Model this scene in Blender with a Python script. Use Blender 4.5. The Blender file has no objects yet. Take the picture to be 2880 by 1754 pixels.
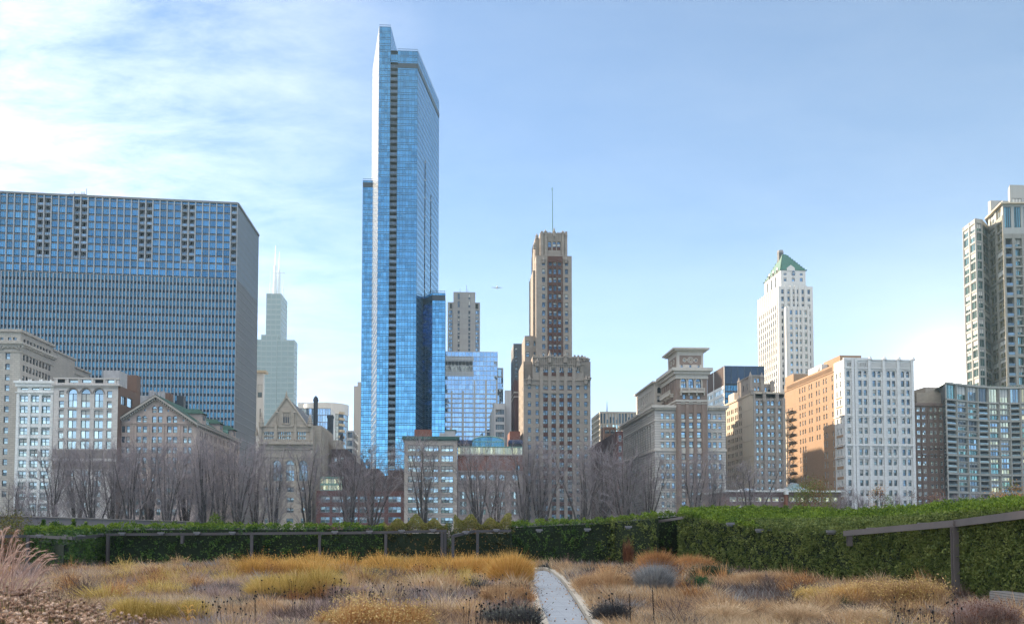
import bpy, math, random
import numpy as np
from mathutils import Vector, Matrix

S = bpy.context.scene
COL = S.collection
RND = random.Random(7)
rad = math.radians

# ------------------------------------------------------------------ camera
FOC, PYP, EYE = 2600.0, 1354.0, 2.4
YAW, PITCH = rad(3.75), rad(3.0)
cam_d = bpy.data.cameras.new('camera')
cam = bpy.data.objects.new('camera', cam_d)
COL.objects.link(cam)
cam.location = (0, 0, EYE)
cam.rotation_euler = (rad(90) + PITCH, 0, -YAW)
cam_d.sensor_width = 36.0
cam_d.lens = 36.0 * FOC / 2880.0
cam_d.shift_y = (PYP - 877.0) / 2880.0
cam_d.clip_start = 0.2
cam_d.clip_end = 30000
S.camera = cam

# ------------------------------------------------------------------ light
HAZE = 0.00014
SUN_AZ, SUN_EL = rad(46), rad(22)          # azimuth measured to the left of +Y
sdir = Vector((-math.sin(SUN_AZ) * math.cos(SUN_EL), math.cos(SUN_AZ) * math.cos(SUN_EL), math.sin(SUN_EL)))
sun_d = bpy.data.lights.new('sun', 'SUN')
sun_d.energy = 4.6
sun_d.angle = rad(0.6)
sun_d.color = (1.0, 0.80, 0.58)
sun = bpy.data.objects.new('sun', sun_d)
COL.objects.link(sun)
sun.rotation_euler = sdir.to_track_quat('Z', 'Y').to_euler()
sun.location = (-300, 200, 300)

w = bpy.data.worlds.new('World')
S.world = w
w.use_nodes = True
nt = w.node_tree
nt.nodes.clear()
def wn(t, **k):
    n = nt.nodes.new(t)
    for a, b in k.items(): setattr(n, a, b)
    return n
sky = wn('ShaderNodeTexSky', sky_type='NISHITA', sun_disc=False, sun_elevation=SUN_EL, sun_rotation=-SUN_AZ,
         altitude=3000, air_density=0.85, dust_density=0.35, ozone_density=3.6)
tc = wn('ShaderNodeTexCoord')
sep = wn('ShaderNodeSeparateXYZ')
nt.links.new(tc.outputs['Generated'], sep.inputs[0])
def wm(op, a, b=None, c=None, clamp=False):
    n = wn('ShaderNodeMath', operation=op, use_clamp=clamp)
    for i, v in enumerate((a, b, c)):
        if v is None: continue
        if isinstance(v, (int, float)): n.inputs[i].default_value = v
        else: nt.links.new(v, n.inputs[i])
    return n.outputs[0]
# thin cirrus on a high plane: direction divided by its height
zc = wm('MAXIMUM', sep.outputs[2], 0.03)
zc = wm('ADD', zc, 0.12)
cx = wm('DIVIDE', sep.outputs[0], zc)
cy = wm('DIVIDE', sep.outputs[1], zc)
cmb = wn('ShaderNodeCombineXYZ')
nt.links.new(cx, cmb.inputs[0]); nt.links.new(cy, cmb.inputs[1])
mp = wn('ShaderNodeMapping')
mp.inputs['Rotation'].default_value = (0, 0, rad(38))
mp.inputs['Scale'].default_value = (1.0, 1.7, 1)
nt.links.new(cmb.outputs[0], mp.inputs[0])
no = wn('ShaderNodeTexNoise'); no.inputs['Scale'].default_value = 3.4; no.inputs['Detail'].default_value = 12
no.inputs['Roughness'].default_value = 0.68; no.inputs['Distortion'].default_value = 0.25
nt.links.new(mp.outputs[0], no.inputs['Vector'])
no2 = wn('ShaderNodeTexNoise'); no2.inputs['Scale'].default_value = 0.55; no2.inputs['Detail'].default_value = 2
nt.links.new(cmb.outputs[0], no2.inputs['Vector'])
# more cloud towards the south (negative x)
side = wm('MULTIPLY_ADD', sep.outputs[0], -1.5, -0.02, clamp=True)
side = wm('ADD', side, 0.03)
d = wm('ADD', wm('MULTIPLY', no.outputs[0], 0.75), wm('MULTIPLY', no2.outputs[0], 0.45))
cov = wm('MULTIPLY', wm('SUBTRACT', d, 0.43, clamp=True), 3.0, clamp=True)
cov = wm('MULTIPLY', cov, side, clamp=True)
cov = wm('MULTIPLY', cov, 0.85, clamp=True)
# unseen bright cloud added overhead and behind the camera to light the facades
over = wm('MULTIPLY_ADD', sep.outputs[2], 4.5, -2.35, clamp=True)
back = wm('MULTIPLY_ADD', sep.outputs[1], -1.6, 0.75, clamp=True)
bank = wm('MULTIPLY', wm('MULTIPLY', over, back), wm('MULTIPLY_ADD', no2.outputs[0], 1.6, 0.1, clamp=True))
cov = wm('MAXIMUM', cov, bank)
# thin pale veil low over the horizon
veil = wm('MULTIPLY', wm('MULTIPLY_ADD', sep.outputs[2], -3.2, 0.95, clamp=True), 0.24)
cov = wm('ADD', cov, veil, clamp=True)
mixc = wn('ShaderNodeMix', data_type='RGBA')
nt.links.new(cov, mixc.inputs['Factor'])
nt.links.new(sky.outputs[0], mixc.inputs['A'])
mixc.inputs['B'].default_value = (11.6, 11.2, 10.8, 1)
# second sun glow painted into the sky between brown block and right-hand tower
_f = (1.0, (2672 - 1440) / 2600.0, (1354 - 1062) / 2600.0)
_fw = _f[0] * math.cos(PITCH) - _f[2] * math.sin(PITCH); _up = math.sin(PITCH) + _f[2] * math.cos(PITCH)
gdir = Vector((_f[1] * math.cos(YAW) + _fw * math.sin(YAW), -_f[1] * math.sin(YAW) + _fw * math.cos(YAW), _up)).normalized()
dp = wn('ShaderNodeVectorMath', operation='DOT_PRODUCT')
nrmz = wn('ShaderNodeVectorMath', operation='NORMALIZE'); nt.links.new(tc.outputs['Generated'], nrmz.inputs[0])
nt.links.new(nrmz.outputs[0], dp.inputs[0]); dp.inputs[1].default_value = gdir
q = wm('MULTIPLY_ADD', wm('SUBTRACT', 1.0, dp.outputs['Value']), 3600.0, 1.0)
glow = wm('MULTIPLY', wm('POWER', q, -2.1), 34.0)
wide = wm('MULTIPLY', wm('POWER', wm('MULTIPLY_ADD', wm('SUBTRACT', 1.0, dp.outputs['Value']), 90.0, 1.0), -2.0), 1.3)
gs = wn('ShaderNodeVectorMath', operation='SCALE'); gs.inputs[0].default_value = (1.0, 0.89, 0.68); nt.links.new(wm('ADD', glow, wide), gs.inputs['Scale'])
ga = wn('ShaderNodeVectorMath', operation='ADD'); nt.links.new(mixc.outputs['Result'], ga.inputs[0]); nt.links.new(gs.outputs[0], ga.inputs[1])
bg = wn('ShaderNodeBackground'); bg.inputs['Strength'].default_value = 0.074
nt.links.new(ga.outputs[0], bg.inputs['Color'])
wo = wn('ShaderNodeOutputWorld')
nt.links.new(bg.outputs[0], wo.inputs[0])

S.view_settings.view_transform = 'Standard'
S.view_settings.look = 'None'
S.view_settings.exposure = 1.74
S.view_settings.gamma = 1.0
S.cycles.max_bounces = 5
S.cycles.diffuse_bounces = 3
S.cycles.glossy_bounces = 3
S.cycles.transmission_bounces = 2
S.cycles.volume_bounces = 0
S.cycles.sample_clamp_indirect = 6
S.cycles.use_denoising = True

# ------------------------------------------------------------------ pixel to place
cyw, syw, cp, sp = math.cos(YAW), math.sin(YAW), math.cos(PITCH), math.sin(PITCH)
def ray(px, py):
    x = (px - 1440.0) / FOC; u = (PYP - py) / FOC
    f = cp - u * sp; z = sp + u * cp
    return (x * cyw + f * syw, -x * syw + f * cyw, z)
def at(px, py, Y):
    r = ray(px, py); k = Y / r[1]
    return Vector((r[0] * k, Y, EYE + r[2] * k))
def ground(px, py, z=0.0):
    r = ray(px, py); k = (z - EYE) / r[2]
    return Vector((r[0] * k, r[1] * k, z))
def X_(px, Y, py=1200): return at(px, py, Y).x
def Z_(py, px, Y): return at(px, py, Y).z
def Yfor(X, px, py=1200):
    r = ray(px, py); return X * r[1] / r[0]

# ------------------------------------------------------------------ materials
def newmat(name):
    m = bpy.data.materials.new(name); m.use_nodes = True
    n = m.node_tree; n.nodes.clear()
    o = n.nodes.new('ShaderNodeOutputMaterial'); p = n.nodes.new('ShaderNodeBsdfPrincipled')
    n.links.new(p.outputs[0], o.inputs[0])
    return m, n, p
def setp(p, **k):
    for a, b in k.items():
        i = p.inputs[a]
        i.default_value = b
def wallmat(name, col, rough=.85, var=.18, scale=.25, course=None, mortar=.6, streak=.12, bump=0.0, metallic=0, offset=.5):
    """masonry, metal or concrete: uneven tone, vertical weather streaks and, if asked, courses from the UVs (metres)"""
    m, n, p = newmat(name)
    N, L = n.nodes, n.links
    geo = N.new('ShaderNodeNewGeometry')
    t = N.new('ShaderNodeTexNoise'); t.inputs['Scale'].default_value = scale; t.inputs['Detail'].default_value = 6; t.inputs['Roughness'].default_value = .65
    L.new(geo.outputs['Position'], t.inputs['Vector'])
    mpp = N.new('ShaderNodeMapping'); mpp.inputs['Scale'].default_value = (1.1, 1.1, .06)
    L.new(geo.outputs['Position'], mpp.inputs[0])
    t2 = N.new('ShaderNodeTexNoise'); t2.inputs['Scale'].default_value = .9; t2.inputs['Detail'].default_value = 4
    L.new(mpp.outputs[0], t2.inputs['Vector'])
    def math_(op, a, b, c=None):
        q = N.new('ShaderNodeMath'); q.operation = op
        for i, v in enumerate((a, b, c)):
            if v is None: continue
            if isinstance(v, (int, float)): q.inputs[i].default_value = v
            else: L.new(v, q.inputs[i])
        return q.outputs[0]
    f = math_('MULTIPLY_ADD', t.outputs[0], 2 * var, 1 - var)
    f2 = math_('MULTIPLY_ADD', t2.outputs[0], 2 * streak, 1 - streak)
    f = math_('MULTIPLY', f, f2)
    base = N.new('ShaderNodeVectorMath'); base.operation = 'SCALE'
    if course:
        b = N.new('ShaderNodeTexBrick')
        b.offset = offset
        b.inputs['Color1'].default_value = (*[c * 1.06 for c in col], 1)
        b.inputs['Color2'].default_value = (*[c * .90 for c in col], 1)
        b.inputs['Mortar'].default_value = (*[c * mortar for c in col], 1)
        b.inputs['Scale'].default_value = 1.0
        b.inputs['Brick Width'].default_value = course[0]
        b.inputs['Row Height'].default_value = course[1]
        b.inputs['Mortar Size'].default_value = course[2]
        uv = N.new('ShaderNodeUVMap')
        L.new(uv.outputs[0], b.inputs['Vector'])
        L.new(b.outputs['Color'], base.inputs[0])
    else:
        base.inputs[0].default_value = col
    L.new(f, base.inputs['Scale'])
    L.new(base.outputs[0], p.inputs['Base Color'])
    setp(p, Roughness=rough, Metallic=metallic)
    if bump:
        bp = N.new('ShaderNodeBump'); bp.inputs['Strength'].default_value = bump; bp.inputs['Distance'].default_value = .05
        t3 = N.new('ShaderNodeTexNoise'); t3.inputs['Scale'].default_value = 3; t3.inputs['Detail'].default_value = 5
        L.new(geo.outputs['Position'], t3.inputs['Vector'])
        L.new(t3.outputs[0], bp.inputs['Height']); L.new(bp.outputs[0], p.inputs['Normal'])
    return m
def glassmat(name, col, metallic=.75, rough=.06, jit=.02, var=.25, dark=.0, wave=.0):
    """reflective window glass: each pane its own tone and a slightly different tilt"""
    m, n, p = newmat(name)
    N, L = n.nodes, n.links
    geo = N.new('ShaderNodeNewGeometry')
    wnz = N.new('ShaderNodeTexWhiteNoise'); wnz.noise_dimensions = '1D'
    L.new(geo.outputs['Random Per Island'], wnz.inputs['W'])
    sb = N.new('ShaderNodeVectorMath'); sb.operation = 'SUBTRACT'; sb.inputs[1].default_value = (.5, .5, .5)
    L.new(wnz.outputs['Color'], sb.inputs[0])
    sc = N.new('ShaderNodeVectorMath'); sc.operation = 'SCALE'; sc.inputs['Scale'].default_value = jit
    L.new(sb.outputs[0], sc.inputs[0])
    ad = N.new('ShaderNodeVectorMath'); ad.operation = 'ADD'
    L.new(geo.outputs['Normal'], ad.inputs[0]); L.new(sc.outputs[0], ad.inputs[1])
    last = ad
    if wave:
        t = N.new('ShaderNodeTexNoise'); t.inputs['Scale'].default_value = .35
        L.new(geo.outputs['Position'], t.inputs['Vector'])
        s3 = N.new('ShaderNodeVectorMath'); s3.operation = 'SUBTRACT'; s3.inputs[1].default_value = (.5, .5, .5)
        L.new(t.outputs['Color'], s3.inputs[0])
        s4 = N.new('ShaderNodeVectorMath'); s4.operation = 'SCALE'; s4.inputs['Scale'].default_value = wave
        L.new(s3.outputs[0], s4.inputs[0])
        a2 = N.new('ShaderNodeVectorMath'); a2.operation = 'ADD'
        L.new(ad.outputs[0], a2.inputs[0]); L.new(s4.outputs[0], a2.inputs[1]); last = a2
    nn = N.new('ShaderNodeVectorMath'); nn.operation = 'NORMALIZE'
    L.new(last.outputs[0], nn.inputs[0]); L.new(nn.outputs[0], p.inputs['Normal'])
    oi = N.new('ShaderNodeObjectInfo')
    a = N.new('ShaderNodeMath'); a.operation = 'ADD'
    L.new(wnz.outputs['Value'], a.inputs[0]); L.new(oi.outputs['Random'], a.inputs[1])
    fr = N.new('ShaderNodeMath'); fr.operation = 'FRACT'; L.new(a.outputs[0], fr.inputs[0])
    f = N.new('ShaderNodeMath'); f.operation = 'MULTIPLY_ADD'; L.new(fr.outputs[0], f.inputs[0])
    f.inputs[1].default_value = 2 * var; f.inputs[2].default_value = 1 - var
    v = N.new('ShaderNodeVectorMath'); v.operation = 'SCALE'; v.inputs[0].default_value = col
    L.new(f.outputs[0], v.inputs['Scale']); L.new(v.outputs[0], p.inputs['Base Color'])
    setp(p, Roughness=rough, Metallic=metallic)
    return m
def leafmat(name, c1, c2, c3=None, rough=.7, trans=.0, nscale=.5):
    m, n, p = newmat(name)
    N, L = n.nodes, n.links
    geo = N.new('ShaderNodeNewGeometry')
    t = N.new('ShaderNodeTexNoise'); t.inputs['Scale'].default_value = nscale; t.inputs['Detail'].default_value = 5
    L.new(geo.outputs['Position'], t.inputs['Vector'])
    a = N.new('ShaderNodeMath'); a.operation = 'MULTIPLY_ADD'; a.inputs[1].default_value = .55
    L.new(geo.outputs['Random Per Island'], a.inputs[0])
    b = N.new('ShaderNodeMath'); b.operation = 'MULTIPLY_ADD'; b.inputs[1].default_value = 1.3; b.inputs[2].default_value = -.4
    L.new(t.outputs[0], b.inputs[0]); L.new(b.outputs[0], a.inputs[2])
    r = N.new('ShaderNodeValToRGB')
    L.new(a.outputs[0], r.inputs[0])
    e = r.color_ramp.elements
    e[0].position = .15; e[0].color = (*c1, 1)
    e[1].position = .85; e[1].color = (*(c3 or c2), 1)
    if c3:
        k = e.new(.5); k.color = (*c2, 1)
    L.new(r.outputs[0], p.inputs['Base Color'])
    setp(p, Roughness=rough)
    p.inputs['Specular IOR Level'].default_value = .25
    if trans:
        o = [q for q in N if q.type == 'OUTPUT_MATERIAL'][0]
        tr = N.new('ShaderNodeBsdfTranslucent'); L.new(r.outputs[0], tr.inputs[0])
        mx = N.new('ShaderNodeMixShader'); mx.inputs[0].default_value = trans
        L.new(p.outputs[0], mx.inputs[1]); L.new(tr.outputs[0], mx.inputs[2]); L.new(mx.outputs[0], o.inputs[0])
    return m

# ------------------------------------------------------------------ mesh building
class MB:
    def __init__(s, mat=None):
        s.v = []; s.f = []; s.mi = []; s.mats = []; s.cur = 0; s.sm = False
        if mat: s.use(mat)
    def use(s, mat):
        if mat not in s.mats: s.mats.append(mat)
        s.cur = s.mats.index(mat); return s
    def poly(s, *pts):
        n = len(s.v); s.v.extend([tuple(p) for p in pts]); s.f.append(tuple(range(n, n + len(pts)))); s.mi.append(s.cur)
    def box(s, x0, x1, y0, y1, z0, z1):
        if x0 > x1: x0, x1 = x1, x0
        if y0 > y1: y0, y1 = y1, y0
        n = len(s.v)
        s.v += [(x0, y0, z0), (x1, y0, z0), (x1, y1, z0), (x0, y1, z0), (x0, y0, z1), (x1, y0, z1), (x1, y1, z1), (x0, y1, z1)]
        for q in ((0, 3, 2, 1), (4, 5, 6, 7), (0, 1, 5, 4), (1, 2, 6, 5), (2, 3, 7, 6), (3, 0, 4, 7)):
            s.f.append(tuple(n + i for i in q)); s.mi.append(s.cur)
    def prism(s, pts, z0, z1, cap=True):
        n = len(pts); b = len(s.v)
        s.v += [(p[0], p[1], z0) for p in pts] + [(p[0], p[1], z1) for p in pts]
        for i in range(n):
            j = (i + 1) % n
            s.f.append((b + i, b + j, b + n + j, b + n + i)); s.mi.append(s.cur)
        if cap:
            s.f.append(tuple(b + n + i for i in range(n))); s.mi.append(s.cur)
            s.f.append(tuple(b + i for i in reversed(range(n)))); s.mi.append(s.cur)
    def obox(s, A, B, z0, z1, o0, o1, u0=None, u1=None):
        """box along wall line A->B between outward offsets o0..o1 (outward = right of A->B)"""
        ux, uy = B[0] - A[0], B[1] - A[1]; L = math.hypot(ux, uy); ux /= L; uy /= L; nx, ny = uy, -ux
        u0 = 0 if u0 is None else u0; u1 = L if u1 is None else u1
        P = lambda u, o: (A[0] + ux * u + nx * o, A[1] + uy * u + ny * o)
        s.prism([P(u0, o1), P(u1, o1), P(u1, o0), P(u0, o0)], z0, z1)
    def cyl(s, x, y, z0, z1, r0, r1=None, n=10):
        r1 = r0 if r1 is None else r1; b = len(s.v)
        for z, r in ((z0, r0), (z1, r1)):
            s.v += [(x + r * math.cos(2 * math.pi * i / n), y + r * math.sin(2 * math.pi * i / n), z) for i in range(n)]
        for i in range(n):
            j = (i + 1) % n
            s.f.append((b + i, b + j, b + n + j, b + n + i)); s.mi.append(s.cur)
        s.f.append(tuple(b + n + i for i in range(n))); s.mi.append(s.cur)
    def tube(s, pts, rs, n=4):
        b = len(s.v); k = len(pts)
        for i, (p, r) in enumerate(zip(pts, rs)):
            p = Vector(p); q = Vector(pts[min(i + 1, k - 1)]) - Vector(pts[max(i - 1, 0)])
            q.normalize()
            a = q.cross(Vector((.3, .2, 1)) if abs(q.z) < .9 else Vector((1, .1, 0))).normalized(); c = q.cross(a)
            for j in range(n):
                t = 2 * math.pi * j / n
                s.v.append(tuple(p + a * (r * math.cos(t)) + c * (r * math.sin(t))))
        for i in range(k - 1):
            for j in range(n):
                l = (j + 1) % n
                s.f.append((b + i * n + j, b + i * n + l, b + (i + 1) * n + l, b + (i + 1) * n + j)); s.mi.append(s.cur)
    def mesh(s, name, loc=(0, 0, 0)):
        v = np.array(s.v, dtype=np.float32).reshape(-1, 3) - np.array(loc, dtype=np.float32)
        me = bpy.data.meshes.new(name)
        me.from_pydata(v.tolist(), [], s.f)
        for m in s.mats: me.materials.append(m)
        if s.mats: me.polygons.foreach_set('material_index', s.mi)
        uvl(me, loc)
        return me
    def build(s, name, parent=None, loc=None):
        if not s.f: return None
        if parent is not None: loc = tuple(parent.location)
        loc = loc or (0, 0, 0)
        me = s.mesh(name, loc)
        o = bpy.data.objects.new(name, me); COL.objects.link(o)
        if parent is not None: o.parent = parent
        else: o.location = loc
        return o
def uvl(me, loc):
    n = len(me.polygons)
    if not n: return
    lt = np.empty(n, np.int32); me.polygons.foreach_get('loop_total', lt)
    nrm = np.empty(n * 3, np.float32); me.polygons.foreach_get('normal', nrm); nrm = nrm.reshape(-1, 3)
    lv = np.empty(len(me.loops), np.int32); me.loops.foreach_get('vertex_index', lv)
    co = np.empty(len(me.vertices) * 3, np.float32); me.vertices.foreach_get('co', co); co = co.reshape(-1, 3) + np.array(loc, np.float32)
    ln = np.repeat(nrm, lt, axis=0); p = co[lv]
    h = np.hypot(ln[:, 0], ln[:, 1]) + 1e-9
    flat = np.abs(ln[:, 2]) > .8
    u = np.where(flat, p[:, 0], p[:, 0] * (-ln[:, 1] / h) + p[:, 1] * (ln[:, 0] / h))
    v = np.where(flat, p[:, 1], p[:, 2])
    l = me.uv_layers.new(name='UVMap')
    l.data.foreach_set('uv', np.stack([u, v], 1).astype(np.float32).ravel())
def np_mesh(name, V, F, mats, parent=None, loc=(0, 0, 0), MI=None):
    """V (n,3), F list of index arrays with the same number of corners each"""
    if parent is not None: loc = tuple(parent.location)
    me = bpy.data.meshes.new(name)
    V = (np.asarray(V, np.float32) - np.array(loc, np.float32))
    me.vertices.add(len(V)); me.vertices.foreach_set('co', V.ravel())
    tot = np.concatenate([np.full(len(f), f.shape[1], np.int32) for f in F])
    idx = np.concatenate([f.astype(np.int32).ravel() for f in F])
    me.loops.add(len(idx)); me.loops.foreach_set('vertex_index', idx)
    me.polygons.add(len(tot))
    me.polygons.foreach_set('loop_start', np.concatenate([[0], np.cumsum(tot)[:-1]]).astype(np.int32))
    me.polygons.foreach_set('loop_total', tot)
    for m in mats: me.materials.append(m)
    if MI is not None: me.polygons.foreach_set('material_index', MI.astype(np.int32))
    me.update(calc_edges=True)
    if name is None: return me
    o = bpy.data.objects.new(name, me); COL.objects.link(o)
    if parent is not None: o.parent = parent
    else: o.location = loc
    return o
def tag(o, label=None, cat=None, group=None, kind=None):
    if label: o['label'] = label
    if cat: o['category'] = cat
    if group: o['group'] = group
    if kind: o['kind'] = kind
    return o
def empty(name, loc, label=None, cat=None, group=None):
    o = bpy.data.objects.new(name, None); COL.objects.link(o); o.location = loc; o.empty_display_size = .5
    return tag(o, label, cat, group)
def copy_tree(o, loc, rz=0, sc=None, label=None):
    r = o.copy(); COL.objects.link(r); r.location = loc; r.rotation_euler = (0, 0, rz)
    if sc is not None: r.scale = sc
    if label: r['label'] = label
    for ch in o.children:
        c = ch.copy(); COL.objects.link(c); c.parent = r
        for g in ch.children:
            d = g.copy(); COL.objects.link(d); d.parent = c
    return r
# ------------------------------------------------------------------ building kit
M = {}
M['glass'] = glassmat('window_glass', (.22, .31, .38), .72, .08, .10, .45)
M['glass_pale'] = glassmat('window_glass_pale', (.42, .55, .62), .75, .08, .10, .3)
M['glass_mid'] = glassmat('window_glass_mid', (.12, .165, .20), .6, .09, .10, .5)
M['glass_dark'] = glassmat('window_glass_dark', (.07, .09, .11), .5, .1, .08, .5)
M['blind'] = wallmat('window_blind', (.55, .55, .52), .9, .1)
M['fr_dark'] = wallmat('dark_frame', (.035, .04, .045), .5)
M['fr_green'] = wallmat('green_frame', (.03, .09, .075), .5)
M['fr_white'] = wallmat('white_frame', (.55, .55, .53), .5)
M['fr_grey'] = wallmat('grey_frame', (.22, .24, .26), .5)
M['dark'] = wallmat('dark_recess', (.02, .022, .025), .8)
M['roof'] = wallmat('flat_roof', (.12, .12, .12), .9)

WCACHE = {}
def window_mesh(w, h, style, fr, gl):
    key = (round(w, 1), round(h, 1), style, fr, gl)
    if key in WCACHE: return WCACHE[key]
    vs = []
    kind, nb = style.split('/')[0], (style.split('/') + ['1'])[1]
    for blind in (0, .35, .6):
        mb = MB(M[gl]); n = int(nb) if nb.isdigit() else 1
        arch = kind == 'arch'
        t = min(.14, w * .1); r = w / 2
        hs = h - r if arch else h
        # panes: columns n, two sashes
        cw = w / n
        for i in range(n):
            x0, x1 = -w / 2 + i * cw, -w / 2 + (i + 1) * cw
            zs = [0, hs * .5, hs] if kind in ('sash', 'arch') else [0, hs]
            for a, b in zip(zs[:-1], zs[1:]):
                mb.poly((x0, 0, a), (x1, 0, a), (x1, 0, b), (x0, 0, b))
        if arch:
            k = 8
            pts = [(r * math.cos(math.pi * i / k), 0, hs + r * math.sin(math.pi * i / k)) for i in range(k + 1)]
            mb.poly(*pts)
        if blind:
            mb.use(M['blind'])
            mb.poly((-w / 2 + t, -.03, hs * (1 - blind)), (w / 2 - t, -.03, hs * (1 - blind)), (w / 2 - t, -.03, hs), (-w / 2 + t, -.03, hs))
        mb.use(M[fr])
        mb.box(-w / 2, w / 2, -.10, -.01, 0, t); mb.box(-w / 2, w / 2, -.10, -.01, hs - t, hs)
        mb.box(-w / 2, -w / 2 + t, -.101, -.011, t, hs - t); mb.box(w / 2 - t, w / 2, -.101, -.011, t, hs - t)
        for i in range(1, n):
            x = -w / 2 + i * cw; mb.box(x - t * .7, x + t * .7, -.101, -.011, t, hs - t)
        if kind in ('sash', 'arch'): mb.box(-w / 2 + t, w / 2 - t, -.095, -.012, hs * .5 - t * .4, hs * .5 + t * .4)
        vs.append(mb)
    me = [m.mesh('window') for m in vs]
    WCACHE[key] = (me, vs)
    return WCACHE[key]

class Face:
    def __init__(s, A, B):
        s.A, s.B = Vector((A[0], A[1])), Vector((B[0], B[1]))
        d = s.B - s.A; s.L = d.length; s.u = d / s.L; s.n = Vector((s.u.y, -s.u.x))
    def U(s, px, py=1200):
        r = ray(px, py); d = Vector((r[0], r[1]))
        # A + u t = k d
        det = s.u.x * (-d.y) + d.x * s.u.y
        t = ((-s.A.x) * (-d.y) + d.x * (-s.A.y)) / det
        return t
    def P(s, u, o=0): return s.A + s.u * u + s.n * o
    def Z(s, py, u):
        p = s.P(u)
        # pixel at this place for given py: solve along depth
        k = p.y
        # px for the point
        f = -p.x * -syw + p.y * cyw; x = (p.x * cyw - p.y * syw) / f
        return at(1440 + x * FOC, py, k).z

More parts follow.
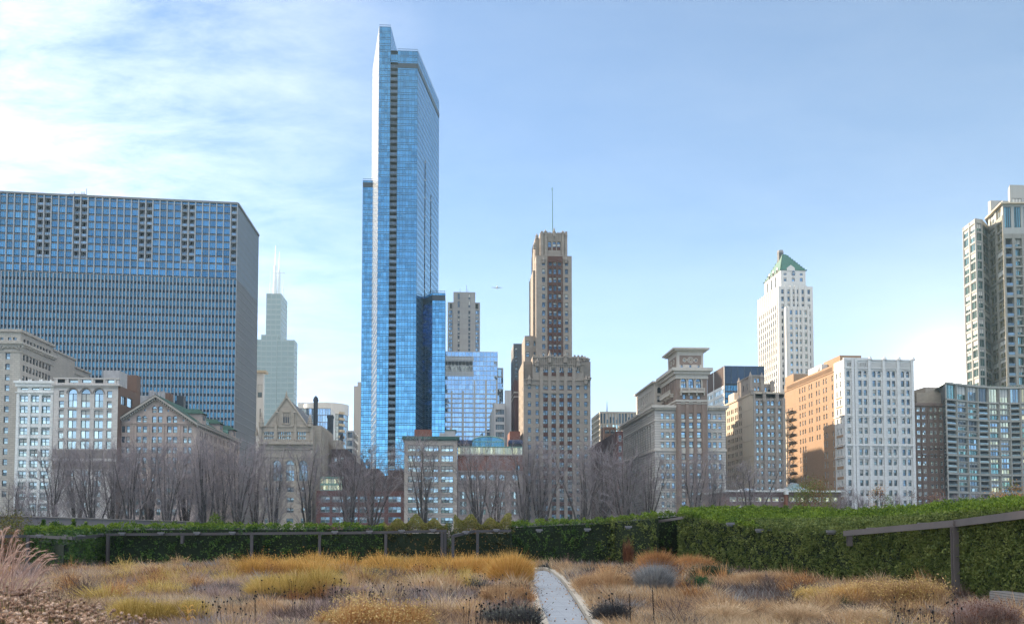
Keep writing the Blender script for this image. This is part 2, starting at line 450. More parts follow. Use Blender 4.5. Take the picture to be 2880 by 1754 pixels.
class Bld:
    def __init__(s, name, label, cat, X, Y, group=None):
        s.root = empty(name, (X, Y, 0), label, cat, group)
        s.mbs = {}; s.wins = []
    ALIAS = {'spandrels', 'brackets', 'brick_infill', 'piers', 'pilasters', 'trim', 'window_panels', 'sills', 'stone_bands', 'crown_ornament', 'parapet_carving', 'arch_trim',
             'tracery', 'annex_pilasters', 'floor_bands', 'podium_bands', 'brick_piers', 'stone_band', 'lattice', 'frieze_ornament', 'blind_arcade'}
    def mb(s, part, mat, key=None):
        k = ('wall', None) if part in s.ALIAS else (part, key)
        if k not in s.mbs: s.mbs[k] = MB(mat)
        return s.mbs[k].use(mat)
    def wall(s, F, z0, z1, ops=(), mat=None, dep=.35, part='wall', key=None, fr='fr_dark', gl='glass'):
        mb = s.mb(part, mat, key)
        ops = [o for o in ops if o[0] > .02 and o[1] < F.L - .02 and o[2] > z0 + .02 and o[3] < z1 - .02]
        us = sorted({0.0, F.L} | {round(o[i], 3) for o in ops for i in (0, 1)})
        zs = sorted({z0, z1} | {round(o[i], 3) for o in ops for i in (2, 3)})
        ui = {v: i for i, v in enumerate(us)}; zi = {v: i for i, v in enumerate(zs)}
        g = np.zeros((len(us) - 1, len(zs) - 1), bool)
        for o in ops: g[ui[round(o[0], 3)]:ui[round(o[1], 3)], zi[round(o[2], 3)]:zi[round(o[3], 3)]] = True
        def p(u, z, o=0):
            q = F.P(u, o); return (q.x, q.y, z)
        for j in range(len(zs) - 1):
            i = 0
            while i < len(us) - 1:
                if g[i, j]: i += 1; continue
                k = i
                while k < len(us) - 1 and not g[k, j]: k += 1
                mb.poly(p(us[i], zs[j]), p(us[k], zs[j]), p(us[k], zs[j + 1]), p(us[i], zs[j + 1]))
                i = k
        for o in ops:
            u0, u1, a, b = [round(x, 3) for x in o[:4]]
            style = o[4] if len(o) > 4 else 'sash'
            f = o[5] if len(o) > 5 and o[5] else fr
            gg = o[6] if len(o) > 6 else gl
            mb.use(mat)
            mb.poly(p(u0, a), p(u1, a), p(u1, a, -dep), p(u0, a, -dep))
            mb.poly(p(u0, a), p(u0, a, -dep), p(u0, b, -dep), p(u0, b))
            mb.poly(p(u1, a, -dep), p(u1, a), p(u1, b), p(u1, b, -dep))
            mb.poly(p(u0, b), p(u0, b, -dep), p(u1, b, -dep), p(u1, b))
            if style.startswith('arch'):
                r = (u1 - u0) / 2; c = (u0 + u1) / 2; k = 5
                for sg in (-1, 1):
                    pts = [p(c + sg * r * math.cos(math.pi / 2 * i / k), b - r + r * math.sin(math.pi / 2 * i / k)) for i in range(k + 1)]
                    for i in range(k): mb.poly(p(c + sg * r, b), pts[i], pts[i + 1])
            if style == 'none': continue
            if style == 'open':
                s.mb(part, M['dark'], key).poly(p(u0, a, -dep), p(u1, a, -dep), p(u1, b, -dep), p(u0, b, -dep)); continue
            q = F.P((u0 + u1) / 2, -dep + .02)
            s.wins.append((q.x, q.y, a, math.atan2(F.u.y, F.u.x), u1 - u0, b - a, style, f, gg, F.n))
    def lid(s, pts, z, mat=None, part='roof'):
        s.mb(part, mat or M['roof']).poly(*[(p[0], p[1], z) for p in pts])
    def block(s, pts, z0, z1, ops={}, mat=None, dep=.35, lid=True, fr='fr_dark', gl='glass', part='wall', key=None, lz=.5):
        for i in range(len(pts)):
            F = Face(pts[i], pts[(i + 1) % len(pts)])
            s.wall(F, z0, z1, ops.get(i, ()), mat, dep, part, key, fr, gl)
        if lid: s.lid(pts, z1 - lz if lz else z1)
    def ring(s, pts, z0, z1, o, mat, part='cornice'):
        """solid band that stands o proud of the wall line, mitred at the corners"""
        s.mb(part, mat).prism(outset(pts, o), z0, z1)
    def curtain(s, F, zs, nb, glass, mull, vw=.12, hw=.25, vd=.12, sp=None, sfrac=.25, skip=None, part='curtain_wall', o=0, vpart='mullions', double=0, key=None):
        g = s.mb(part, glass, key); z0, z1 = zs[0], zs[-1]
        cw = F.L / nb
        for j in range(len(zs) - 1):
            for i in range(nb):
                if skip and skip(i, j): continue
                a, b = F.P(i * cw, o), F.P((i + 1) * cw, o); za, zb = zs[j], zs[j + 1]
                zm = za
                if sp:
                    zm = za + (zb - za) * sfrac
                    g.use(sp).poly((a.x, a.y, za), (b.x, b.y, za), (b.x, b.y, zm), (a.x, a.y, zm)); g.use(glass)
                g.poly((a.x, a.y, zm), (b.x, b.y, zm), (b.x, b.y, zb), (a.x, a.y, zb))
        if mull:
            m = s.mb(vpart, mull, key)
            if vw:
                for i in range(nb + 1):
                    u = min(max(i * cw, vw / 2), F.L - vw / 2)
                    m.obox(F.A, F.B, z0, z1, o, o + vd, u - vw / 2, u + vw / 2)
            if hw:
                for z in zs:
                    m.obox(F.A, F.B, z - hw / 2, z + hw / 2, o, o + vd * .7)
                    if double: m.obox(F.A, F.B, z + double, z + double + hw, o, o + vd * .7)
    def finish(s, nmax=96):
        r = s.root
        for (part, key), mb in s.mbs.items():
            mb.build(part, r)
        cx, cy, _ = r.location
        def size(wd):
            x, y, z, rz, ww, hh, st, f, g, n = wd
            d = math.hypot(x, y); v = abs(n.x * x + n.y * y) / d
            facing = (n.x * x + n.y * y) < 0
            fwd = x * syw + y * cyw; pxx = (x * cyw - y * syw) / fwd
            inside = abs(pxx) < .56 and facing
            return ww * hh * v / d / d * (1 if inside else 1e-4) * (1 if z > 12 else .3)
        ws = sorted(s.wins, key=size, reverse=True)
        rest = MB()
        for i, wd in enumerate(ws):
            x, y, z, rz, ww, hh, st, f, g, n = wd
            me, mbs = window_mesh(ww, hh, st, f, g)
            k = RND.choices((0, 1, 2), (.6, .25, .15))[0]
            if i < nmax:
                o = bpy.data.objects.new('window', me[k]); COL.objects.link(o); o.parent = r
                o.location = (x - cx, y - cy, z); o.rotation_euler = (0, 0, rz)
            else:
                c, sn = math.cos(rz), math.sin(rz); src = mbs[k]; b = len(rest.v)
                rest.v += [(x + p[0] * c - p[1] * sn, y + p[0] * sn + p[1] * c, z + p[2]) for p in src.v]
                for fc, mi in zip(src.f, src.mi):
                    rest.use(src.mats[mi]); rest.f.append(tuple(b + q for q in fc)); rest.mi.append(rest.cur)
        if rest.f: tag(rest.build('windows', r), kind='stuff')
        return r
def outset(pts, o):
    n = len(pts); out = []
    for i in range(n):
        a, b, c = Vector(pts[i - 1][:2]), Vector(pts[i][:2]), Vector(pts[(i + 1) % n][:2])
        u, v = (b - a).normalized(), (c - b).normalized()
        n1, n2 = Vector((u.y, -u.x)), Vector((v.y, -v.x))
        m = (n1 + n2); m = m / max(m.dot(n1), .3)
        out.append((b.x + m.x * o, b.y + m.y * o))
    return out
def cols(F, lst, py=1200):
    """lst of (centre px, width px, style...) -> (u0, u1, rest)"""
    out = []
    for c in lst:
        a, b = sorted((F.U(c[0] - c[1] / 2, py), F.U(c[0] + c[1] / 2, py)))
        out.append((a, b) + tuple(c[2:]))
    return out
def rows(y0, pitch, n, h, px, Y):
    """centre rows in pixels -> (z0, z1)"""
    out = []
    for i in range(n):
        y = y0 + i * pitch
        out.append((Z_(y + h / 2, px, Y), Z_(y - h / 2, px, Y)))
    return out
def grid(cs, rs, skip=None):
    return [(c[0], c[1], r[0], r[1]) + tuple(c[2:]) for i, c in enumerate(cs) for j, r in enumerate(rs) if not (skip and skip(i, j))]
def even(F, n, w, m0=1.0, m1=1.0, style='sash', pair=0):
    """n evenly spaced windows of width w metres; pair: gap inside a pair"""
    out = []; L = F.L - m0 - m1
    for i in range(n):
        c = m0 + L * (i + .5) / n
        if pair:
            out += [(c - pair / 2 - w, c - pair / 2, style), (c + pair / 2, c + pair / 2 + w, style)]
        else: out.append((c - w / 2, c + w / 2, style))
    return out
def rect(pxl, pxr, Yf, Yb=None, pxside=None, py=1200):
    """plan rectangle from its front edge in the picture; depth from the far side edge seen or given"""
    xl, xr = X_(pxl, Yf, py), X_(pxr, Yf, py)
    if Yb is None:
        x = xr if pxside > pxr else xl
        Yb = Yfor(x, pxside, py)
    return [(xl, Yf), (xr, Yf), (xr, Yb), (xl, Yb)]
# ------------------------------------------------------------------ ground
M['street'] = wallmat('asphalt', (.055, .055, .058), .9, .2, .08)
M['soil'] = wallmat('garden_soil', (.10, .075, .05), .95, .35, .8, bump=.4)
M['lawn'] = wallmat('lawn', (.07, .10, .035), .95, .3, .2)
g = MB(M['street']); g.poly((-2400, -500, -.12), (2400, -500, -.12), (2400, 2700, -.12), (-2400, 2700, -.12))
tag(g.build('ground'), kind='structure')
g = MB(M['lawn']); g.poly((-260, 68, -.05), (300, 68, -.05), (300, 290, -.05), (-260, 290, -.05))
tag(g.build('lawn'), kind='structure')

# ------------------------------------------------------------------ 1 blue glass slab
M['slab_fin'] = wallmat('slab_fin', (.33, .345, .36), .45, .08, .3, streak=.05)
M['slab_glass'] = glassmat('slab_glass', (.12, .32, .48), .85, .05, .03, .28)
M['slab_low'] = glassmat('slab_low_glass', (.085, .205, .27), .8, .06, .02, .2, wave=.03)
M['slab_sp'] = glassmat('slab_spandrel', (.012, .03, .045), .4, .2, .02, .1)
M['grey_dark_'] = wallmat('dark_side_metal', (.07, .075, .08), .6, .1)  # dark metal between the side fins
M['slab_side'] = wallmat('slab_side_metal', (.17, .175, .18), .5, .06, .3)
def slab():
    Y0 = 421.0
    xr = X_(664, Y0, 900); xl = X_(-420, 409, 900)
    yb = Yfor(xr, 724, 900)
    b = Bld('office_tower', 'wide blue glass slab tower with pale vertical fins and stacked recessed balconies', 'tower', (xl + xr) / 2, Y0 + 10)
    A, B, C, D = (xl, 409.0), (xr, Y0), (xr, yb), (xl, yb)
    F = Face(A, B); G = Face(B, C)
    top = F.Z(570, F.L); zmid = F.Z(786, F.L)
    pitch = (top - zmid - 1.0) / 10.35
    zs = [zmid + pitch * i for i in range(11)] + [top - .9]
    baypx = 19.6; bw = F.U(664, 700) - F.U(664 - baypx, 700); nb = int(round(F.L / bw)); bw = F.L / nb
    balc = set()
    for px in (104, 124, 222, 243, 401, 421, 519, 539, 652):
        i = int(F.U(px, 640) / bw)
        for j in range(2, 10): balc.add((i, j))
    b.curtain(F, zs, nb, M['slab_glass'], None, sp=M['slab_sp'], sfrac=.24, skip=lambda i, j: (i, j) in balc, part='upper_curtain_wall')
    # balconies, each a part: floor slab, glass rail, back wall
    proto = {}
    for (i, j) in sorted(balc):
        P = F.P((i + .5) * bw)
        m = MB(M['slab_side']); h = pitch
        m.box(-bw / 2 + .3, bw / 2 - .3, 0, 2.2, -.02, .45)
        m.use(M['glass_dark']); m.box(-bw / 2 + .2, bw / 2 - .2, 2.2, 2.3, .45, h)
        m.use(M['slab_side']); m.box(-bw / 2 + .25, -bw / 2 + .55, .02, 2.2, .45, h); m.box(bw / 2 - .55, bw / 2 - .25, .02, 2.2, .45, h)
        m.use(M['glass']); m.box(-bw / 2 + .35, bw / 2 - .35, .05, .1, .45, 1.4)
        if 'me' not in proto: proto['me'] = m.mesh('balcony')
        o = bpy.data.objects.new('balcony', proto['me']); COL.objects.link(o); o.parent = b.root
        o.location = (P.x - b.root.location.x, P.y - b.root.location.y, zs[j]); o.rotation_euler = (0, 0, math.atan2(F.u.y, F.u.x))
    # lower office floors
    pl = (F.Z(786, F.L) - F.Z(1182, F.L)) / 18.0
    zl = [zmid - pl * i for i in range(int(zmid / pl) + 1)][::-1]
    nl = nb * 2
    b.curtain(F, zl, nl, M['slab_low'], None, sp=M['slab_sp'], sfrac=.38, part='lower_curtain_wall')
    m = b.mb('mullions', M['slab_fin'])
    for i in range(nb + 1): m.obox(F.A, F.B, zmid, top - .6, 0, .7, max(0, i * bw - .25), min(F.L, i * bw + .25))
    for i in range(nl + 1): m.obox(F.A, F.B, 8, zmid - .1, 0, .6, max(0, i * bw / 2 - .22), min(F.L, i * bw / 2 + .22))
    for z in zs[:-1]: m.use(M['slab_side']).obox(F.A, F.B, z - .1, z + .25, 0, .25)
    for u in [i * bw / 3 for i in range(nb * 3) if i % 3]: m.use(M['fr_grey']).obox(F.A, F.B, zs[0], zs[-1], 0, .12, u - .04, u + .04)
    b.mb('cornice', M['slab_side']).obox(F.A, F.B, top - .9, top, -2, .75)
    b.mb('cornice', M['slab_side']).obox(G.A, G.B, top - .9, top, -2, .5)
    # side face: dense metal fins, dark glass behind
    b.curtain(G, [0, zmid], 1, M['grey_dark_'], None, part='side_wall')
    b.curtain(G, zs, 30, M['slab_low'], None, sp=M['slab_sp'], sfrac=.3, part='side_glass')
    m = b.mb('side_fins', M['slab_fin'])
    k = 26
    for i in range(k + 1):
        u = i * G.L / k; m.use(M['slab_side']).obox(G.A, G.B, 0, top - .9, 0, .09, max(0, u - .35), min(G.L, u + .35))
    for z in zl[::1]: m.use(M['fr_grey']).obox(G.A, G.B, z - .1, z + .1, .0, .2)
    b.wall(Face(C, D), 0, top, (), M['slab_side']); b.wall(Face(D, A), 0, top, (), M['slab_side'])
    b.lid([A, B, C, D], top - .2)
    # roof plant room with masts
    xa, xb = X_(205, 430, 560), X_(252, 430, 560)
    b.mb('penthouse', M['slab_side']).box(xa, xb, 426, 450, top - .3, top + 4.2)
    for px, h in ((209, 3), (229, 3), (233, 3), (237, 3), (243, 4.5), (330, 2), (378, 2), (441, 3), (261, 2)):
        x = X_(px, 431, 560); z0 = top + (4.1 if 204 < px < 252 else -.3); b.mb('antenna', M['fr_grey'], px).cyl(x, 431, z0, z0 + h, .12, n=5)
    b.finish()
slab()

# ------------------------------------------------------------------ 2 far left stone hotel with long side
M['grey_stone'] = wallmat('grey_stone', (.48, .44, .385), .9, .16, .3, course=(1.6, .75, .05), mortar=.62)
M['grey_stone_plain'] = wallmat('grey_stone_plain', (.40, .36, .315), .9, .12, .3, course=(1.2, .4, .02), mortar=.8)
def stone_left():
    Y0 = 330.0
    b = Bld('hotel_building', 'weathered grey stone building at far left with swag frieze and long windowed side', 'building', X_(0, Y0), Y0 + 20)
    xl = X_(-150, Y0); xr = X_(57, Y0, 1000)
    y1 = Yfor(xr, 150, 1000); y2 = Yfor(xr, 212, 1000)
    A, B = (xl, Y0), (xr, Y0)
    top = Z_(929, 57, Y0)
    F = Face(A, B); G = Face(B, (xr, y1))
    rw = rows(1001, 29.8, 14, 17, 20, Y0)
    cs = cols(F, [(19, 13), (-38, 13), (-62, 13), (-90, 13), (-125, 13)], 1100)
    ops = grid(cs, rw)
    ops += grid(cols(F, [(5, 10), (27, 10), (42, 10), (-20, 10), (-50, 10), (-90, 10)], 950), [(Z_(956, 20, Y0), Z_(948, 20, Y0))])
    gt = even(G, 8, 1.7, 3, 3, pair=.9); ops2 = grid(gt, rw)
    gt2 = even(G, 8, 1.6, 3, 3, pair=.9)
    z4 = rows(953, 1, 1, 9, 20, Y0); ops2 += grid(gt2, z4)
    b.wall(F, 0, top, ops, M['grey_stone'], .5); b.wall(G, 0, top, ops2, M['grey_stone_plain'], .5)
    pts = [A, B, (xr, y1), (xl, y1)]
    b.wall(Face((xr, y1), (xl, y1)), 0, top, (), M['grey_stone_plain'])
    b.lid(pts, top - .4)
    zr = Z_(927, 57, Y0)
    b.ring(pts, zr - .9, zr + .1, .55, M['grey_stone_plain'])
    zf = Z_(965, 20, Y0); b.ring(pts, zf - .3, zf + .5, 1.1, M['grey_stone'])
    b.ring(pts, zf - .9, zf - .3, .6, M['grey_stone'])
    zf2 = Z_(990, 20, Y0); b.ring(pts, zf2, zf2 + .3, .3, M['grey_stone'])
    # swags and scrolls
    m = b.mb('frieze_ornament', M['grey_stone'])
    for px in (2, 12, 24, 36, 46, 55, -12, -26):
        x = X_(px, Y0, 977); z = Z_(977, px, Y0); r = 1.15 if px in (2, 55, -26) else .6
        for k in range(7):
            a = math.pi * (1 + k / 6.0); m.tube([(x + r * math.cos(a), Y0 - .25, z + .6 + r * math.sin(a) * 1.1), (x + r * math.cos(a + .5), Y0 - .3, z + .6 + r * math.sin(a + .5) * 1.1)], [.28, .28], 5)
        m.cyl(x, Y0 - .2, z - .2, z + .7, .42, .3, 8)
    # lower rear mass, windowless upper part
    zt = Z_(1003, 150, Y0 + 20)
    ztop2 = at(150, 982, y1).z
    pts2 = [(xl, y1 + .01), (xr, y1 + .01), (xr, y2), (xl, y2)]
    b.block(pts2, 0, ztop2, {}, M['grey_stone_plain'], key='rear')
    b.ring(pts2, ztop2 - .6, ztop2 + .1, .4, M['grey_stone_plain'])
    y3 = Yfor(xr, 252, 1060); zt3 = at(212, 1030, y2).z
    pts3 = [(xl, y2 + .01), (xr, y2 + .01), (xr, y3), (xl, y3)]
    b.block(pts3, 0, zt3, {}, M['grey_stone_plain'], key='rear2')
    b.ring(pts3, zt3 - .6, zt3 + .1, .5, M['grey_stone_plain'])
    b.ring(pts3, zt3 - 3, zt3 - 2.7, .3, M['grey_stone_plain'])
    b.finish()
stone_left()

# ------------------------------------------------------------------ 3 white terracotta block
M['white_tc'] = wallmat('white_terracotta', (.76, .76, .73), .6, .08, .4, course=(.9, .45, .02), mortar=.8)
def white_small():
    Y0 = 326.0
    A, B = (X_(46, Y0), Y0), (X_(149, Y0), Y0); yb = 352
    pts = [A, B, (B[0], yb), (A[0], yb)]
    b = Bld('terracotta_building', 'narrow white terracotta building with green window frames beside the grey hotel', 'building', (A[0] + B[0]) / 2, Y0 + 10)
    F = Face(A, B); top = Z_(1074, 90, Y0)
    c3 = [(66, 23), (97, 23), (128, 23)]
    a = cols(F, [(x, w, 'fixed/2') for x, w in c3], 1200)
    ops = grid(cols(F, [(x, 21, 'fixed') for x, w in c3], 1200), [(Z_(1096, 90, Y0), Z_(1090, 90, Y0))])
    ops += grid(cols(F, [(x, 23, 'sash/2') for x, w in c3], 1200), rows(1121, 1, 1, 18, 90, Y0))
    ops += grid(cols(F, [(x, 23, 'sash/2') for x, w in c3], 1200), rows(1151, 30.6, 10, 19, 90, Y0))
    b.block(pts, 0, top, {0: ops}, M['white_tc'], .45, fr='fr_green', gl='glass_pale')
    z = Z_(1074, 90, Y0); b.ring(pts, z - .5, z + .35, 1.0, M['white_tc']); b.ring(pts, z - 1.6, z - .5, .55, M['white_tc'])
    zz = Z_(1105, 90, Y0); b.ring([A, B, (B[0], Y0 + .5), (A[0], Y0 + .5)], zz, zz + .35, .5, M['white_tc'])
    m = b.mb('pilasters', M['white_tc'])
    for px in (49, 81.5, 112.5, 146):
        u = F.U(px, 1200); m.obox(A, B, 0, Z_(1108, 90, Y0), 0, .35, u - .45, u + .45)
    for i in range(11):
        z = Z_(1151 + 30.6 * i - 12, 90, Y0); 
        for x, _ in c3:
            u = F.U(x, 1200); m.obox(A, B, z, z + .25, 0, .22, u - 1.6, u + 1.6)
    # arched hoods over the top row
    for x, _ in c3:
        c = F.U(x, 1200); z = Z_(1112, 90, Y0)
        pts_ = []
        for k in range(9):
            t = math.pi * k / 8; q = F.P(c + 1.7 * math.cos(t), .25); pts_.append((q.x, q.y, z - .3 + .9 * math.sin(t)))
        m.tube(pts_, [.16] * 9, 4)
        for du in (-1, 1): m.cyl(F.P(c).x + du * 1.5, Y0 - .3, top + .3, top + 1.0, .35, .1, 6)
    b.finish()
white_small()

# ------------------------------------------------------------------ 4 beige block with three tall arches
M['beige'] = wallmat('beige_stone', (.58, .53, .49), .8, .08, .3, course=(1.6, .62, .03), mortar=.75)
M['beige_band'] = wallmat('brown_stone_band', (.23, .19, .165), .85, .15, .3)
M['brick_brown'] = wallmat('brown_brick', (.20, .12, .085), .9, .15, .3, course=(.5, .16, .015), mortar=.8)
M['metal_pale'] = wallmat('pale_metal_panel', (.40, .385, .38), .6, .06, .3, course=(1.2, 1.0, .03), mortar=.8)
def beige():
    Y0 = 324.0
    A, B = (X_(149.5, Y0), Y0), (X_(330, Y0), Y0); yb = Yfor(B[0], 391, 1120)
    pts = [A, B, (B[0], yb), (A[0], yb)]
    b = Bld('loft_building', 'beige stone building with three tall arched windows and brown brick rooftop masses', 'building', (A[0] + B[0]) / 2, Y0 + 10)
    F = Face(A, B); top = Z_(1064, 240, Y0)
    ops = []
    wide = [(202, 25), (239, 25), (276, 25)]; nar = [(171, 14), (306, 14)]
    ops += grid(cols(F, [(x, w, 'arch/2') for x, w in wide]), [(Z_(1145, 240, Y0), Z_(1094, 240, Y0))])
    ops += grid(cols(F, [(x, w, 'sash') for x, w in nar]), rows(1108, 28.5, 2, 19, 240, Y0))
    ops += grid(cols(F, [(x, w, 'fixed/2') for x, w in wide] + [(x, w, 'fixed') for x, w in nar]), rows(1163.5, 29, 4, 22, 240, Y0))
    ops += grid(cols(F, [(x, w, 'fixed/2') for x, w in ((202, 20), (276, 20), (239, 20))]), rows(1330, 29, 4, 18, 240, Y0))
    ops += grid(cols(F, [(167, 25, 'open'), (204, 27, 'fixed'), (241, 27, 'fixed'), (277, 26, 'open'), (312, 26, 'fixed')]), rows(1071.5, 1, 1, 10, 240, Y0))
    # note the attic openings sit in an open screen
    H = Face(B, (B[0], yb))
    b.wall(F, 0, top, ops, M['beige'], .5, gl='glass_pale')
    zb = at(333, 1082, Y0).z
    so = [(3, 7.5, Z_(1133, 332, Y0), Z_(1108, 332, Y0), 'fixed/2'), (9, 14.5, Z_(1133, 332, Y0), Z_(1106, 332, Y0), 'fixed')]
    b.wall(H, 0, zb, so, M['brick_brown'], gl='glass_pale', key='side')
    b.wall(Face((B[0], yb), (A[0], yb)), 0, zb, (), M['brick_brown'], key='back'); b.wall(Face((A[0], yb), A), 0, zb, (), M['brick_brown'], key='side_b')
    b.lid(pts, zb - .6)
    z = Z_(1081, 240, Y0); fr = [A, B, (B[0], Y0 + 1), (A[0], Y0 + 1)]
    b.ring(fr, z - .4, z + .2, .7, M['beige']); b.ring(fr, top - .2, top + .25, .3, M['beige'])
    m = b.mb('trim', M['beige'])
    for i in range(60): m.obox(A, B, z - .95, z - .4, 0, .5, i * F.L / 60 + .05, i * F.L / 60 + .28)
    for px in (157, 188, 220, 257, 291, 322): u = F.U(px); m.obox(A, B, z + .2, top - .2, 0, .25, u - .3, u + .3)
    for i in range(7):
        zz = Z_(1147.5 + 29 * i, 240, Y0)
        for px, w in wide + nar:
            u = F.U(px); h = w * .075; m.obox(A, B, zz - .1, zz + .18, 0, .22, u - h, u + h)
    for y0, y1 in ((1262, 1288), (1296, 1318)):
        b.mb('stone_band', M['beige_band']).obox(A, B, Z_(y1, 240, Y0), Z_(y0, 240, Y0), 0, .12)
    # hood mouldings over the arches
    for px, w in wide:
        c = F.U(px); r = w * .0623 + .35; zc = Z_(1094, 240, Y0) - r + .35
        P = [(F.P(c + r * math.cos(math.pi * k / 10), .2).x, Y0 - .2, zc + r * math.sin(math.pi * k / 10)) for k in range(11)]
        m.tube(P, [.16] * 11, 4)
    # rooftop: pale plant box and brick lift tower
    y1, y2 = Y0 + 8, Y0 + 22
    x0, x1 = X_(287, y1), X_(333, y1); zt = Z_(1041, 300, y1)
    b.block([(x0, y1), (x1, y1), (x1, Yfor(x1, 355)), (x0, Yfor(x1, 355))], zb - 1, zt, {}, M['metal_pale'], part='penthouse', key='a')
    y3 = Y0 + 24; x0, x1 = X_(352, y3), X_(382, y3)
    b.block([(x0, y3), (x1, y3), (x1, Yfor(x1, 393)), (x0, Yfor(x1, 393))], 20, Z_(1054, 360, y3), {}, M['brick_brown'], part='lift_tower', key='b')
    b.finish()
beige()

# ------------------------------------------------------------------ 5 gabled clubhouse with green roof
M['pink_stone'] = wallmat('pinkish_stone', (.47, .37, .32), .85, .22, .6, course=(1.1, .55, .03), mortar=.75)
M['green_tile'] = wallmat('green_tile_roof', (.025, .085, .06), .7, .2, .5, course=(.5, .5, .04), mortar=.5)
M['copper'] = wallmat('green_copper', (.18, .32, .26), .7, .15, .5)
def gable_club():
    Y0 = 328.0
    xl, xr = X_(330, Y0), X_(553, Y0); xa = (X_(320, Y0) + X_(558, Y0)) / 2
    yb = Yfor(X_(557, Y0), 677, 1230)
    b = Bld('gabled_building', 'pinkish stone gabled building with bracketed eaves and green tiled roof with dormers', 'building', xa, Y0 + 20)
    F = Face((xl, Y0), (xr, Y0)); ze = Z_(1188, 440, Y0); za = Z_(1110, 437, Y0)
    W = lambda px: F.U(px)
    p2 = [347, 360.5, 391, 407.5, 433.5, 450, 476.5, 492.5, 521, 534]
    c2 = cols(F, [(x, 9.6 if i in (0, 1, 8, 9) else 12) for i, x in enumerate(p2)])
    ops = grid(c2, rows(1207, 29, 9, 18, 440, Y0))
    ztop = Z_(1190, 440, Y0)
    b.wall(F, 0, ztop, ops, M['pink_stone'], .45)
    # gable: wall above the eave line as a triangle with openings laid out on a strip wall clipped by rake
    def gz(u):
        x = F.P(u).x; t = abs(x - xa) / (X_(558, Y0) - xa); return za - .9 - (za - ze) * t
    G = b.mb('gable', M['pink_stone'])
    gops = []
    for px, w, y, h, st in ((433.5, 12, 1151, 18, 'arch'), (450, 12, 1151, 18, 'arch'), (390, 11.5, 1178, 18, 'arch'), (406.5, 11.5, 1178, 18, 'arch'),
                            (475, 11.5, 1179, 18, 'arch'), (492, 11.5, 1179, 18, 'arch'), (433.5, 12, 1179, 18, 'sash'), (450, 12, 1179, 18, 'sash'),
                            (407, 5, 1153, 5, 'fixed'), (472, 5, 1154, 5, 'fixed'), (362, 5, 1180, 5, 'fixed'), (515, 5, 1181, 5, 'fixed')):
        c = cols(F, [(px, w, st)])[0]; gops.append((c[0], c[1], Z_(y + h / 2, px, Y0), Z_(y - h / 2, px, Y0), st))
    us = sorted({0, F.L, F.U(437)} | {round(o[i], 3) for o in gops for i in (0, 1)})
    for u0, u1 in zip(us[:-1], us[1:]):
        holes = sorted([(o[2], o[3]) for o in gops if round(o[0], 3) <= u0 + 1e-4 and round(o[1], 3) >= u1 - 1e-4])
        z = ztop
        P0, P1 = F.P(u0), F.P(u1)
        for a, c in holes:
            G.poly((P0.x, Y0, z), (P1.x, Y0, z), (P1.x, Y0, a), (P0.x, Y0, a)); z = c
        G.poly((P0.x, Y0, z), (P1.x, Y0, z), (P1.x, Y0, max(gz(u1), z)), (P0.x, Y0, max(gz(u0), z)))
    for o in gops:
        q = F.P((o[0] + o[1]) / 2, -.4); b.wins.append((q.x, q.y, o[2], 0, o[1] - o[0], o[3] - o[2], o[4], 'fr_dark', 'glass', F.n))
        c, r, z1 = (o[0] + o[1]) / 2, (o[1] - o[0]) / 2, o[3]
        if o[4] == 'arch':
            for sg in (-1, 1):
                for k in range(5):
                    t0, t1 = math.pi / 2 * k / 5, math.pi / 2 * (k + 1) / 5
                    G.poly((F.P(c + sg * r).x, Y0, z1), (F.P(c + sg * r * math.cos(t0)).x, Y0, z1 - r + r * math.sin(t0)), (F.P(c + sg * r * math.cos(t1)).x, Y0, z1 - r + r * math.sin(t1)))
            P = [(F.P(c + (r + .2) * math.cos(math.pi * k / 8)).x, Y0 - .12, z1 - r + (r + .2) * math.sin(math.pi * k / 8)) for k in range(9)]
            G.tube(P, [.13] * 9, 4)
    xs = X_(558, Y0); xw = X_(319, Y0)
    S_ = Face((xr, Y0), (xr, yb))
    b.wall(S_, 0, ztop + 1, grid(even(S_, 9, 1.5, 3, 3, pair=.8), rows(1215, 29, 8, 18, 440, Y0)), M['pink_stone'], .5, key='side')
    b.wall(Face((xr, yb), (xl, yb)), 0, ztop, (), M['pink_stone'], key='back'); b.wall(Face((xl, yb), (xl, Y0)), 0, ztop, (), M['pink_stone'], key='left')
    # roof, rake boards, brackets
    R_ = b.mb('roof', M['green_tile']); o = 1.6
    for sg, xe in ((1, xs), (-1, xw)):
        a, c = (xa, Y0 - o, za), (xe, Y0 - o, ze); e, f = (xe, yb + 1, ze), (xa, yb + 1, za)
        R_.poly(a, c, e, f) if sg > 0 else R_.poly(a, f, e, c)
        t = b.mb('eaves', M['grey_stone_plain'])
        t.poly((xa, Y0 - o, za - .15), (xe, Y0 - o, ze - .15), (xe, Y0 - o, ze - .95), (xa, Y0 - o, za - .95))
        t.poly((xa, Y0 - o, za - .95), (xe, Y0 - o, ze - .95), (xe, Y0 + .1, ze - .95), (xa, Y0 + .1, za - .95))
        t.poly((xe, Y0 - o, ze - .15), (xe, yb + 1, ze - .15), (xe, yb + 1, ze - .8), (xe, Y0 - o, ze - .8))
        t.poly((xe, Y0 - o, ze - .8), (xe, yb + 1, ze - .8), (xe - sg * 1.4, yb + 1, ze - .8), (xe - sg * 1.4, Y0 - o, ze - .8))
        n = 20
        for k in range(n):
            q = (k + .7) / n; x = xa + (xe - xa) * q; z = za + (ze - za) * q - .95
            t.box(x - .2, x + .2, Y0 - 1.2, Y0, z - .75, z - .1)
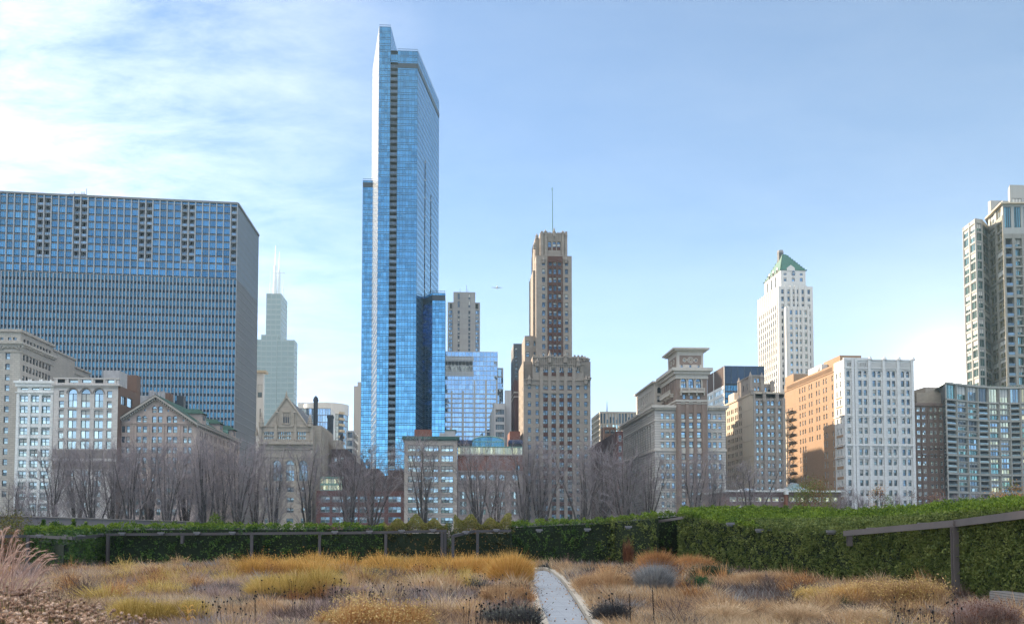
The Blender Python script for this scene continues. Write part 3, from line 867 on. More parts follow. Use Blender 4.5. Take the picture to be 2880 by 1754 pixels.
        for k in range(24):
            y = Y0 + 2 + (yb - Y0 - 3) * k / 23; x = xe - sg * .8; t.box(x - .5, x + .5, y - .25, y + .25, ze - 1.5, ze - .8)
    bb = b.mb('trim', M['pink_stone'])
    zc = Z_(1190, 440, Y0); bb.obox((xl, Y0), (xr, Y0), zc - .1, zc + .25, 0, .3)
    for i in range(70): bb.obox((xl, Y0), (xr, Y0), zc - .7, zc - .1, 0, .2, i * F.L / 70, i * F.L / 70 + .22)
    for px in (374, 382, 418, 426, 460, 468, 505, 513): u = F.U(px); bb.obox((xl, Y0), (xr, Y0), 0, zc - .7, 0, .25, u - .22, u + .22)
    # dormers down the side slope
    for px, py, wpx in ((563, 1158, 20), (612, 1186, 16), (650, 1204, 15)):
        for y in [Yfor(xs - 2.2, px, py)]:
            z1 = at(px, py, y).z; 
            d = Bd = b.mb('dormer', M['pink_stone'], px)
            x0, x1 = xs - 9, xs - 1.5; d.box(x0, x1, y, y + 5.5, ze - .5, z1 - .6)
            d.use(M['green_tile']); zc_ = z1 - .6
            d.poly((x0, y - .6, zc_), (x1 + .8, y - .6, zc_), (x1 - 2, y + 2.7, z1 + 1.4), (x0, y + 2.7, z1 + 1.4))
            d.poly((x1 + .8, y - .6, zc_), (x1 + .8, y + 6, zc_), (x1 - 2, y + 2.7, z1 + 1.4))
            d.poly((x0, y + 6, zc_), (x1 + .8, y + 6, zc_), (x1 - 2, y + 2.7, z1 + 1.4), (x0, y + 2.7, z1 + 1.4))
            d.use(M['fr_dark']); d.box(x1 - .1, x1 + .05, y + 1.2, y + 4.2, zc_ - 2.2, zc_ - .6)
    dm = b.mb('dormer_windows', M['copper'])
    for y0_, y1_ in ((Yfor(xs, 575), Yfor(xs, 603)), (Yfor(xs, 620), Yfor(xs, 642)), (Yfor(xs, 655), Yfor(xs, 668))):
        x = xs - 3.2; z0 = ze + 1.0; dm.box(x - 4, x, y0_ + 5, y1_ + 4, z0 - 2, z0 + 2.6)
        n = max(2, int((y1_ - y0_) / 2.4))
        for k in range(n):
            y = y0_ + 5 + (y1_ - y0_ - 1) * (k + .5) / n; dm.use(M['glass_dark']).box(x, x + .08, y - .55, y + .55, z0, z0 + 2.1); dm.use(M['copper'])
    ch = b.mb('chimney', M['fr_dark']); y = yb - 20; x = X_(505, y); ch.box(x - 1.4, x + 1.4, y, y + 3, 40, Z_(1112, 505, y))
    b.finish()
gable_club()
# brick rooftop plant behind the gable
def roof_plant():
    y = 400.0
    x0, x1 = X_(447, y), X_(476, y)
    b = Bld('brick_building', 'small brown brick rooftop block with pale ducts just behind the gable peak', 'building', (x0 + x1) / 2, y)
    pts = [(x0, y), (x1, y), (x1, Yfor(x1, 486)), (x0, Yfor(x1, 486))]
    b.block(pts, 0, Z_(1104, 460, y), {}, M['brick_brown'])
    m = b.mb('roof_ducts', M['metal_pale'])
    xa, xb = X_(393, y - 4), X_(436, y - 4); m.box(xa, xb, y - 4, y + 6, 40, Z_(1112, 410, y - 4)); 
    for px, t in ((424, 1098), (430, 1100), (447, 1102), (457, 1100)): m.cyl(X_(px, y - 5), y - 5, 50, Z_(t, px, y - 5), .9, n=8)
    b.finish()
roof_plant()

# ------------------------------------------------------------------ 6 far stepped skyscraper
M['far_glass'] = glassmat('far_tower_glass', (.05, .07, .08), .4, .25, .01, .15)
M['far_band'] = wallmat('far_tower_band', (.10, .11, .12), .6)
M['mast'] = wallmat('white_mast', (.62, .62, .62), .6)
def far_tower():
    Y0 = 2300.0
    b = Bld('skyscraper', 'far hazy dark skyscraper with stepped tubes and twin white masts', 'skyscraper', X_(780, Y0), Y0)
    def tube_(pl, pr, ps, pt, Yf, key):
        p = rect(pl, pr, Yf, None, ps, 900); z = Z_(pt, (pl + pr) / 2, Yf)
        for k, (i, j) in enumerate(((0, 1), (1, 2))):
            F = Face(p[i], p[j]); n = int(z / 13)
            b.curtain(F, [z * q / n for q in range(n + 1)], max(3, int(F.L / 14)), M['far_glass'], M['far_band'], vw=1.6, hw=3.6, vd=.4, part='wall_' + key)
        b.wall(Face(p[2], p[3]), 0, z, (), M['far_band'], key=key); b.wall(Face(p[3], p[0]), 0, z, (), M['far_band'], key=key)
        b.lid(p, z)
        return p, z
    p, zt = tube_(748, 790, 807, 827, Y0 + 45, 'shaft')
    tube_(735, 780, 788, 943, Y0 + 20, 'step')
    tube_(720, 829, 837, 957, Y0 + 22, 'base')
    for px, t, r in ((774, 690, 5.2), (785, 708, 4.4), (760, 763, 1.2), (797, 787, 1.2)):
        y = Y0 + 70; x = X_(px, y, 800); zt2 = Z_(t, px, y)
        m = b.mb('mast', M['mast'], px); m.cyl(x, y, zt - 2, zt + (zt2 - zt) * .6, r, r * .7, 8); m.cyl(x, y, zt + (zt2 - zt) * .6, zt2, r * .35, r * .15, 6)
    b.mb('mast_brace', M['mast']).box(X_(760, Y0 + 70), X_(797, Y0 + 70), Y0 + 69, Y0 + 71, zt + 60, zt + 62)
    b.finish()
far_tower()
# ------------------------------------------------------------------ 8 white sliver, 9 curved glass tower, 10 grey shaft, small ones
M['pale_panel'] = wallmat('pale_panel', (.60, .60, .58), .5, .06, .2)
M['grey_concrete'] = wallmat('grey_concrete', (.30, .295, .29), .85, .08, .1, course=(3.2, 3.2, .10), mortar=.8)
M['grey_dark'] = wallmat('dark_grey_panel', (.075, .08, .09), .6, .1)
def simple(name, label, pl, pr, ps, pt, Y0, mat, w=None, py=None, cat='building', opsf=None, opss=None, dep=.3, fr='fr_dark', gl='glass', cor=None, group=None, nmax=96, post=None):
    py = py or pt + 40
    p = rect(pl, pr, Y0, ps[0], None, py) if isinstance(ps, tuple) else rect(pl, pr, Y0, None, ps, py)
    z = Z_(pt, (pl + pr) / 2, Y0)
    b = Bld(name, label, cat, (p[0][0] + p[1][0]) / 2, Y0 + 5, group)
    left = None if isinstance(ps, tuple) else (ps < pl)
    ops = {}
    F = Face(p[0], p[1]); 
    if opsf: ops[0] = opsf(F, z)
    if opss and left is not None:
        k = 3 if left else 1
        ops[k] = opss(Face(p[k], p[(k + 1) % 4]), z)
    b.block(p, 0, z, ops, mat, dep, fr=fr, gl=gl)
    if cor: b.ring(p, z - cor[0], z + .15, cor[1], cor[2] if len(cor) > 2 else mat)
    if post: post(b, p, z, F)
    b.finish(nmax)
    return b
def rowsz(z, n, pitch, h, first): return [(z - first - i * pitch - h, z - first - i * pitch) for i in range(n)]

M['gold_cornice'] = wallmat('buff_cornice', (.5, .42, .3), .6)
def p8(b, p, z, F):
    b.mb('roof_cornice', M['gold_cornice']).prism(outset(p, 1.6), z - .8, z + .4)
    m = b.mb('mullions', M['glass_dark']); m.obox(p[0], p[1], z - 60, z - 20, 0, .1, F.L * .74, F.L * .8)
simple('narrow_tower', 'pale sliver of tower with jutting flat cornice beside the blue slab', 705, 741, (503.,), 1044, 500.0, M['pale_panel'], post=p8,
       opsf=lambda F, z: [(F.L * .55, F.L * .9, z - 14, z - 7, 'fixed')])
M['curved_glass'] = glassmat('curved_glass', (.42, .56, .68), .85, .05, .04, .2)
def curved():
    Y0 = 600.0; x0, x1 = X_(846, Y0), X_(972, Y0); cx_, R_ = (x0 + x1) / 2, (x1 - x0) / 2
    b = Bld('curved_tower', 'rounded pale blue glass residential tower behind the club chimneys', 'tower', cx_, Y0 + R_)
    z = Z_(1131, 915, Y0); n = 22; cyy = Y0 + R_
    pts = [(cx_ - R_ * math.cos(math.pi * i / n), cyy - R_ * 1.0 * math.sin(math.pi * i / n)) for i in range(n + 1)]
    nf = 26; zs = [z - 7 - i * 3.9 for i in range(nf)][::-1]
    for i in range(n):
        F = Face(pts[i], pts[i + 1])
        if i in (16, 17):
            b.curtain(F, zs, 1, M['glass_dark'], None, part='balcony_bay')
            for q in zs: b.mb('balcony', M['gold_cornice'], (i, q)).obox(F.A, F.B, q, q + 1.5, -.2, 1.2)
        else: b.curtain(F, zs, 1, M['curved_glass'], M['fr_grey'], vw=.25, hw=.5)
        b.mb('parapet', M['pale_panel']).obox(F.A, F.B, z - 7, z, -.5, .4)
    b.lid([(p[0], p[1]) for p in pts], z - 7)
    b.mb('penthouse', M['pale_panel']).box(X_(838, Y0 + 30), X_(880, Y0 + 30), Y0 + 28, Y0 + 45, z - 20, Z_(1133, 860, Y0 + 30))
    b.finish()
curved()
def low_glass(b, p, z, F):
    b.curtain(F, [z - 4 * i for i in range(12)][::-1], 12, M['curved_glass'], M['fr_grey'], vw=.2, hw=.4, o=.2)
simple('glass_office', 'low pale glass office wing in front of the rounded tower', 838, 930, (560,), 1148, 540.0, M['pale_panel'], post=low_glass)
M['tower_stone'] = wallmat('grey_tower_stone', (.40, .37, .34), .85, .08, .1)
simple('stone_tower', 'slim grey stone tower peeking out left of the tall glass tower', 1001, 1060, 995, 1094, 700.0, M['tower_stone'], cat='tower',
       opsf=lambda F, z: grid(even(F, 7, 1.4, .5, .5, style='fixed'), rowsz(z, 26, 4.0, 2.3, 10)), nmax=60,
       post=lambda b, p, z, F: b.mb('crown', M['tower_stone']).box(p[0][0] + 1, p[0][0] + 9, p[0][1] + 1, p[0][1] + 9, z, Z_(1073, 1003, 700)))
simple('office_block', 'small white office block with dark square windows left of the tall glass tower', 975, 993, 1008, 1210, 470.0, M['pale_panel'],
       opsf=lambda F, z: grid(even(F, 1, 2.6, .3, .3, style='fixed/2'), rowsz(z, 6, 4.2, 2.9, .8)),
       opss=lambda F, z: grid(even(F, 6, 3, 1, 1, style='fixed'), rowsz(z, 6, 4.2, 2.9, .8)), gl='glass_dark')

# ------------------------------------------------------------------ 11 tall blue glass tower
M['leg_glass'] = glassmat('blue_tower_glass', (.19, .48, .66), .92, .03, .02, .20, wave=.03)
M['leg_side'] = glassmat('blue_tower_side_glass', (.18, .49, .72), .92, .03, .008, .08, wave=.015)
M['leg_south'] = glassmat('skylit_side_glass', (.58, .64, .72), .9, .12, .01, .05)
M['leg_mull'] = wallmat('blue_grey_mullion', (.05, .11, .18), .4)
M['leg_dark'] = wallmat('dark_band', (.03, .045, .06), .4)
def tall_tower():
    Y0 = 430.0
    b = Bld('glass_skyscraper', 'tallest tower, blue mirror glass with a dark slot of balconies down its face', 'skyscraper', X_(1140, Y0), Y0 + 20)
    fl = 3.02
    def zof(py, px, Y=Y0): return Z_(py, px, Y)
    def floors(z, base=0): 
        n = int((z - base) / fl); return [z - fl * i for i in range(n + 1)][::-1]
    A0 = (X_(1062, Y0, 700), Y0); A1 = (X_(1095, Y0, 700), Y0); A2 = (X_(1115, Y0, 700), Y0); A3 = (X_(1172, Y0, 700), Y0)
    BR = (X_(1233, 482, 700), 482.0); BL = (X_(1044, 472, 700), 472.0)
    z1, z2 = zof(76, 1080), zof(144, 1145)
    f1, f2 = floors(z1), floors(z2)
    kw = dict(vw=.12, hw=.24, vd=.08, double=.75)
    F = Face(A0, A1); b.curtain(F, f1, 4, M['leg_glass'], M['leg_mull'], **kw)
    F = Face(A2, A3); b.curtain(F, f2, 7, M['leg_glass'], M['leg_mull'], key='main', **kw)
    band = b.mb('louvre_band', M['leg_dark']); zb = zof(192, 1145)
    band.obox(A2, A3, zb, zb + 2.2, .02, .22); 
    F = Face(A3, BR); band.obox(A3, BR, zb, zb + 2.2, .02, .22)
    # right face with two dark slots
    nb = 22
    sl = {7: z2 - 46, 13: z2 - 60}
    def skip(i, j): return i in sl and f2[j] < sl[i]
    b.curtain(F, f2, nb, M['leg_side'], M['leg_mull'], vw=.05, hw=.22, vd=.06, double=.75, skip=skip, key='main')
    for i, zt in sl.items():
        u0, u1 = i * F.L / nb, (i + 1) * F.L / nb
        s = b.mb('balcony_slot', M['dark'], i); s.obox(A3, BR, 10, zt, -1.6, -1.4, u0, u1); s.obox(A3, BR, 10, zt, -1.4, -.02, u0 - .15, u0); s.obox(A3, BR, 10, zt, -1.4, -.02, u1, u1 + .15)
        z = zt
        while z > 20:
            b.mb('balcony_slot', M['pale_panel'], i).obox(A3, BR, z - .35, z, -1.4, .05, u0, u1); z -= fl * 3
    # high fin return
    C1 = (X_(1120, 456, 100), 456.0)
    zs_ = [q for q in f1 if q > z2 - 2 * fl]
    b.curtain(Face(A1, C1), zs_, 6, M['leg_side'], M['leg_mull'], vw=.06, hw=.16, vd=.06)
    # left sliver, reflection of bright southern sky put into its pale colour
    b.curtain(Face(BL, A0), f1, 10, M['leg_south'], M['pale_panel'], vw=.08, hw=.2, vd=.06)
    C0 = (BL[0] + 6, 472.0)
    b.wall(Face(C1, BL), 0, z1, (), M['leg_dark']); b.wall(Face(BR, C1), 0, z2, (), M['leg_dark'])
    b.lid([A0, A1, C1, BL], z1); b.lid([A1, A2, A3, BR, C1], z2)
    # balcony slot: back wall, side walls, a slab with a glass rail on every floor
    zt = zof(172, 1105)
    yb = Y0 + 3.2
    s = b.mb('slot_wall', M['leg_dark']); s.box(A1[0], A2[0], yb, yb + .2, 0, zt)
    b.mb('slot_wall', M['leg_mull']).box(A1[0] - .1, A1[0], Y0 + .01, yb, 0, zt); b.mb('slot_wall', M['leg_mull']).box(A2[0], A2[0] + .1, Y0 + .01, yb, 0, zt)
    b.curtain(Face((A1[0], Y0 + 1.2), (A2[0], Y0 + 1.2)), [zt, zt + 4, zof(150, 1105)], 3, M['leg_glass'], M['leg_mull'], **kw)
    bx = (A1[0] + A2[0]) / 2; hw = (A2[0] - A1[0]) / 2 - .06
    m = MB(M['leg_dark']); m.box(-hw, hw, .0, 3.1, -.55, 0); m.use(M['glass_mid']); m.box(-hw, hw, .05, .10, 0, 1.05)
    m.use(M['fr_grey']); m.box(-hw, hw, .02, .12, 1.05, 1.12); m.box(-.05, .05, .03, .11, 0, 1.05)
    m.use(M['leg_mull']); m.box(-hw * .7, -hw * .3, 2.6, 3.0, 0, 1.6)
    me = m.mesh('balcony')
    z = zt - fl; c = 0
    while z > zof(1318, 1105) and c < 100:
        o = bpy.data.objects.new('balcony', me); COL.objects.link(o); o.parent = b.root
        o.location = (bx - b.root.location.x, Y0 - b.root.location.y, z); z -= fl; c += 1
    # lower side wings
    Yw = 466.0; x0, x1 = X_(1017, Yw, 900), X_(1046, Yw, 900); zw = Z_(508, 1030, Yw)
    p = [(x0, Yw), (x1, Yw), (x1, Yw + 14), (x0, Yw + 14)]
    b.curtain(Face(p[0], p[1]), floors(zw), 4, M['leg_glass'], M['leg_mull'], key='wing_a', **kw); b.wall(Face(p[2], p[3]), 0, zw, (), M['leg_dark']); b.wall(Face(p[3], p[0]), 0, zw, (), M['leg_dark']); b.lid(p, zw)
    band.obox(p[0], p[1], zw - 3.4, zw - 1.0, .02, .2)
    Yw = 437.0; x0, x1 = X_(1215, Yw, 1000), X_(1252, Yw, 1000); zw = Z_(824, 1235, Yw)
    q0 = (X_(1188, 446, 1000), 446.0)
    p = [(x0, Yw), (x1, Yw), (x1, Yw + 25), (x0, Yw + 25)]
    b.curtain(Face(p[0], p[1]), floors(zw), 4, M['leg_glass'], M['leg_mull'], key='wing_b', **kw)
    b.curtain(Face(q0, p[0]), floors(zw), 3, M['leg_glass'], M['leg_mull'], key='wing_b', **kw)
    b.wall(Face(p[1], p[2]), 0, zw, (), M['leg_dark']); b.wall(Face(p[2], q0), 0, zw, (), M['leg_dark']); b.lid([q0, p[0], p[1], p[2]], zw)
    band.obox(p[0], p[1], zw - 3.6, zw - 1.0, .02, .2); band.obox(q0, p[0], zw - 3.6, zw - 1.0, .02, .2)
    for px in (1218, 1228, 1240, 1250): b.mb('mast', M['fr_grey'], px).cyl(X_(px, Yw + 1, 820), Yw + 1, zw - .2, zw + 1.6, .07, n=5)
    # podium
    P0, P1 = X_(990, 424), X_(1185, 424); zp = Z_(1318, 1100, 424)
    b.curtain(Face((P0, 424), (P1, 424)), [zp - 3.9 * i for i in range(9)][::-1], 24, M['leg_glass'], M['leg_mull'], vw=.14, hw=.3, key='podium')
    b.mb('podium_roof', M['roof']).box(P0, P1, 424.1, 470, zp - .5, zp - .1)
    b.finish()
tall_tower()

# ------------------------------------------------------------------ 12, 13, 14
def conc(b, p, z, F):
    y = p[0][1] - 1.2; xa, xb = X_(1274, y), X_(1336, y); z2 = Z_(821, 1300, y)
    G = Face((xa, y), (xb, y))
    o2 = grid(cols(G, [(1290, 5.5, 'fixed'), (1320, 5.5, 'fixed')], 900), rowsz(z2, 60, 2.55, 2.0, 11.5))
    o2 += grid(cols(G, [(1290, 5.5, 'fixed'), (1320, 5.5, 'fixed')], 900), [(z2 - 4.5, z2 - 1), (z2 - 9.5, z2 - 5.6)])
    b.block([(xa, y), (xb, y), (xb, y + 16), (xa, y + 16)], 0, z2, {0: o2}, M['grey_concrete'], .3, key='core', gl='glass_dark')
    for px, h in ((1312, 5.5), (1316, 3), (1294, 3)): b.mb('antenna', M['fr_grey'], px).cyl(X_(px, y + 4, 820), y + 4, z2 - .2, z2 + h, .12, n=5)
simple('concrete_tower', 'grey concrete tower with narrow window strips just right of the tall glass tower', 1259, 1350, (590,), 850, 560.0, M['grey_concrete'], cat='tower', post=conc,
       opsf=lambda F, z: grid(cols(F, [(1267, 10, 'fixed/2'), (1342, 9, 'fixed/2')], 900), rowsz(z, 50, 2.55, 2.1, 5)) + grid(cols(F, [(1268, 6, 'open'), (1341, 8, 'open')], 900), [(z - 3.9, z - .8)]))
M['lc_glass'] = glassmat('light_glass', (.36, .52, .66), .9, .04, .03, .12, wave=.05)
M['lc_gold'] = glassmat('gold_reflection_glass', (.5, .42, .3), .8, .15, .05, .2)  # gold reflection inside the opening put into the glass colour
def glass13():
    Y0 = 480.0; p = rect(1249, 1399, Y0, 520.0, py=1100); z = Z_(989, 1320, Y0)
    b = Bld('glass_office', 'pale blue glass office building with white grid and a large louvred opening top left', 'building', (p[0][0] + p[1][0]) / 2, Y0 + 8)
    F = Face(p[0], p[1]); pt = 13.4 * Y0 / FOC
    zs = [z - pt * i for i in range(31)][::-1]
    u8 = F.U(1332)
    cw = F.L / 15
    def skip(i, j): return i * cw < u8 - .5 * cw and z - 15 * Y0 / FOC > zs[j] > z - 70 * Y0 / FOC - .01
    b.curtain(F, zs, 15, M['lc_glass'], M['pale_panel'], vw=.16, hw=.28, vd=.15, skip=skip)
    m = b.mb('mullions', M['pale_panel'])
    for px in (1270, 1302, 1334, 1366, 1397):
        u = F.U(px); m.obox(F.A, F.B, 10, z - (112 if px < 1330 else 80) * Y0 / FOC, .15, .4, u - .45, u + .45)
    for i in range(22): m.obox(F.A, F.B, z - (120 + 13.4 * i) * Y0 / FOC - .25, z - (120 + 13.4 * i) * Y0 / FOC + .35, .16, .38)
    za, zb = z - 70 * Y0 / FOC, z - 15 * Y0 / FOC
    o = b.mb('mechanical_screen', M['fr_grey']); n = 8
    o.obox(F.A, F.B, za, zb, -8, -7.8, 0, u8)
    o.use(M['lc_gold']).obox(F.A, F.B, za + 3.5, zb - 2.5, -7.7, -7.5, .5, u8 - .5)
    o.use(M['pale_panel']).obox(F.A, F.B, za, za + 2.5, .0, .1, 0, u8); o.obox(F.A, F.B, zb - 1.8, zb, 0, .1, 0, u8)
    for i in range(21): o.use(M['fr_grey']).obox(F.A, F.B, za, zb, .0, .12, i * u8 / 20.5, i * u8 / 20.5 + .12)
    for k in range(3):
        a = F.P(u8 * k / 3 + 1.5, -2); c = F.P(u8 * (k + .9) / 3, -2)
        o.tube([(a.x, a.y, zb), (c.x, c.y, za)], [.25, .25], 5)
    G = Face(p[1], p[2]); b.curtain(G, zs, 8, M['lc_glass'], M['pale_panel'])
    b.wall(Face(p[2], p[3]), 0, z, (), M['pale_panel']); b.wall(Face(p[3], p[0]), 0, z, (), M['pale_panel']); b.lid(p, z - .3)
    # right step
    Y1 = 486.0; q = rect(1398, 1415.5, Y1, 515.0, py=1100); zq = Z_(1034, 1405, Y1)
    b.curtain(Face(q[0], q[1]), [zq - 5 - 3.2 * i for i in range(24)][::-1], 3, M['lc_glass'], M['pale_panel'], vw=.16, hw=.28, key='step')
    b.block(q, zq - 5, zq, {0: [(.4, 2.4, zq - 4.5, zq - .5, 'fixed')]}, M['pale_panel'], key='step'); b.wall(Face(q[1], q[2]), 0, zq - 5, (), M['pale_panel'], key='step')
    b.finish()
glass13()
simple('dark_tower', 'narrow dark grey office tower behind the left shoulder of the brown deco skyscraper', 1444, 1475, 1437, 966, 470.0, M['grey_dark'], cat='tower', gl='glass_pale',
       opsf=lambda F, z: grid(cols(F, [(1452, 7, 'fixed')], 1000), rowsz(z, 26, 2.0, 1.25, 2.2)),
       opss=lambda F, z: grid(even(F, 4, 1.6, .5, .5, style='fixed'), rowsz(z, 26, 2.0, 1.25, 2.2)))
M['dark_brick'] = wallmat('dark_red_brick', (.075, .035, .032), .9, .15, .3)
simple('brick_tower', 'dark red brick building squeezed beside the brown deco skyscraper', 1446, 1472, 1438, 1068, 420.0, M['dark_brick'],
       post=lambda b, p, z, F: [b.ring(p, z - k, z - k + .5, .25, M['grey_stone_plain']) for k in (6, 8, 32, 34)])
M['office_white'] = wallmat('pale_grey_concrete', (.50, .50, .50), .8, .08, .2)
simple('office_building', 'pale grey concrete office building with rows of deep dark windows', 1390, 1420, 1377, 1134, 400.0, M['office_white'], gl='glass_dark', dep=.8,
       opsf=lambda F, z: grid(even(F, 4, .85, .6, .3, style='fixed'), rowsz(z, 9, 3.3, 2.2, 2.6)), opss=lambda F, z: grid(even(F, 6, .8, .6, .6, style='fixed'), rowsz(z, 9, 3.3, 2.2, 2.6)))
simple('office_building', 'plain light grey slab wall rising behind the pale concrete office building', 1420.5, 1438, 1419, 1097, 404.0, M['office_white'])
M['club_brick'] = wallmat('red_brick', (.21, .085, .06), .9, .18, .5, course=(.6, .2, .02), mortar=.85)
simple('lift_house', 'small plain red brick lift house between the office and the deco skyscraper', 1434, 1463, (365,), 1212, 350.0, M['club_brick'])

# ------------------------------------------------------------------ 7 gothic club
M['gothic'] = wallmat('buff_limestone', (.39, .335, .275), .88, .16, .4, course=(1.4, .5, .025), mortar=.8)
M['slate'] = wallmat('slate_roof', (.05, .058, .068), .6, .2, .4, course=(.5, .4, .04), mortar=.6)
def gothic():
    Y0 = 332.0
    b = Bld('gothic_clubhouse', 'buff limestone gothic clubhouse with steep pointed gable and arched windows', 'building', X_(800, Y0), Y0 + 15)
    xl, xr = X_(731, Y0), X_(880, Y0); yb = Yfor(xr, 905, 1230)
    z1 = Z_(1197, 800, Y0); zp = Z_(1236, 800, Y0)
    F = Face((xl, Y0), (xr, Y0))
    ops = []
    for c in (747, 752.5, 758, 763.5, 769, 787, 793, 799, 805, 811, 817, 841, 847, 853, 859):
        ops += grid(cols(F, [(c - 2, 4.3, 'arch')], 1220), [(Z_(1223, 800, Y0), Z_(1213, 800, Y0))])
        ops += grid(cols(F, [(c - 2, 4.6, 'fixed')], 1220), [(Z_(1234, 800, Y0), Z_(1226, 800, Y0))])
    for px in (780, 816, 853):
        ops += grid(cols(F, [(px, 24, 'arch/3')], 1320), [(Z_(1352, 800, Y0), Z_(1294, 800, Y0))])
    ops += grid(cols(F, [(x, 10, 'sash') for x in (750, 780, 812, 822, 853)], 1320), rows(1376, 29, 4, 13, 800, Y0))
    b.wall(F, 0, z1, ops, M['gothic'], .6, fr='fr_grey')
    b.wall(Face((xr, Y0), (xr, yb)), 0, z1 - 1, (), M['gothic'], key='side')
    b.wall(Face((xl, yb), (xl, Y0)), 0, z1 - 1, (), M['gothic'], key='left'); b.wall(Face((xr, yb), (xl, yb)), 0, z1 - 1, (), M['gothic'], key='back')
    # gable wall and roof
    ga, gl_, gr = (X_(805, Y0), Z_(1118, 805, Y0)), X_(748, Y0), X_(864, Y0)
    G = b.mb('gable', M['gothic']); G.poly((gl_, Y0, z1), (gr, Y0, z1), (ga[0], Y0, ga[1])); G.poly((xl, Y0, z1), (gl_, Y0, z1), (gl_, Y0 + 1, z1), (xl, Y0 + 1, z1))
    for s, xe in ((1, gr), (-1, gl_)):
        G.tube([(xe, Y0 - .1, z1), (ga[0], Y0 - .1, ga[1] + .3)], [.42, .42], 4)
    yr = Y0 + 44
    R_ = b.mb('roof', M['slate'])
    R_.poly((ga[0], Y0 + .3, ga[1]), (gr, Y0 + .3, z1), (gr, yr, z1), (ga[0], yr, ga[1])); R_.poly((ga[0], Y0 + .3, ga[1]), (ga[0], yr, ga[1]), (gl_, yr, z1), (gl_, Y0 + .3, z1))
    R_.poly((gl_, yr, z1), (gr, yr, z1), (ga[0], yr, ga[1]))
    # tracery panel and small niches
    T = b.mb('tracery', M['gothic'])
    for px in (795, 815): T.box(X_(px, Y0) - .15, X_(px, Y0) + .15, Y0 - .3, Y0, Z_(1192, 805, Y0), Z_(1158, 805, Y0))
    for py in (1158, 1192): T.box(X_(794, Y0), X_(816, Y0), Y0 - .3, Y0, Z_(py, 805, Y0) - .15, Z_(py, 805, Y0) + .15)
    for px in (798.5, 805, 811.5):
        x = X_(px, Y0); 
        P = [(x + .42 * math.cos(math.pi * k / 6), Y0 - .1, Z_(1172, 805, Y0) + .8 * math.sin(math.pi * k / 6)) for k in range(7)]
        T.tube(P, [.1] * 7, 4)
        T.use(M['grey_dark']).box(x - .3, x + .3, Y0 - .03, Y0, Z_(1189, 805, Y0), Z_(1172, 805, Y0)); T.use(M['gothic'])
    for px in (779, 829):
        x = X_(px, Y0); T.box(x - .5, x - .25, Y0 - .3, Y0, Z_(1200, 805, Y0), Z_(1160, 805, Y0)); T.box(x + .25, x + .5, Y0 - .3, Y0, Z_(1200, 805, Y0), Z_(1160, 805, Y0)); T.cyl(x, Y0 - .1, Z_(1160, 805, Y0), Z_(1153, 805, Y0), .6, .1, 6)
    def finial(px, py0, py1, r, key, y=Y0 - .4):
        f = b.mb('finial', M['gothic'], key); x = X_(px, y, py0); za, zb = Z_(py0, px, y), Z_(py1, px, y); h = zb - za
        f.cyl(x, y, za, za + h * .3, r, r, 6)
        for k in range(4): f.cyl(x, y, za + h * (.3 + .15 * k), za + h * (.38 + .15 * k), r * (1.25 - .25 * k), r * (.7 - .15 * k), 6)
        f.cyl(x, y, za + h * .3, zb, r * .8, .05, 6)
    finial(735, 1200, 1158, .9, 'l'); finial(872, 1200, 1160, .9, 'r'); finial(805.5, 1120, 1098, .45, 't'); finial(722, 1225, 1200, .6, 'l2', Y0 + 3)
    m = b.mb('battlements', M['gothic']); zb = Z_(1240, 800, Y0)
    m.box(xl - .3, xr + .3, Y0 - 1.4, Y0 + .0, zb - 1.2, zb - .2)
    n = 24
    for i in range(n):
        x = xl + (xr - xl) * (i + .25) / n
        m.box(x, x + (xr - xl) / n * .5, Y0 - 1.4, Y0 - 1.0, zb - .2, zb + .5)
    for py, o in ((1212, .25), (1199, .3), (1262, .5), (1284, .3)): m.box(xl - o, xr + o, Y0 - o, Y0 + .05, Z_(py, 800, Y0) - .2, Z_(py, 800, Y0) + .15)
    for px in (733, 776, 831, 877): m.box(X_(px, Y0) - .45, X_(px, Y0) + .45, Y0 - .5, Y0 + .05, 0 if px in (733, 877) else Z_(1236, 800, Y0), z1 + .4)
    for px in (780, 816, 853):
        x = X_(px, Y0); P = [(x + 1.7 * math.cos(math.pi * k / 10), Y0 - .2, Z_(1294, 800, Y0) - 1.5 + 1.7 * math.sin(math.pi * k / 10)) for k in range(11)]
        m.tube(P, [.2] * 11, 4)
    # stepped side buildings going back
    y1 = yb + .01
    S1 = rect(880.3, 906, Y0 + 12, None, 922, 1230)
    b.block(rect(878, 903, Y0 + 6, None, 935, 1230), 0, Z_(1196, 890, Y0 + 6), {}, M['gothic'], key='annex')
    b.mb('annex_pilasters', M['gothic'])
    xs = X_(903, Y0 + 6, 1230)
    for i in range(8):
        y = Y0 + 8 + i * 3.6; b.mb('annex_pilasters', M['gothic']).box(xs, xs + .7, y, y + 1.2, 0, Z_(1198, 903, Y0 + 6))
    for px, t, wpx, yy, k in ((888, 1113, 13, Y0 + 14, 'a'), (928, 1166, 15, Y0 + 40, 'b'), (961, 1218, 10, Y0 + 44, 'c')):
        c = b.mb('chimney', M['fr_dark'], k); x = X_(px, yy, t + 30); r = wpx / 2 * yy / FOC; zt = Z_(t, px, yy)
        if k == 'b': c.box(x - r, x + r, yy, yy + 2.5, 20, zt); c.box(x - r - .2, x + r + .2, yy - .2, yy + 2.7, zt - 1.2, zt - .3)
        else:
            c.cyl(x, yy, 20, zt - .5, r, r * .93, 10); c.cyl(x, yy, zt - 2, zt - 1.2, r * 1.15, r * 1.15, 10); c.cyl(x, yy, zt - .5, zt, r * .5, r * .4, 8)
    b.finish()
gothic()
M['brown_dark'] = wallmat('dark_brown_brick', (.09, .06, .055), .9, .2, .4)
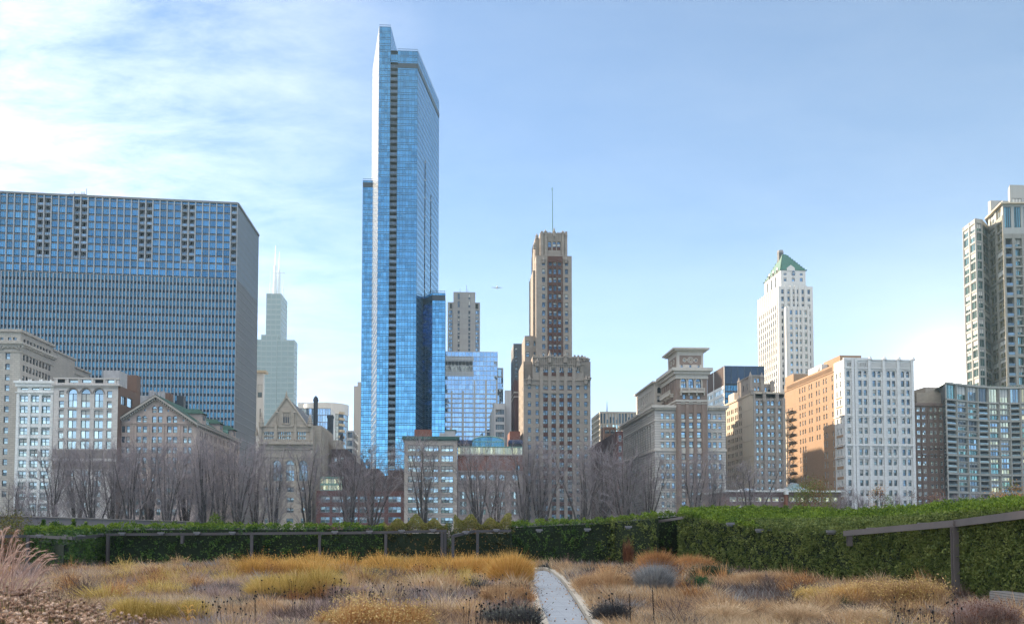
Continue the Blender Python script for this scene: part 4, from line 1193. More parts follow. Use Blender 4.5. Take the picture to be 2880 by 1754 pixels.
simple('brick_annex', 'dark brown brick annexes stepping down behind the bare trees right of the clubhouse', 932, 975, (385,), 1262, 352.0, M['brown_dark'],
       opsf=lambda F, z: [(1.0, 2.2, z - 5, z - 3, 'fixed'), (3.4, 4.6, z - 5, z - 3, 'fixed')],
       post=lambda b, p, z, F: (b.mb('penthouse', M['gothic']).box(X_(940, 356), X_(962, 356), 353, 362, z, z + 3.5), b.block(rect(960, 996, 348.0, 380.0), 0, Z_(1292, 980, 348), {}, M['brown_dark'], key='low')))
simple('brick_annex', 'dark brown brick low block before the glass podium and behind bare branches', 997, 1063, (380,), 1317, 346.0, M['brown_dark'])
simple('brick_annex', 'dark wall with pale coping between the glass podium and the seven storey loft', 1090, 1137, (380,), 1320, 346.0, M['brown_dark'],
       post=lambda b, p, z, F: b.mb('coping', M['pale_panel']).obox(p[0], p[1], z - 3.3, z - 2.9, 0, .2))
# ------------------------------------------------------------------ 15 brown deco skyscraper
M['deco'] = wallmat('brown_limestone', (.27, .232, .20), .88, .13, .3, course=(1.7, .85, .025), mortar=.8)
M['deco_side'] = wallmat('brown_side_brick', (.27, .23, .19), .9, .12, .3, course=(.9, .45, .03), mortar=.7)
M['rust'] = wallmat('rust_spandrel', (.075, .024, .015), .7, .3, .8)
def deco():
    Y0 = 345.0
    b = Bld('deco_skyscraper', 'brown limestone stepped skyscraper with dark red spandrels, stone pinnacles and a thin rooftop pole', 'skyscraper', X_(1560, Y0), Y0 + 15)
    R_ = [  # front column centre, width, style
        (1489, 9, 'sash'), (1511, 9, 'sash'), (1534, 14.5, 'sash/2'), (1558, 14.5, 'sash/2'), (1579, 14.5, 'sash/2'), (1602.5, 14.5, 'sash/2'), (1626, 9.5, 'sash'), (1648, 9.5, 'sash')]
    z1 = Z_(1066, 1560, Y0)   # shoulders
    p = rect(1473, 1661.5, Y0, None, 1458, 1250)
    F = Face(p[0], p[1])
    rw = rows(1087, 24.35, 16, 14, 1560, Y0)
    ops = grid(cols(F, R_, 1250), rw)
    L = Face(p[3], p[0])
    b.wall(F, 0, z1, ops, M['deco'], .4, gl='glass_mid')
    b.wall(L, 0, Z_(1010, 1473, Y0), grid([(L.L * .25, L.L * .25 + 1.6, 'sash'), (L.L * .7, L.L * .7 + 1.6, 'sash')], rw), M['deco_side'], .4, gl='glass_mid', key='side')
    b.wall(Face(p[1], p[2]), 0, z1, (), M['deco_side'], key='r'); b.wall(Face(p[2], p[3]), 0, z1, (), M['deco_side'], key='bk'); b.lid(p, z1 - .6)
    # spandrels under the wide windows, piers between them
    sp = b.mb('spandrels', M['rust'])
    for k in range(16):
        za, zb = rw[k][0], (rw[k + 1][1] if k < 15 else rw[k][0] - 1.3)
        for c in R_[2:6]:
            u = F.U(c[0], 1250); h = 14.5 / 2 * Y0 / FOC
            if k in (0,): pass
            sp.use(M['fr_grey'] if RND.random() < .06 else M['rust']).obox(F.A, F.B, zb + .03, za - .03, .01, .07, u - h, u + h)
    pr = b.mb('piers', M['deco'])
    for px in (1523, 1546, 1568.5, 1591, 1614):
        u = F.U(px, 1250); pr.obox(F.A, F.B, 0, z1, 0, .45, u - .65, u + .65)
    zz = Z_(1101, 1560, Y0); pr.obox(F.A, F.B, zz - .7, zz + .5, .0, .55, F.U(1523), F.U(1612))
    # upper middle tier
    q = rect(1498, 1642, Y0, 365.0, py=1030); Q = Face(q[0], q[1]); z2 = Z_(1003, 1560, Y0)
    r2 = rows(1040, 24.0, 2, 14, 1560, Y0)
    b.block(q, z1 - .01, z2, {0: grid(cols(Q, [(1511, 9, 'arch')] + R_[2:6] + [(1626, 9.5, 'arch')], 1040), r2[:2])}, M['deco'], .4, gl='glass_mid', key='mid', lz=.6)
    for u0 in (1523, 1546, 1568.5, 1591, 1614): u = Q.U(u0, 1040); pr.obox(Q.A, Q.B, z1, z2 - 4, 0, .45, u - .65, u + .65)
    for c in R_[2:6]: u = Q.U(c[0], 1040); sp.use(M['rust']).obox(Q.A, Q.B, r2[1][1] + .03, r2[0][0] - .03, .01, .07, u - .95, u + .95)
    # outer lower flanks on both sides
    for a, c, t, k in ((1473, 1498, 1012, 'fl'), (1642, 1661, 1036 if 0 else 1010, 'fr')):
        q_ = rect(a + .1, c - .1, Y0 + 3, 366.0, py=1040); b.block(q_, z1 - .01, Z_(t, 1500, Y0), {}, M['deco'], key=k)
    # left block, set back
    y = Y0 + 9; g = rect(1476, 1523, y, None, 1467, 980); Gf = Face(g[0], g[1]); z3 = Z_(944, 1490, y)
    b.block(g, 0, z3, {0: grid(cols(Gf, [(1484, 10, 'sash'), (1506, 10, 'sash')], 970), rows(965, 31, 3, 14, 1490, y)), 3: [(2, 3.6, z3 - 9, z3 - 5, 'fixed')]}, M['deco'], .4, gl='glass_mid', key='block')
    # shaft
    y = Y0 + 6; s = rect(1508, 1608.5, y, y + 21, py=850); z4 = Z_(719, 1560, y); Sf = Face(s[0], s[1])
    tc_ = [(1529, 9, 'sash'), (1548, 9, 'sash'), (1561, 9, 'sash'), (1574, 9, 'sash'), (1593.5, 9, 'sash')]
    r3 = rows(740, 23.45, 12, 14, 1560, y)
    ls = Face(s[3], s[0])
    b.block(s, z2 - 10, z4, {0: grid(cols(Sf, tc_, 850), r3), 3: grid(even(ls, 3, 1.5, 1.5, 1.5), r3)}, M['deco'], .4, gl='glass_mid', key='shaft')
    s2 = rect(1499, 1510, y + 4, y + 22, py=850); b.block(s2, z2 - 10, Z_(760, 1500, y + 4), {0: []}, M['deco'], key='shaft2')
    for k in range(12):
        za, zb = r3[k][0], r3[k + 1][1] if k < 11 else r3[k][0] - 1.2
        for c in tc_[1:4]: u = Sf.U(c[0], 850); sp.obox(Sf.A, Sf.B, zb + .03, za - .03, .01, .07, u - .58, u + .58)
    for px in (1541.5, 1554.5, 1567.5, 1581): u = Sf.U(px, 850); pr.obox(Sf.A, Sf.B, z2 - 4, z4 - 2.5, 0, .3, u - .22, u + .22)
    pr.obox(Sf.A, Sf.B, z4 - 2.6, z4 - .3, 0, .35, Sf.U(1540, 730), Sf.U(1582, 730))
    # crown
    y = Y0 + 8; c = rect(1519, 1594.5, y, y + 17, py=680); z5 = Z_(655, 1560, y); Cf = Face(c[0], c[1])
    b.block(c, z4 - .01, z5, {0: grid(cols(Cf, [(1546, 10, 'arch'), (1559, 10, 'arch'), (1571.5, 10, 'arch')], 690), rows(692, 1, 1, 24, 1560, y))}, M['deco'], .5, key='crown')
    for px in (1546, 1559, 1571.5): u = Cf.U(px, 690); sp.obox(Cf.A, Cf.B, Z_(704, px, y), Z_(694, px, y), -.35, -.28, u - .6, u + .6)
    c2 = rect(1505, 1520, y + 3, y + 18, py=680); b.block(c2, z4 - 4, Z_(662, 1510, y), {}, M['deco'], key='crown2')
    c3 = rect(1502, 1508, y + 6, y + 18, py=680); b.block(c3, z4 - 6, Z_(688, 1505, y), {}, M['deco'], key='crown3')
    o = b.mb('crown_ornament', M['deco'])
    for px in (1524, 1535, 1583, 1592): u = Cf.U(px, 680); o.obox(Cf.A, Cf.B, z4, z5 + .5, 0, .5, u - .45, u + .45)
    for px in (1541, 1545, 1549, 1556, 1562, 1568, 1572, 1576): u = Cf.U(px, 670); o.obox(Cf.A, Cf.B, z5 - 3.4, z5 + .3, 0, .25, u - .15, u + .15)
    def pinn(px, pb, pt, Yp, r=.55):
        x = X_(px, Yp, pb); za, zb = Z_(pb, px, Yp), Z_(pt, px, Yp); h = zb - za
        f = b.mb('pinnacle', M['deco'], (px, pt)); f.cyl(x, Yp, za, za + h * .45, r, r, 6); f.cyl(x, Yp, za + h * .45, za + h * .55, r * 1.3, r * 1.2, 6); f.cyl(x, Yp, za + h * .55, zb, r * .9, .05, 6)
    for px, pb, pt in ((1510, 672, 656), (1534, 660, 645), (1558.5, 665, 640), (1583, 660, 648), (1592, 668, 656), (1503, 700, 680)): pinn(px, pb, pt, Y0 + 7.8)
    for px, pb, pt in ((1528, 740, 720), (1592, 740, 722)): pinn(px, pb, pt, Y0 + 5.8, .6)
    for px, pb, pt in ((1511, 1030, 1005), (1546, 1020, 984), (1590, 1020, 984), (1626, 1030, 1000)): pinn(px, pb, pt, Y0 - .5, .8)
    for px, pb, pt in ((1645, 1015, 1000), (1653, 1015, 1004), (1489, 1080, 1052), (1648, 1080, 1054), (1657, 1068, 1056)): pinn(px, pb, pt, Y0 - .4, .8)
    a = b.mb('parapet_carving', M['deco'])
    for i in range(22):
        u = Q.L * (.06 + .88 * i / 21); zt_ = z2 - 5.4 if i % 2 else z2 - 4.6
        a.obox(Q.A, Q.B, z2 - 5.6 + (i % 3) * .3, z2 - .4, 0, .4, u - .16, u + .16)
    a.obox(Q.A, Q.B, z2 - .5, z2 + .1, 0, .5); a.obox(Q.A, Q.B, z2 - 3, z2 - 2.7, 0, .45)
    for i in range(14): u = Q.L * (i + .25) / 14; a.obox(Q.A, Q.B, z2 + .05, z2 + .7, -.1, .4, u, u + Q.L / 28)
    a.obox(F.A, F.B, z1 - .5, z1 + .1, 0, .4); a.obox(F.A, F.B, z1 - 2.3, z1 - 2.0, 0, .25)
    # pole
    f = b.mb('mast', M['copper']); x0, x1 = X_(1555, Y0 + 16, 645), X_(1553, Y0 + 16, 528)
    f.tube([(x0, Y0 + 16, z5 - .5), (x1, Y0 + 16, Z_(534, 1553, Y0 + 16))], [.22, .12], 6); f.cyl(x1, Y0 + 16, Z_(534, 1553, Y0 + 16), Z_(527, 1553, Y0 + 16), .3, .1, 6)
    f.tube([(X_(1538, Y0 + 14, 655), Y0 + 14, z5), (X_(1542, Y0 + 14, 655), Y0 + 14, z5 + 1.6)], [.12, .08], 4)
    b.finish()
deco()

# ------------------------------------------------------------------ 16 office with dark vertical panels; brown and dark red blocks
M['buff'] = wallmat('buff_concrete', (.50, .45, .36), .8, .08, .2)
def p16(b, p, z, F):
    L = Face(p[3], p[0])
    m = b.mb('mullions', M['buff'])
    for k in range(13): u = F.L * k / 12; m.obox(F.A, F.B, 0, z, 0, .35, max(0, u - .25), min(F.L, u + .25))
    f = b.mb('antenna', M['fr_grey']); x = X_(1709, 480, 1140); f.cyl(x, 482, z, Z_(1127, 1709, 482), .35, .08, 6)
simple('office_building', 'buff concrete office with a top row of tall dark panels right of the deco skyscraper', 1687, 1790, 1663, 1157, 480.0, M['buff'], dep=.4, post=p16, gl='glass_pale',
       opsf=lambda F, z: grid(even(F, 12, 2.0 * F.L / 24, .0, .0, style='fixed'), [(z - 6.3, z - .9)], ) and [(c[0], c[1], z - 6.3, z - .9, 'fixed', None, 'glass_dark') for c in even(F, 12, F.L / 12 * .72, 0, 0)] + [(c[0], c[1], z - 6.8 - i * 2.9 - 2.2, z - 6.8 - i * 2.9, 'fixed') for i in range(16) for c in even(F, 12, F.L / 12 * .8, 0, 0)],
       opss=lambda F, z: [(c[0], c[1], z - 1.2 - i * 2.9 - 2.0, z - 1.2 - i * 2.9, 'fixed') for i in range(16) for c in even(F, 9, F.L / 9 * .8, 0, 0)])
simple('brick_building', 'small brown brick block with two wide windows in front of the buff office', 1698, 1733, 1690, 1200, 410.0, M['brick_brown'],
       opsf=lambda F, z: grid(even(F, 2, 2.0, .3, .3, style='fixed/2'), rowsz(z, 5, 3.4, 1.6, 1.3)))
M['maroon'] = wallmat('maroon_brick', (.105, .045, .04), .9, .15, .4)
simple('maroon_building', 'dark maroon brick building leading back beside the striped stone hotel', 1736, 1752, 1657, 1212, 343.0, M['maroon'], fr='fr_white', gl='glass_dark',
       opsf=lambda F, z: grid(even(F, 1, 1.1, .1, .1), rowsz(z, 7, 4.0, 2.4, 1.5)),
       opss=lambda F, z: grid(even(F, 10, 1.3, 1, 1, pair=.5), rowsz(z, 8, 4.0, 2.0, 5)))

# ------------------------------------------------------------------ 17 hotel with brick centre tower and belvedere
M['hotel_stone'] = wallmat('striped_limestone', (.50, .46, .42), .85, .12, .4, course=(30, .95, .16), mortar=.62)
M['hotel_plain'] = wallmat('hotel_limestone', (.50, .455, .40), .85, .1, .4)
M['hotel_brick'] = wallmat('hotel_brown_brick', (.25, .18, .145), .9, .12, .4, course=(.6, .2, .02), mortar=.85)
def hotel():
    Y0 = 337.0
    b = Bld('hotel_tower', 'grand hotel with striped limestone wings, brown brick centre and flat corniced belvedere on top', 'hotel', X_(1945, Y0), Y0 + 15)
    p = rect(1842, 2041, Y0, None, 1746, 1250); zt = Z_(1143, 1940, Y0)
    F = Face(p[0], p[1]); L = Face(p[3], p[0])
    rw = [(Z_(y + 8, 1900, Y0), Z_(y - 8, 1900, Y0)) for y in (1170, 1196.5, 1223, 1250, 1284.5, 1311, 1337.5, 1365, 1392, 1418)]
    wl = [(1863.5, 8.5), (1878.5, 10), (1893.5, 8.5)]; wr = [(1996, 8), (2010.5, 10), (2025.5, 8)]
    ops = grid(cols(F, wl + wr, 1250), rw) + grid(cols(F, [(1922, 11), (1944, 11), (1966.5, 11)], 1250), rw)
    b.wall(F, 0, zt, ops, M['hotel_stone'], .4)
    cs = even(L, 14, 1.35, 2.0, 5.0, pair=1.0)
    so = grid(cs + [(L.L - 3.6, L.L - 2.2, 'sash')], [rw[0]]) 
    nb = 13
    for i in range(nb):
        c = 2.5 + (L.L - 9) * (i + .5) / nb
        so.append((c - 1.6, c + 1.6, rw[4][1] + .8, rw[1][1], 'fixed/2'))
    so += grid([(L.L - 3.6, L.L - 2.2, 'sash')], rw[1:]) + grid(even(L, 13, 2.2, 2.5, 6.5, style='sash/2'), rw[4:])
    b.wall(L, 0, zt, so, M['hotel_stone'], .7, key='side', gl='glass_dark')
    b.wall(Face(p[1], p[2]), 0, zt, (), M['hotel_stone'], key='r'); b.wall(Face(p[2], p[3]), 0, zt, (), M['hotel_stone'], key='bk'); b.lid(p, zt - .3)
    C = M['hotel_plain']
    b.ring(p, zt - .5, zt + .35, 1.2, C); b.ring(p, zt - 1.1, zt - .5, .6, C); b.ring(p, Z_(1268, 1900, Y0), Z_(1262, 1900, Y0), .35, C); b.ring(p, Z_(1184, 1900, Y0), Z_(1182, 1900, Y0), .25, C)
    m = b.mb('brackets', C)
    for i in range(44): u = F.L * (i + .3) / 44; m.obox(F.A, F.B, zt - 1.3, zt - .5, .2, 1.0, u, u + .3)
    for i in range(50): u = L.L * (i + .3) / 50; m.obox(L.A, L.B, zt - 1.3, zt - .5, .2, 1.0, u, u + .35)
    # carved panels between wing windows
    pn = b.mb('window_panels', C)
    for r in rw[1:]:
        for px in (1871, 1886, 2003, 2018.5):
            u = F.U(px, 1250)
            for k in range(3): pn.obox(F.A, F.B, r[0] + .2 + k * .65, r[0] + .6 + k * .65, 0, .12, u - .15, u + .15)
        for px, w in wl + wr: u = F.U(px, 1250); pn.obox(F.A, F.B, r[1] + .02, r[1] + .25, 0, .15, u - .75, u + .75); pn.obox(F.A, F.B, r[0] - .25, r[0] - .02, 0, .2, u - .75, u + .75)
    # brick centre, proud of the wings
    y = Y0 - 1.4; q = rect(1902, 1989, y, y + 24, py=1100); z2 = Z_(1046, 1940, y)
    Q = Face(q[0], q[1])
    cc = [(1922, 11.5), (1944, 11.5), (1966.5, 11.5)]
    o = grid(cols(Q, cc, 1250), rw) + grid(cols(Q, [(1924.5, 9), (1945, 9), (1965.5, 9)], 1115), [(Z_(1121, 1945, y), Z_(1109, 1945, y))])
    o += grid(cols(Q, [(1922.5, 14.5, 'arch/2'), (1943.5, 14.5, 'arch/2'), (1964.5, 14.5, 'arch/2')], 1080), [(Z_(1092, 1945, y), Z_(1064, 1945, y))])
    LQ = Face(q[3], q[0]); lo = [(u, u + 1.3, Z_(1092, 1945, y), Z_(1066, 1945, y), 'arch') for u in (4.5, 8, 11.5, 15, 18.5)] + [(u, u + 1.1, Z_(1121, 1945, y), Z_(1109, 1945, y), 'sash') for u in (5, 9, 13, 17)]
    b.wall(Q, 0, z2, o, M['hotel_brick'], .5, key='brick'); b.wall(LQ, 0, z2, lo, M['hotel_brick'], .5, key='brick'); b.wall(Face(q[1], q[2]), 0, z2, (), M['hotel_brick'], key='brick'); b.wall(Face(q[2], q[3]), 0, z2, (), M['hotel_brick'], key='brick')
    pi = b.mb('brick_piers', M['hotel_brick'])
    for px in (1911, 1933, 1955.5, 1979): u = Q.U(px, 1200); pi.obox(Q.A, Q.B, 0, Z_(1137, 1945, y), 0, .4, u - .6, u + .6)
    zc = Z_(1038, 1940, y); b.ring(q, zc - .8, zc + .4, 1.8, C); b.ring(q, zc - 1.9, zc - .8, 1.0, C); b.ring(q, zc - 3.4, zc - 1.9, .25, C); zc3 = Z_(1061, 1940, y); b.ring(q, zc3 - .5, zc3 + .2, .35, C)
    b.ring(q, Z_(1127.5, 1940, y) - .2, Z_(1124, 1940, y), .3, C); b.ring(q, Z_(1135, 1940, y), Z_(1133, 1940, y), .25, C)
    ar = b.mb('arch_trim', C)
    for px in (1922.5, 1943.5, 1964.5):
        u = Q.U(px, 1080); x = Q.P(u).x; zs_ = Z_(1064, 1945, y) - .94
        ar.tube([(x + 1.15 * math.cos(math.pi * k / 10), y - .12, zs_ + 1.15 * math.sin(math.pi * k / 10)) for k in range(11)], [.2] * 11, 4)
        for s in (-1, 1): ar.obox(Q.A, Q.B, Z_(1092, 1945, y), zs_, 0, .25, u + s * 1.25 - .18, u + s * 1.25 + .18)
    for px in (1922, 1944, 1966.5):
        u = Q.U(px, 1250)
        for r0, r1 in zip(rw[:-1], rw[1:]): ar.obox(Q.A, Q.B, r1[1] + .15, r0[0] - .3, 0, .12, u - .8, u + .8)
        for k in range(5): ar.obox(Q.A, Q.B, Z_(1137, 1945, y), Z_(1127, 1945, y), 0, .25, u - .7 + k * .3, u - .55 + k * .3)
    # balconies, front and side
    def balc(F_, u0, u1, key):
        m = b.mb('balcony', C, key); za, zb = Z_(1105, 1945, y), Z_(1092, 1945, y)
        m.obox(F_.A, F_.B, za, za + .35, 0, 1.5, u0, u1); m.obox(F_.A, F_.B, zb - .2, zb, 1.2, 1.55, u0, u1); m.obox(F_.A, F_.B, za + .35, za + .55, 1.2, 1.5, u0, u1)
        n = int((u1 - u0) / .33)
        for i in range(n): m.obox(F_.A, F_.B, za + .5, zb - .15, 1.3, 1.45, u0 + i * .33 + .05, u0 + i * .33 + .2)
        for t in (.02, .34, .66, .96): uu = u0 + (u1 - u0) * t; m.obox(F_.A, F_.B, za - .9, za, 0, 1.1, uu, uu + .45); m.obox(F_.A, F_.B, za + .3, zb + .05, 1.15, 1.6, uu, uu + .35)
    balc(Q, Q.U(1911, 1100), Q.U(1980, 1100), 'f'); balc(LQ, 3, 20, 's')
    # belvedere
    y = Y0 + 1.5; t = rect(1905, 1978, y, y + 15, py=1010); z3 = Z_(983, 1940, y); T = Face(t[0], t[1]); TL = Face(t[3], t[0])
    b.block(t, z2 - .5, z3, {0: grid(cols(T, [(1917.5, 5.5, 'fixed'), (1941.5, 5.5, 'fixed'), (1965, 5.5, 'fixed')], 1030), rows(1030, 1, 1, 8.5, 1940, y)) + grid(cols(T, [(1925, 5, 'fixed'), (1957, 5, 'fixed')], 1010), rows(1012.5, 1, 1, 6, 1940, y))}, M['hotel_plain'], .4, key='top')
    d = b.mb('belvedere_panel', M['hotel_brick'])
    U = lambda px: T.U(px, 1010)
    zz = lambda py: Z_(py, 1940, y)
    for a, c, e, f in ((1911, 1972, 999, 1008.5), (1911, 1972, 1016.5, 1025), (1911, 1922, 1008.5, 1016.5), (1928, 1954, 1008.5, 1016.5), (1960, 1972, 1008.5, 1016.5)):
        d.obox(T.A, T.B, zz(f), zz(e), .01, .05, U(a), U(c))
    d.obox(TL.A, TL.B, zz(1030), zz(1000), .01, .05, 2, 13)
    e = b.mb('medallion', C)
    for px, r in ((1941.5, 1.05), (1925, .62), (1957, .62)):
        x = T.P(U(px)).x; z0 = zz(1012.5)
        e.tube([(x + r * math.cos(k * math.pi / 8), y - .15, z0 + r * math.sin(k * math.pi / 8)) for k in range(17)], [.2] * 17, 4)
        if r > 1: e.tube([(x + r * .5 * math.cos(k * math.pi / 6), y - .15, z0 + r * .5 * math.sin(k * math.pi / 6)) for k in range(13)], [.2] * 13, 4)
    for k in (0, 1): 
        yy = y + 5 + k * 4; e.tube([(t[0][0] - .15, yy + .9 * math.cos(q_ * math.pi / 6), zz(1012) + .9 * math.sin(q_ * math.pi / 6)) for q_ in range(13)], [.18] * 13, 4)
    b.ring(t, z3 - .1, z3 + .5, 1.9, C); b.ring(t, z3 - .6, z3 - .1, 1.1, C)
    # rear upper mass with loggia
    y = Y0 + 26; r = rect(1840, 1872, y, None, 1789, 1120); z4 = Z_(1074, 1855, y); Rl = Face(r[3], r[0]); Rf = Face(r[0], r[1])
    ro = grid(even(Rl, 8, 1.7, 2, 2, style='arch'), [(z4 - 6.6, z4 - 2.6)]) + grid(even(Rl, 8, 1.9, 2, 2, style='fixed'), [(z4 - 11, z4 - 7.6), (z4 - 15.6, z4 - 12)])
    b.block(r, 0, z4, {3: ro, 0: grid(cols(Rf, [(1854, 11, 'arch')], 1090), [(Z_(1105, 1855, y), Z_(1088, 1855, y))]) + grid(cols(Rf, [(1854, 11, 'fixed')], 1120), [(Z_(1130, 1855, y), Z_(1112, 1855, y))])}, M['hotel_plain'], .8, key='rear', gl='glass_dark')
    b.ring(r, z4 - .4, z4 + .3, .8, C)
    b.block(rect(1872.2, 1903, y - 4, y + 30, py=1120), 0, Z_(1076, 1880, y), {0: [(2.5, 4, Z_(1098, 1880, y), Z_(1084, 1880, y), 'fixed')]}, M['hotel_brick'], key='rear2')
    b.finish()
hotel()

# ------------------------------------------------------------------ 18 dark office box
M['brown_metal'] = wallmat('brown_metal', (.13, .07, .05), .5, .1, .3)
M['navy_glass'] = glassmat('navy_glass', (.03, .05, .08), .5, .1, .01, .2)
def dark_box():
    Y0 = 430.0; p = rect(2039, 2150, Y0, None, 1990, 1100); z = Z_(1030, 2080, Y0)
    b = Bld('dark_office', 'dark modern office block with brown striped side behind the hotel', 'office', (p[0][0] + p[1][0]) / 2, Y0 + 10)
    F, L = Face(p[0], p[1]), Face(p[3], p[0])
    za = Z_(1081, 2080, Y0)
    b.curtain(F, [za, z], 6, M['navy_glass'], M['leg_dark'], vw=.2, hw=.4)
    b.curtain(F, [za - 3.4 * i for i in range(20)][::-1], 14, M['slab_low'], M['leg_dark'], vw=.15, hw=.8)
    b.curtain(L, [za - 1, z], 26, M['brown_metal'], M['brown_dark'], vw=.4, hw=.6)
    b.curtain(L, [za - 1 - 3.6 * i for i in range(20)][::-1], 12, M['glass_pale'], M['pale_panel'], vw=.25, hw=1.5, vd=.2)
    b.mb('piers', M['pale_panel']).obox(L.A, L.B, 0, z, 0, .3, L.L * .38, L.L * .4); b.mb('piers', M['pale_panel']).obox(L.A, L.B, 0, z, 0, .3, L.L - .5, L.L)
    b.wall(Face(p[1], p[2]), 0, z, (), M['brown_dark']); b.wall(Face(p[2], p[3]), 0, z, (), M['brown_dark']); b.lid(p, z)
    b.finish()
dark_box()

# ------------------------------------------------------------------ 19 white tower with green pyramid roof
M['white_stone'] = wallmat('white_glazed_stone', (.62, .61, .58), .7, .06, .3, streak=.06)
M['rib_stone'] = wallmat('ribbed_panel', (.52, .49, .45), .7, .1, .3)
M['green_roof'] = wallmat('verdigris_roof', (.015, .13, .095), .6, .2, .5, course=(.9, .9, .1), mortar=.6)
def pyramid_tower():
    Y0 = 470.0
    b = Bld('roof_tower', 'white stone tower with steep green pyramid roof and octagonal lantern', 'skyscraper', X_(2230, Y0), Y0 + 15)
    p = rect(2191, 2288, Y0, None, 2132, 950); z = Z_(805, 2240, Y0); F = Face(p[0], p[1]); L = Face(p[3], p[0])
    rw = [(Z_(820 + 20.6 * i + 6.3, 2240, Y0), Z_(820 + 20.6 * i - 6, 2240, Y0)) for i in range(18)]
    cs = cols(F, [(2202, 7), (2219, 6.5), (2234, 6), (2243, 6), (2259, 6.5), (2276, 7)], 900)
    lc = even(L, 9, 2.1, 2, 2)
    b.wall(F, 0, z, grid(cs, rw), M['white_stone'], .4, gl='glass_mid')
    b.wall(L, 0, z, grid(lc, rw[2:]), M['white_stone'], .4, key='side')
    b.wall(Face(p[1], p[2]), 0, z, (), M['white_stone'], key='r'); b.wall(Face(p[2], p[3]), 0, z, (), M['white_stone'], key='b'); b.lid(p, z - .4)
    rb = b.mb('spandrels', M['rib_stone'])
    for a, c in zip(rw[:-1], rw[1:]):
        for q in cs[1:5]: rb.obox(F.A, F.B, c[1] + .1, a[0] - .1, 0, .06, q[0], q[1])
        for q in lc[1:8]: rb.obox(L.A, L.B, c[1] + .1, a[0] - .1, 0, .06, q[0], q[1])
    pr = b.mb('piers', M['white_stone'])
    for px in (2210, 2226.5, 2238.5, 2251, 2267): u = F.U(px, 900); pr.obox(F.A, F.B, 0, z + .4, 0, .4, u - .6, u + .6)
    for i in range(10): u = 2 + (L.L - 4) * i / 9; pr.obox(L.A, L.B, 0, z + .4, 0, .4, u - .5, u + .5)
    # projecting lower centre
    y = Y0 - 4; q = rect(2211, 2278, y, y + 4, py=950); z2 = Z_(863, 2240, y); Q = Face(q[0], q[1])
    cq = cols(Q, [(2226, 6.5), (2241.5, 6.5), (2251.5, 6.5), (2267, 6.5)], 950)
    b.block(q, 0, z2, {0: grid(cq, [(Z_(878 + 20.6 * i + 6.3, 2240, y), Z_(878 + 20.6 * i - 6, 2240, y)) for i in range(9)])}, M['white_stone'], .4, key='centre', lz=.4)
    for px in (2219, 2233.5, 2246.5, 2259.5, 2274): u = Q.U(px, 950); pr.obox(Q.A, Q.B, 0, z2 + .3, 0, .35, u - .5, u + .5)
    # upper tier
    y = Y0 + 5; t = rect(2196, 2266, y, None, 2150, 790); z3 = Z_(760, 2230, y); T = Face(t[0], t[1]); TL = Face(t[3], t[0])
    to = grid(cols(T, [(2208, 8), (2231, 8), (2253.5, 8)], 780), [(Z_(791, 2230, y), Z_(781, 2230, y))]) + grid(cols(T, [(2208, 8, 'fixed'), (2253.5, 8, 'fixed')], 780), [(Z_(774, 2230, y), Z_(768, 2230, y))])
    b.block(t, z - .5, z3, {0: to, 3: [(u, u + 2.2, z3 - 9, z3 - 1.5, 'arch') for u in (4, 10, 16)]}, M['white_stone'], .4, key='tier', lz=.1)
    g = b.mb('dormer', M['white_stone'], 'f'); x0, x1, xm = X_(2220, y), X_(2242, y), X_(2231, y); zt = Z_(745, 2230, y)
    g.prism([(x0, y - .3), (x1, y - .3), (x1, y + 4), (x0, y + 4)], z3 - .3, z3 + 1.2); g.poly((x0, y - .3, z3 + 1.2), (x1, y - .3, z3 + 1.2), (xm, y - .3, zt)); g.poly((x0, y - .3, z3 + 1.2), (xm, y - .3, zt), (xm, y + 4, zt), (x0, y + 4, z3 + 1.2)); g.poly((x1, y - .3, z3 + 1.2), (xm, y - .3, zt), (xm, y + 4, zt), (x1, y + 4, z3 + 1.2))
    u = T.U(2231, 770); q_ = T.P(u, .32); b.wins.append((q_.x, q_.y - .02, Z_(774, 2230, y), 0, 1.5, 2.4, 'arch', 'fr_dark', 'glass', T.n))
    for k, yy in enumerate((y + 5, y + 11, y + 17)):
        g = b.mb('dormer', M['white_stone'], k); xx = t[0][0]
        g.poly((xx - .2, yy - 2, z3 - .3), (xx - .2, yy + 2, z3 - .3), (xx - .2, yy + 1.2, z3 + 1.5), (xx - .2, yy, z3 + 3), (xx - .2, yy - 1.2, z3 + 1.5)); g.prism([(xx - .2, yy - 1.2), (xx + 3, yy - 1.2), (xx + 3, yy + 1.2), (xx - .2, yy + 1.2)], z3 - .3, z3 + 1.5)
    R_ = b.mb('roof', M['green_roof']); xa, ya = X_(2213, y + 9), y + 10; za = Z_(715, 2213, y + 9)
    e = outset(t, .3); e = [(max(q[0], t[0][0] - .3), q[1]) for q in e]
    ap = [(xa - .9, ya - .9, za), (xa + .9, ya - .9, za), (xa + .9, ya + .9, za), (xa - .9, ya + .9, za)]
    for i in range(4):
        j = (i + 1) % 4; R_.poly((e[i][0], e[i][1], z3), (e[j][0], e[j][1], z3), ap[j], ap[i])
    hp = b.mb('hip_crockets', M['green_roof'])
    for i in (0, 1, 3):
        for k in range(9):
            f_ = k / 9; hp.box(*[v for pair in zip([a + (c - a) * f_ - .3 for a, c in zip((e[i][0], e[i][1], z3), ap[i])], [a + (c - a) * f_ + .3 for a, c in zip((e[i][0], e[i][1], z3), ap[i])]) for v in pair])
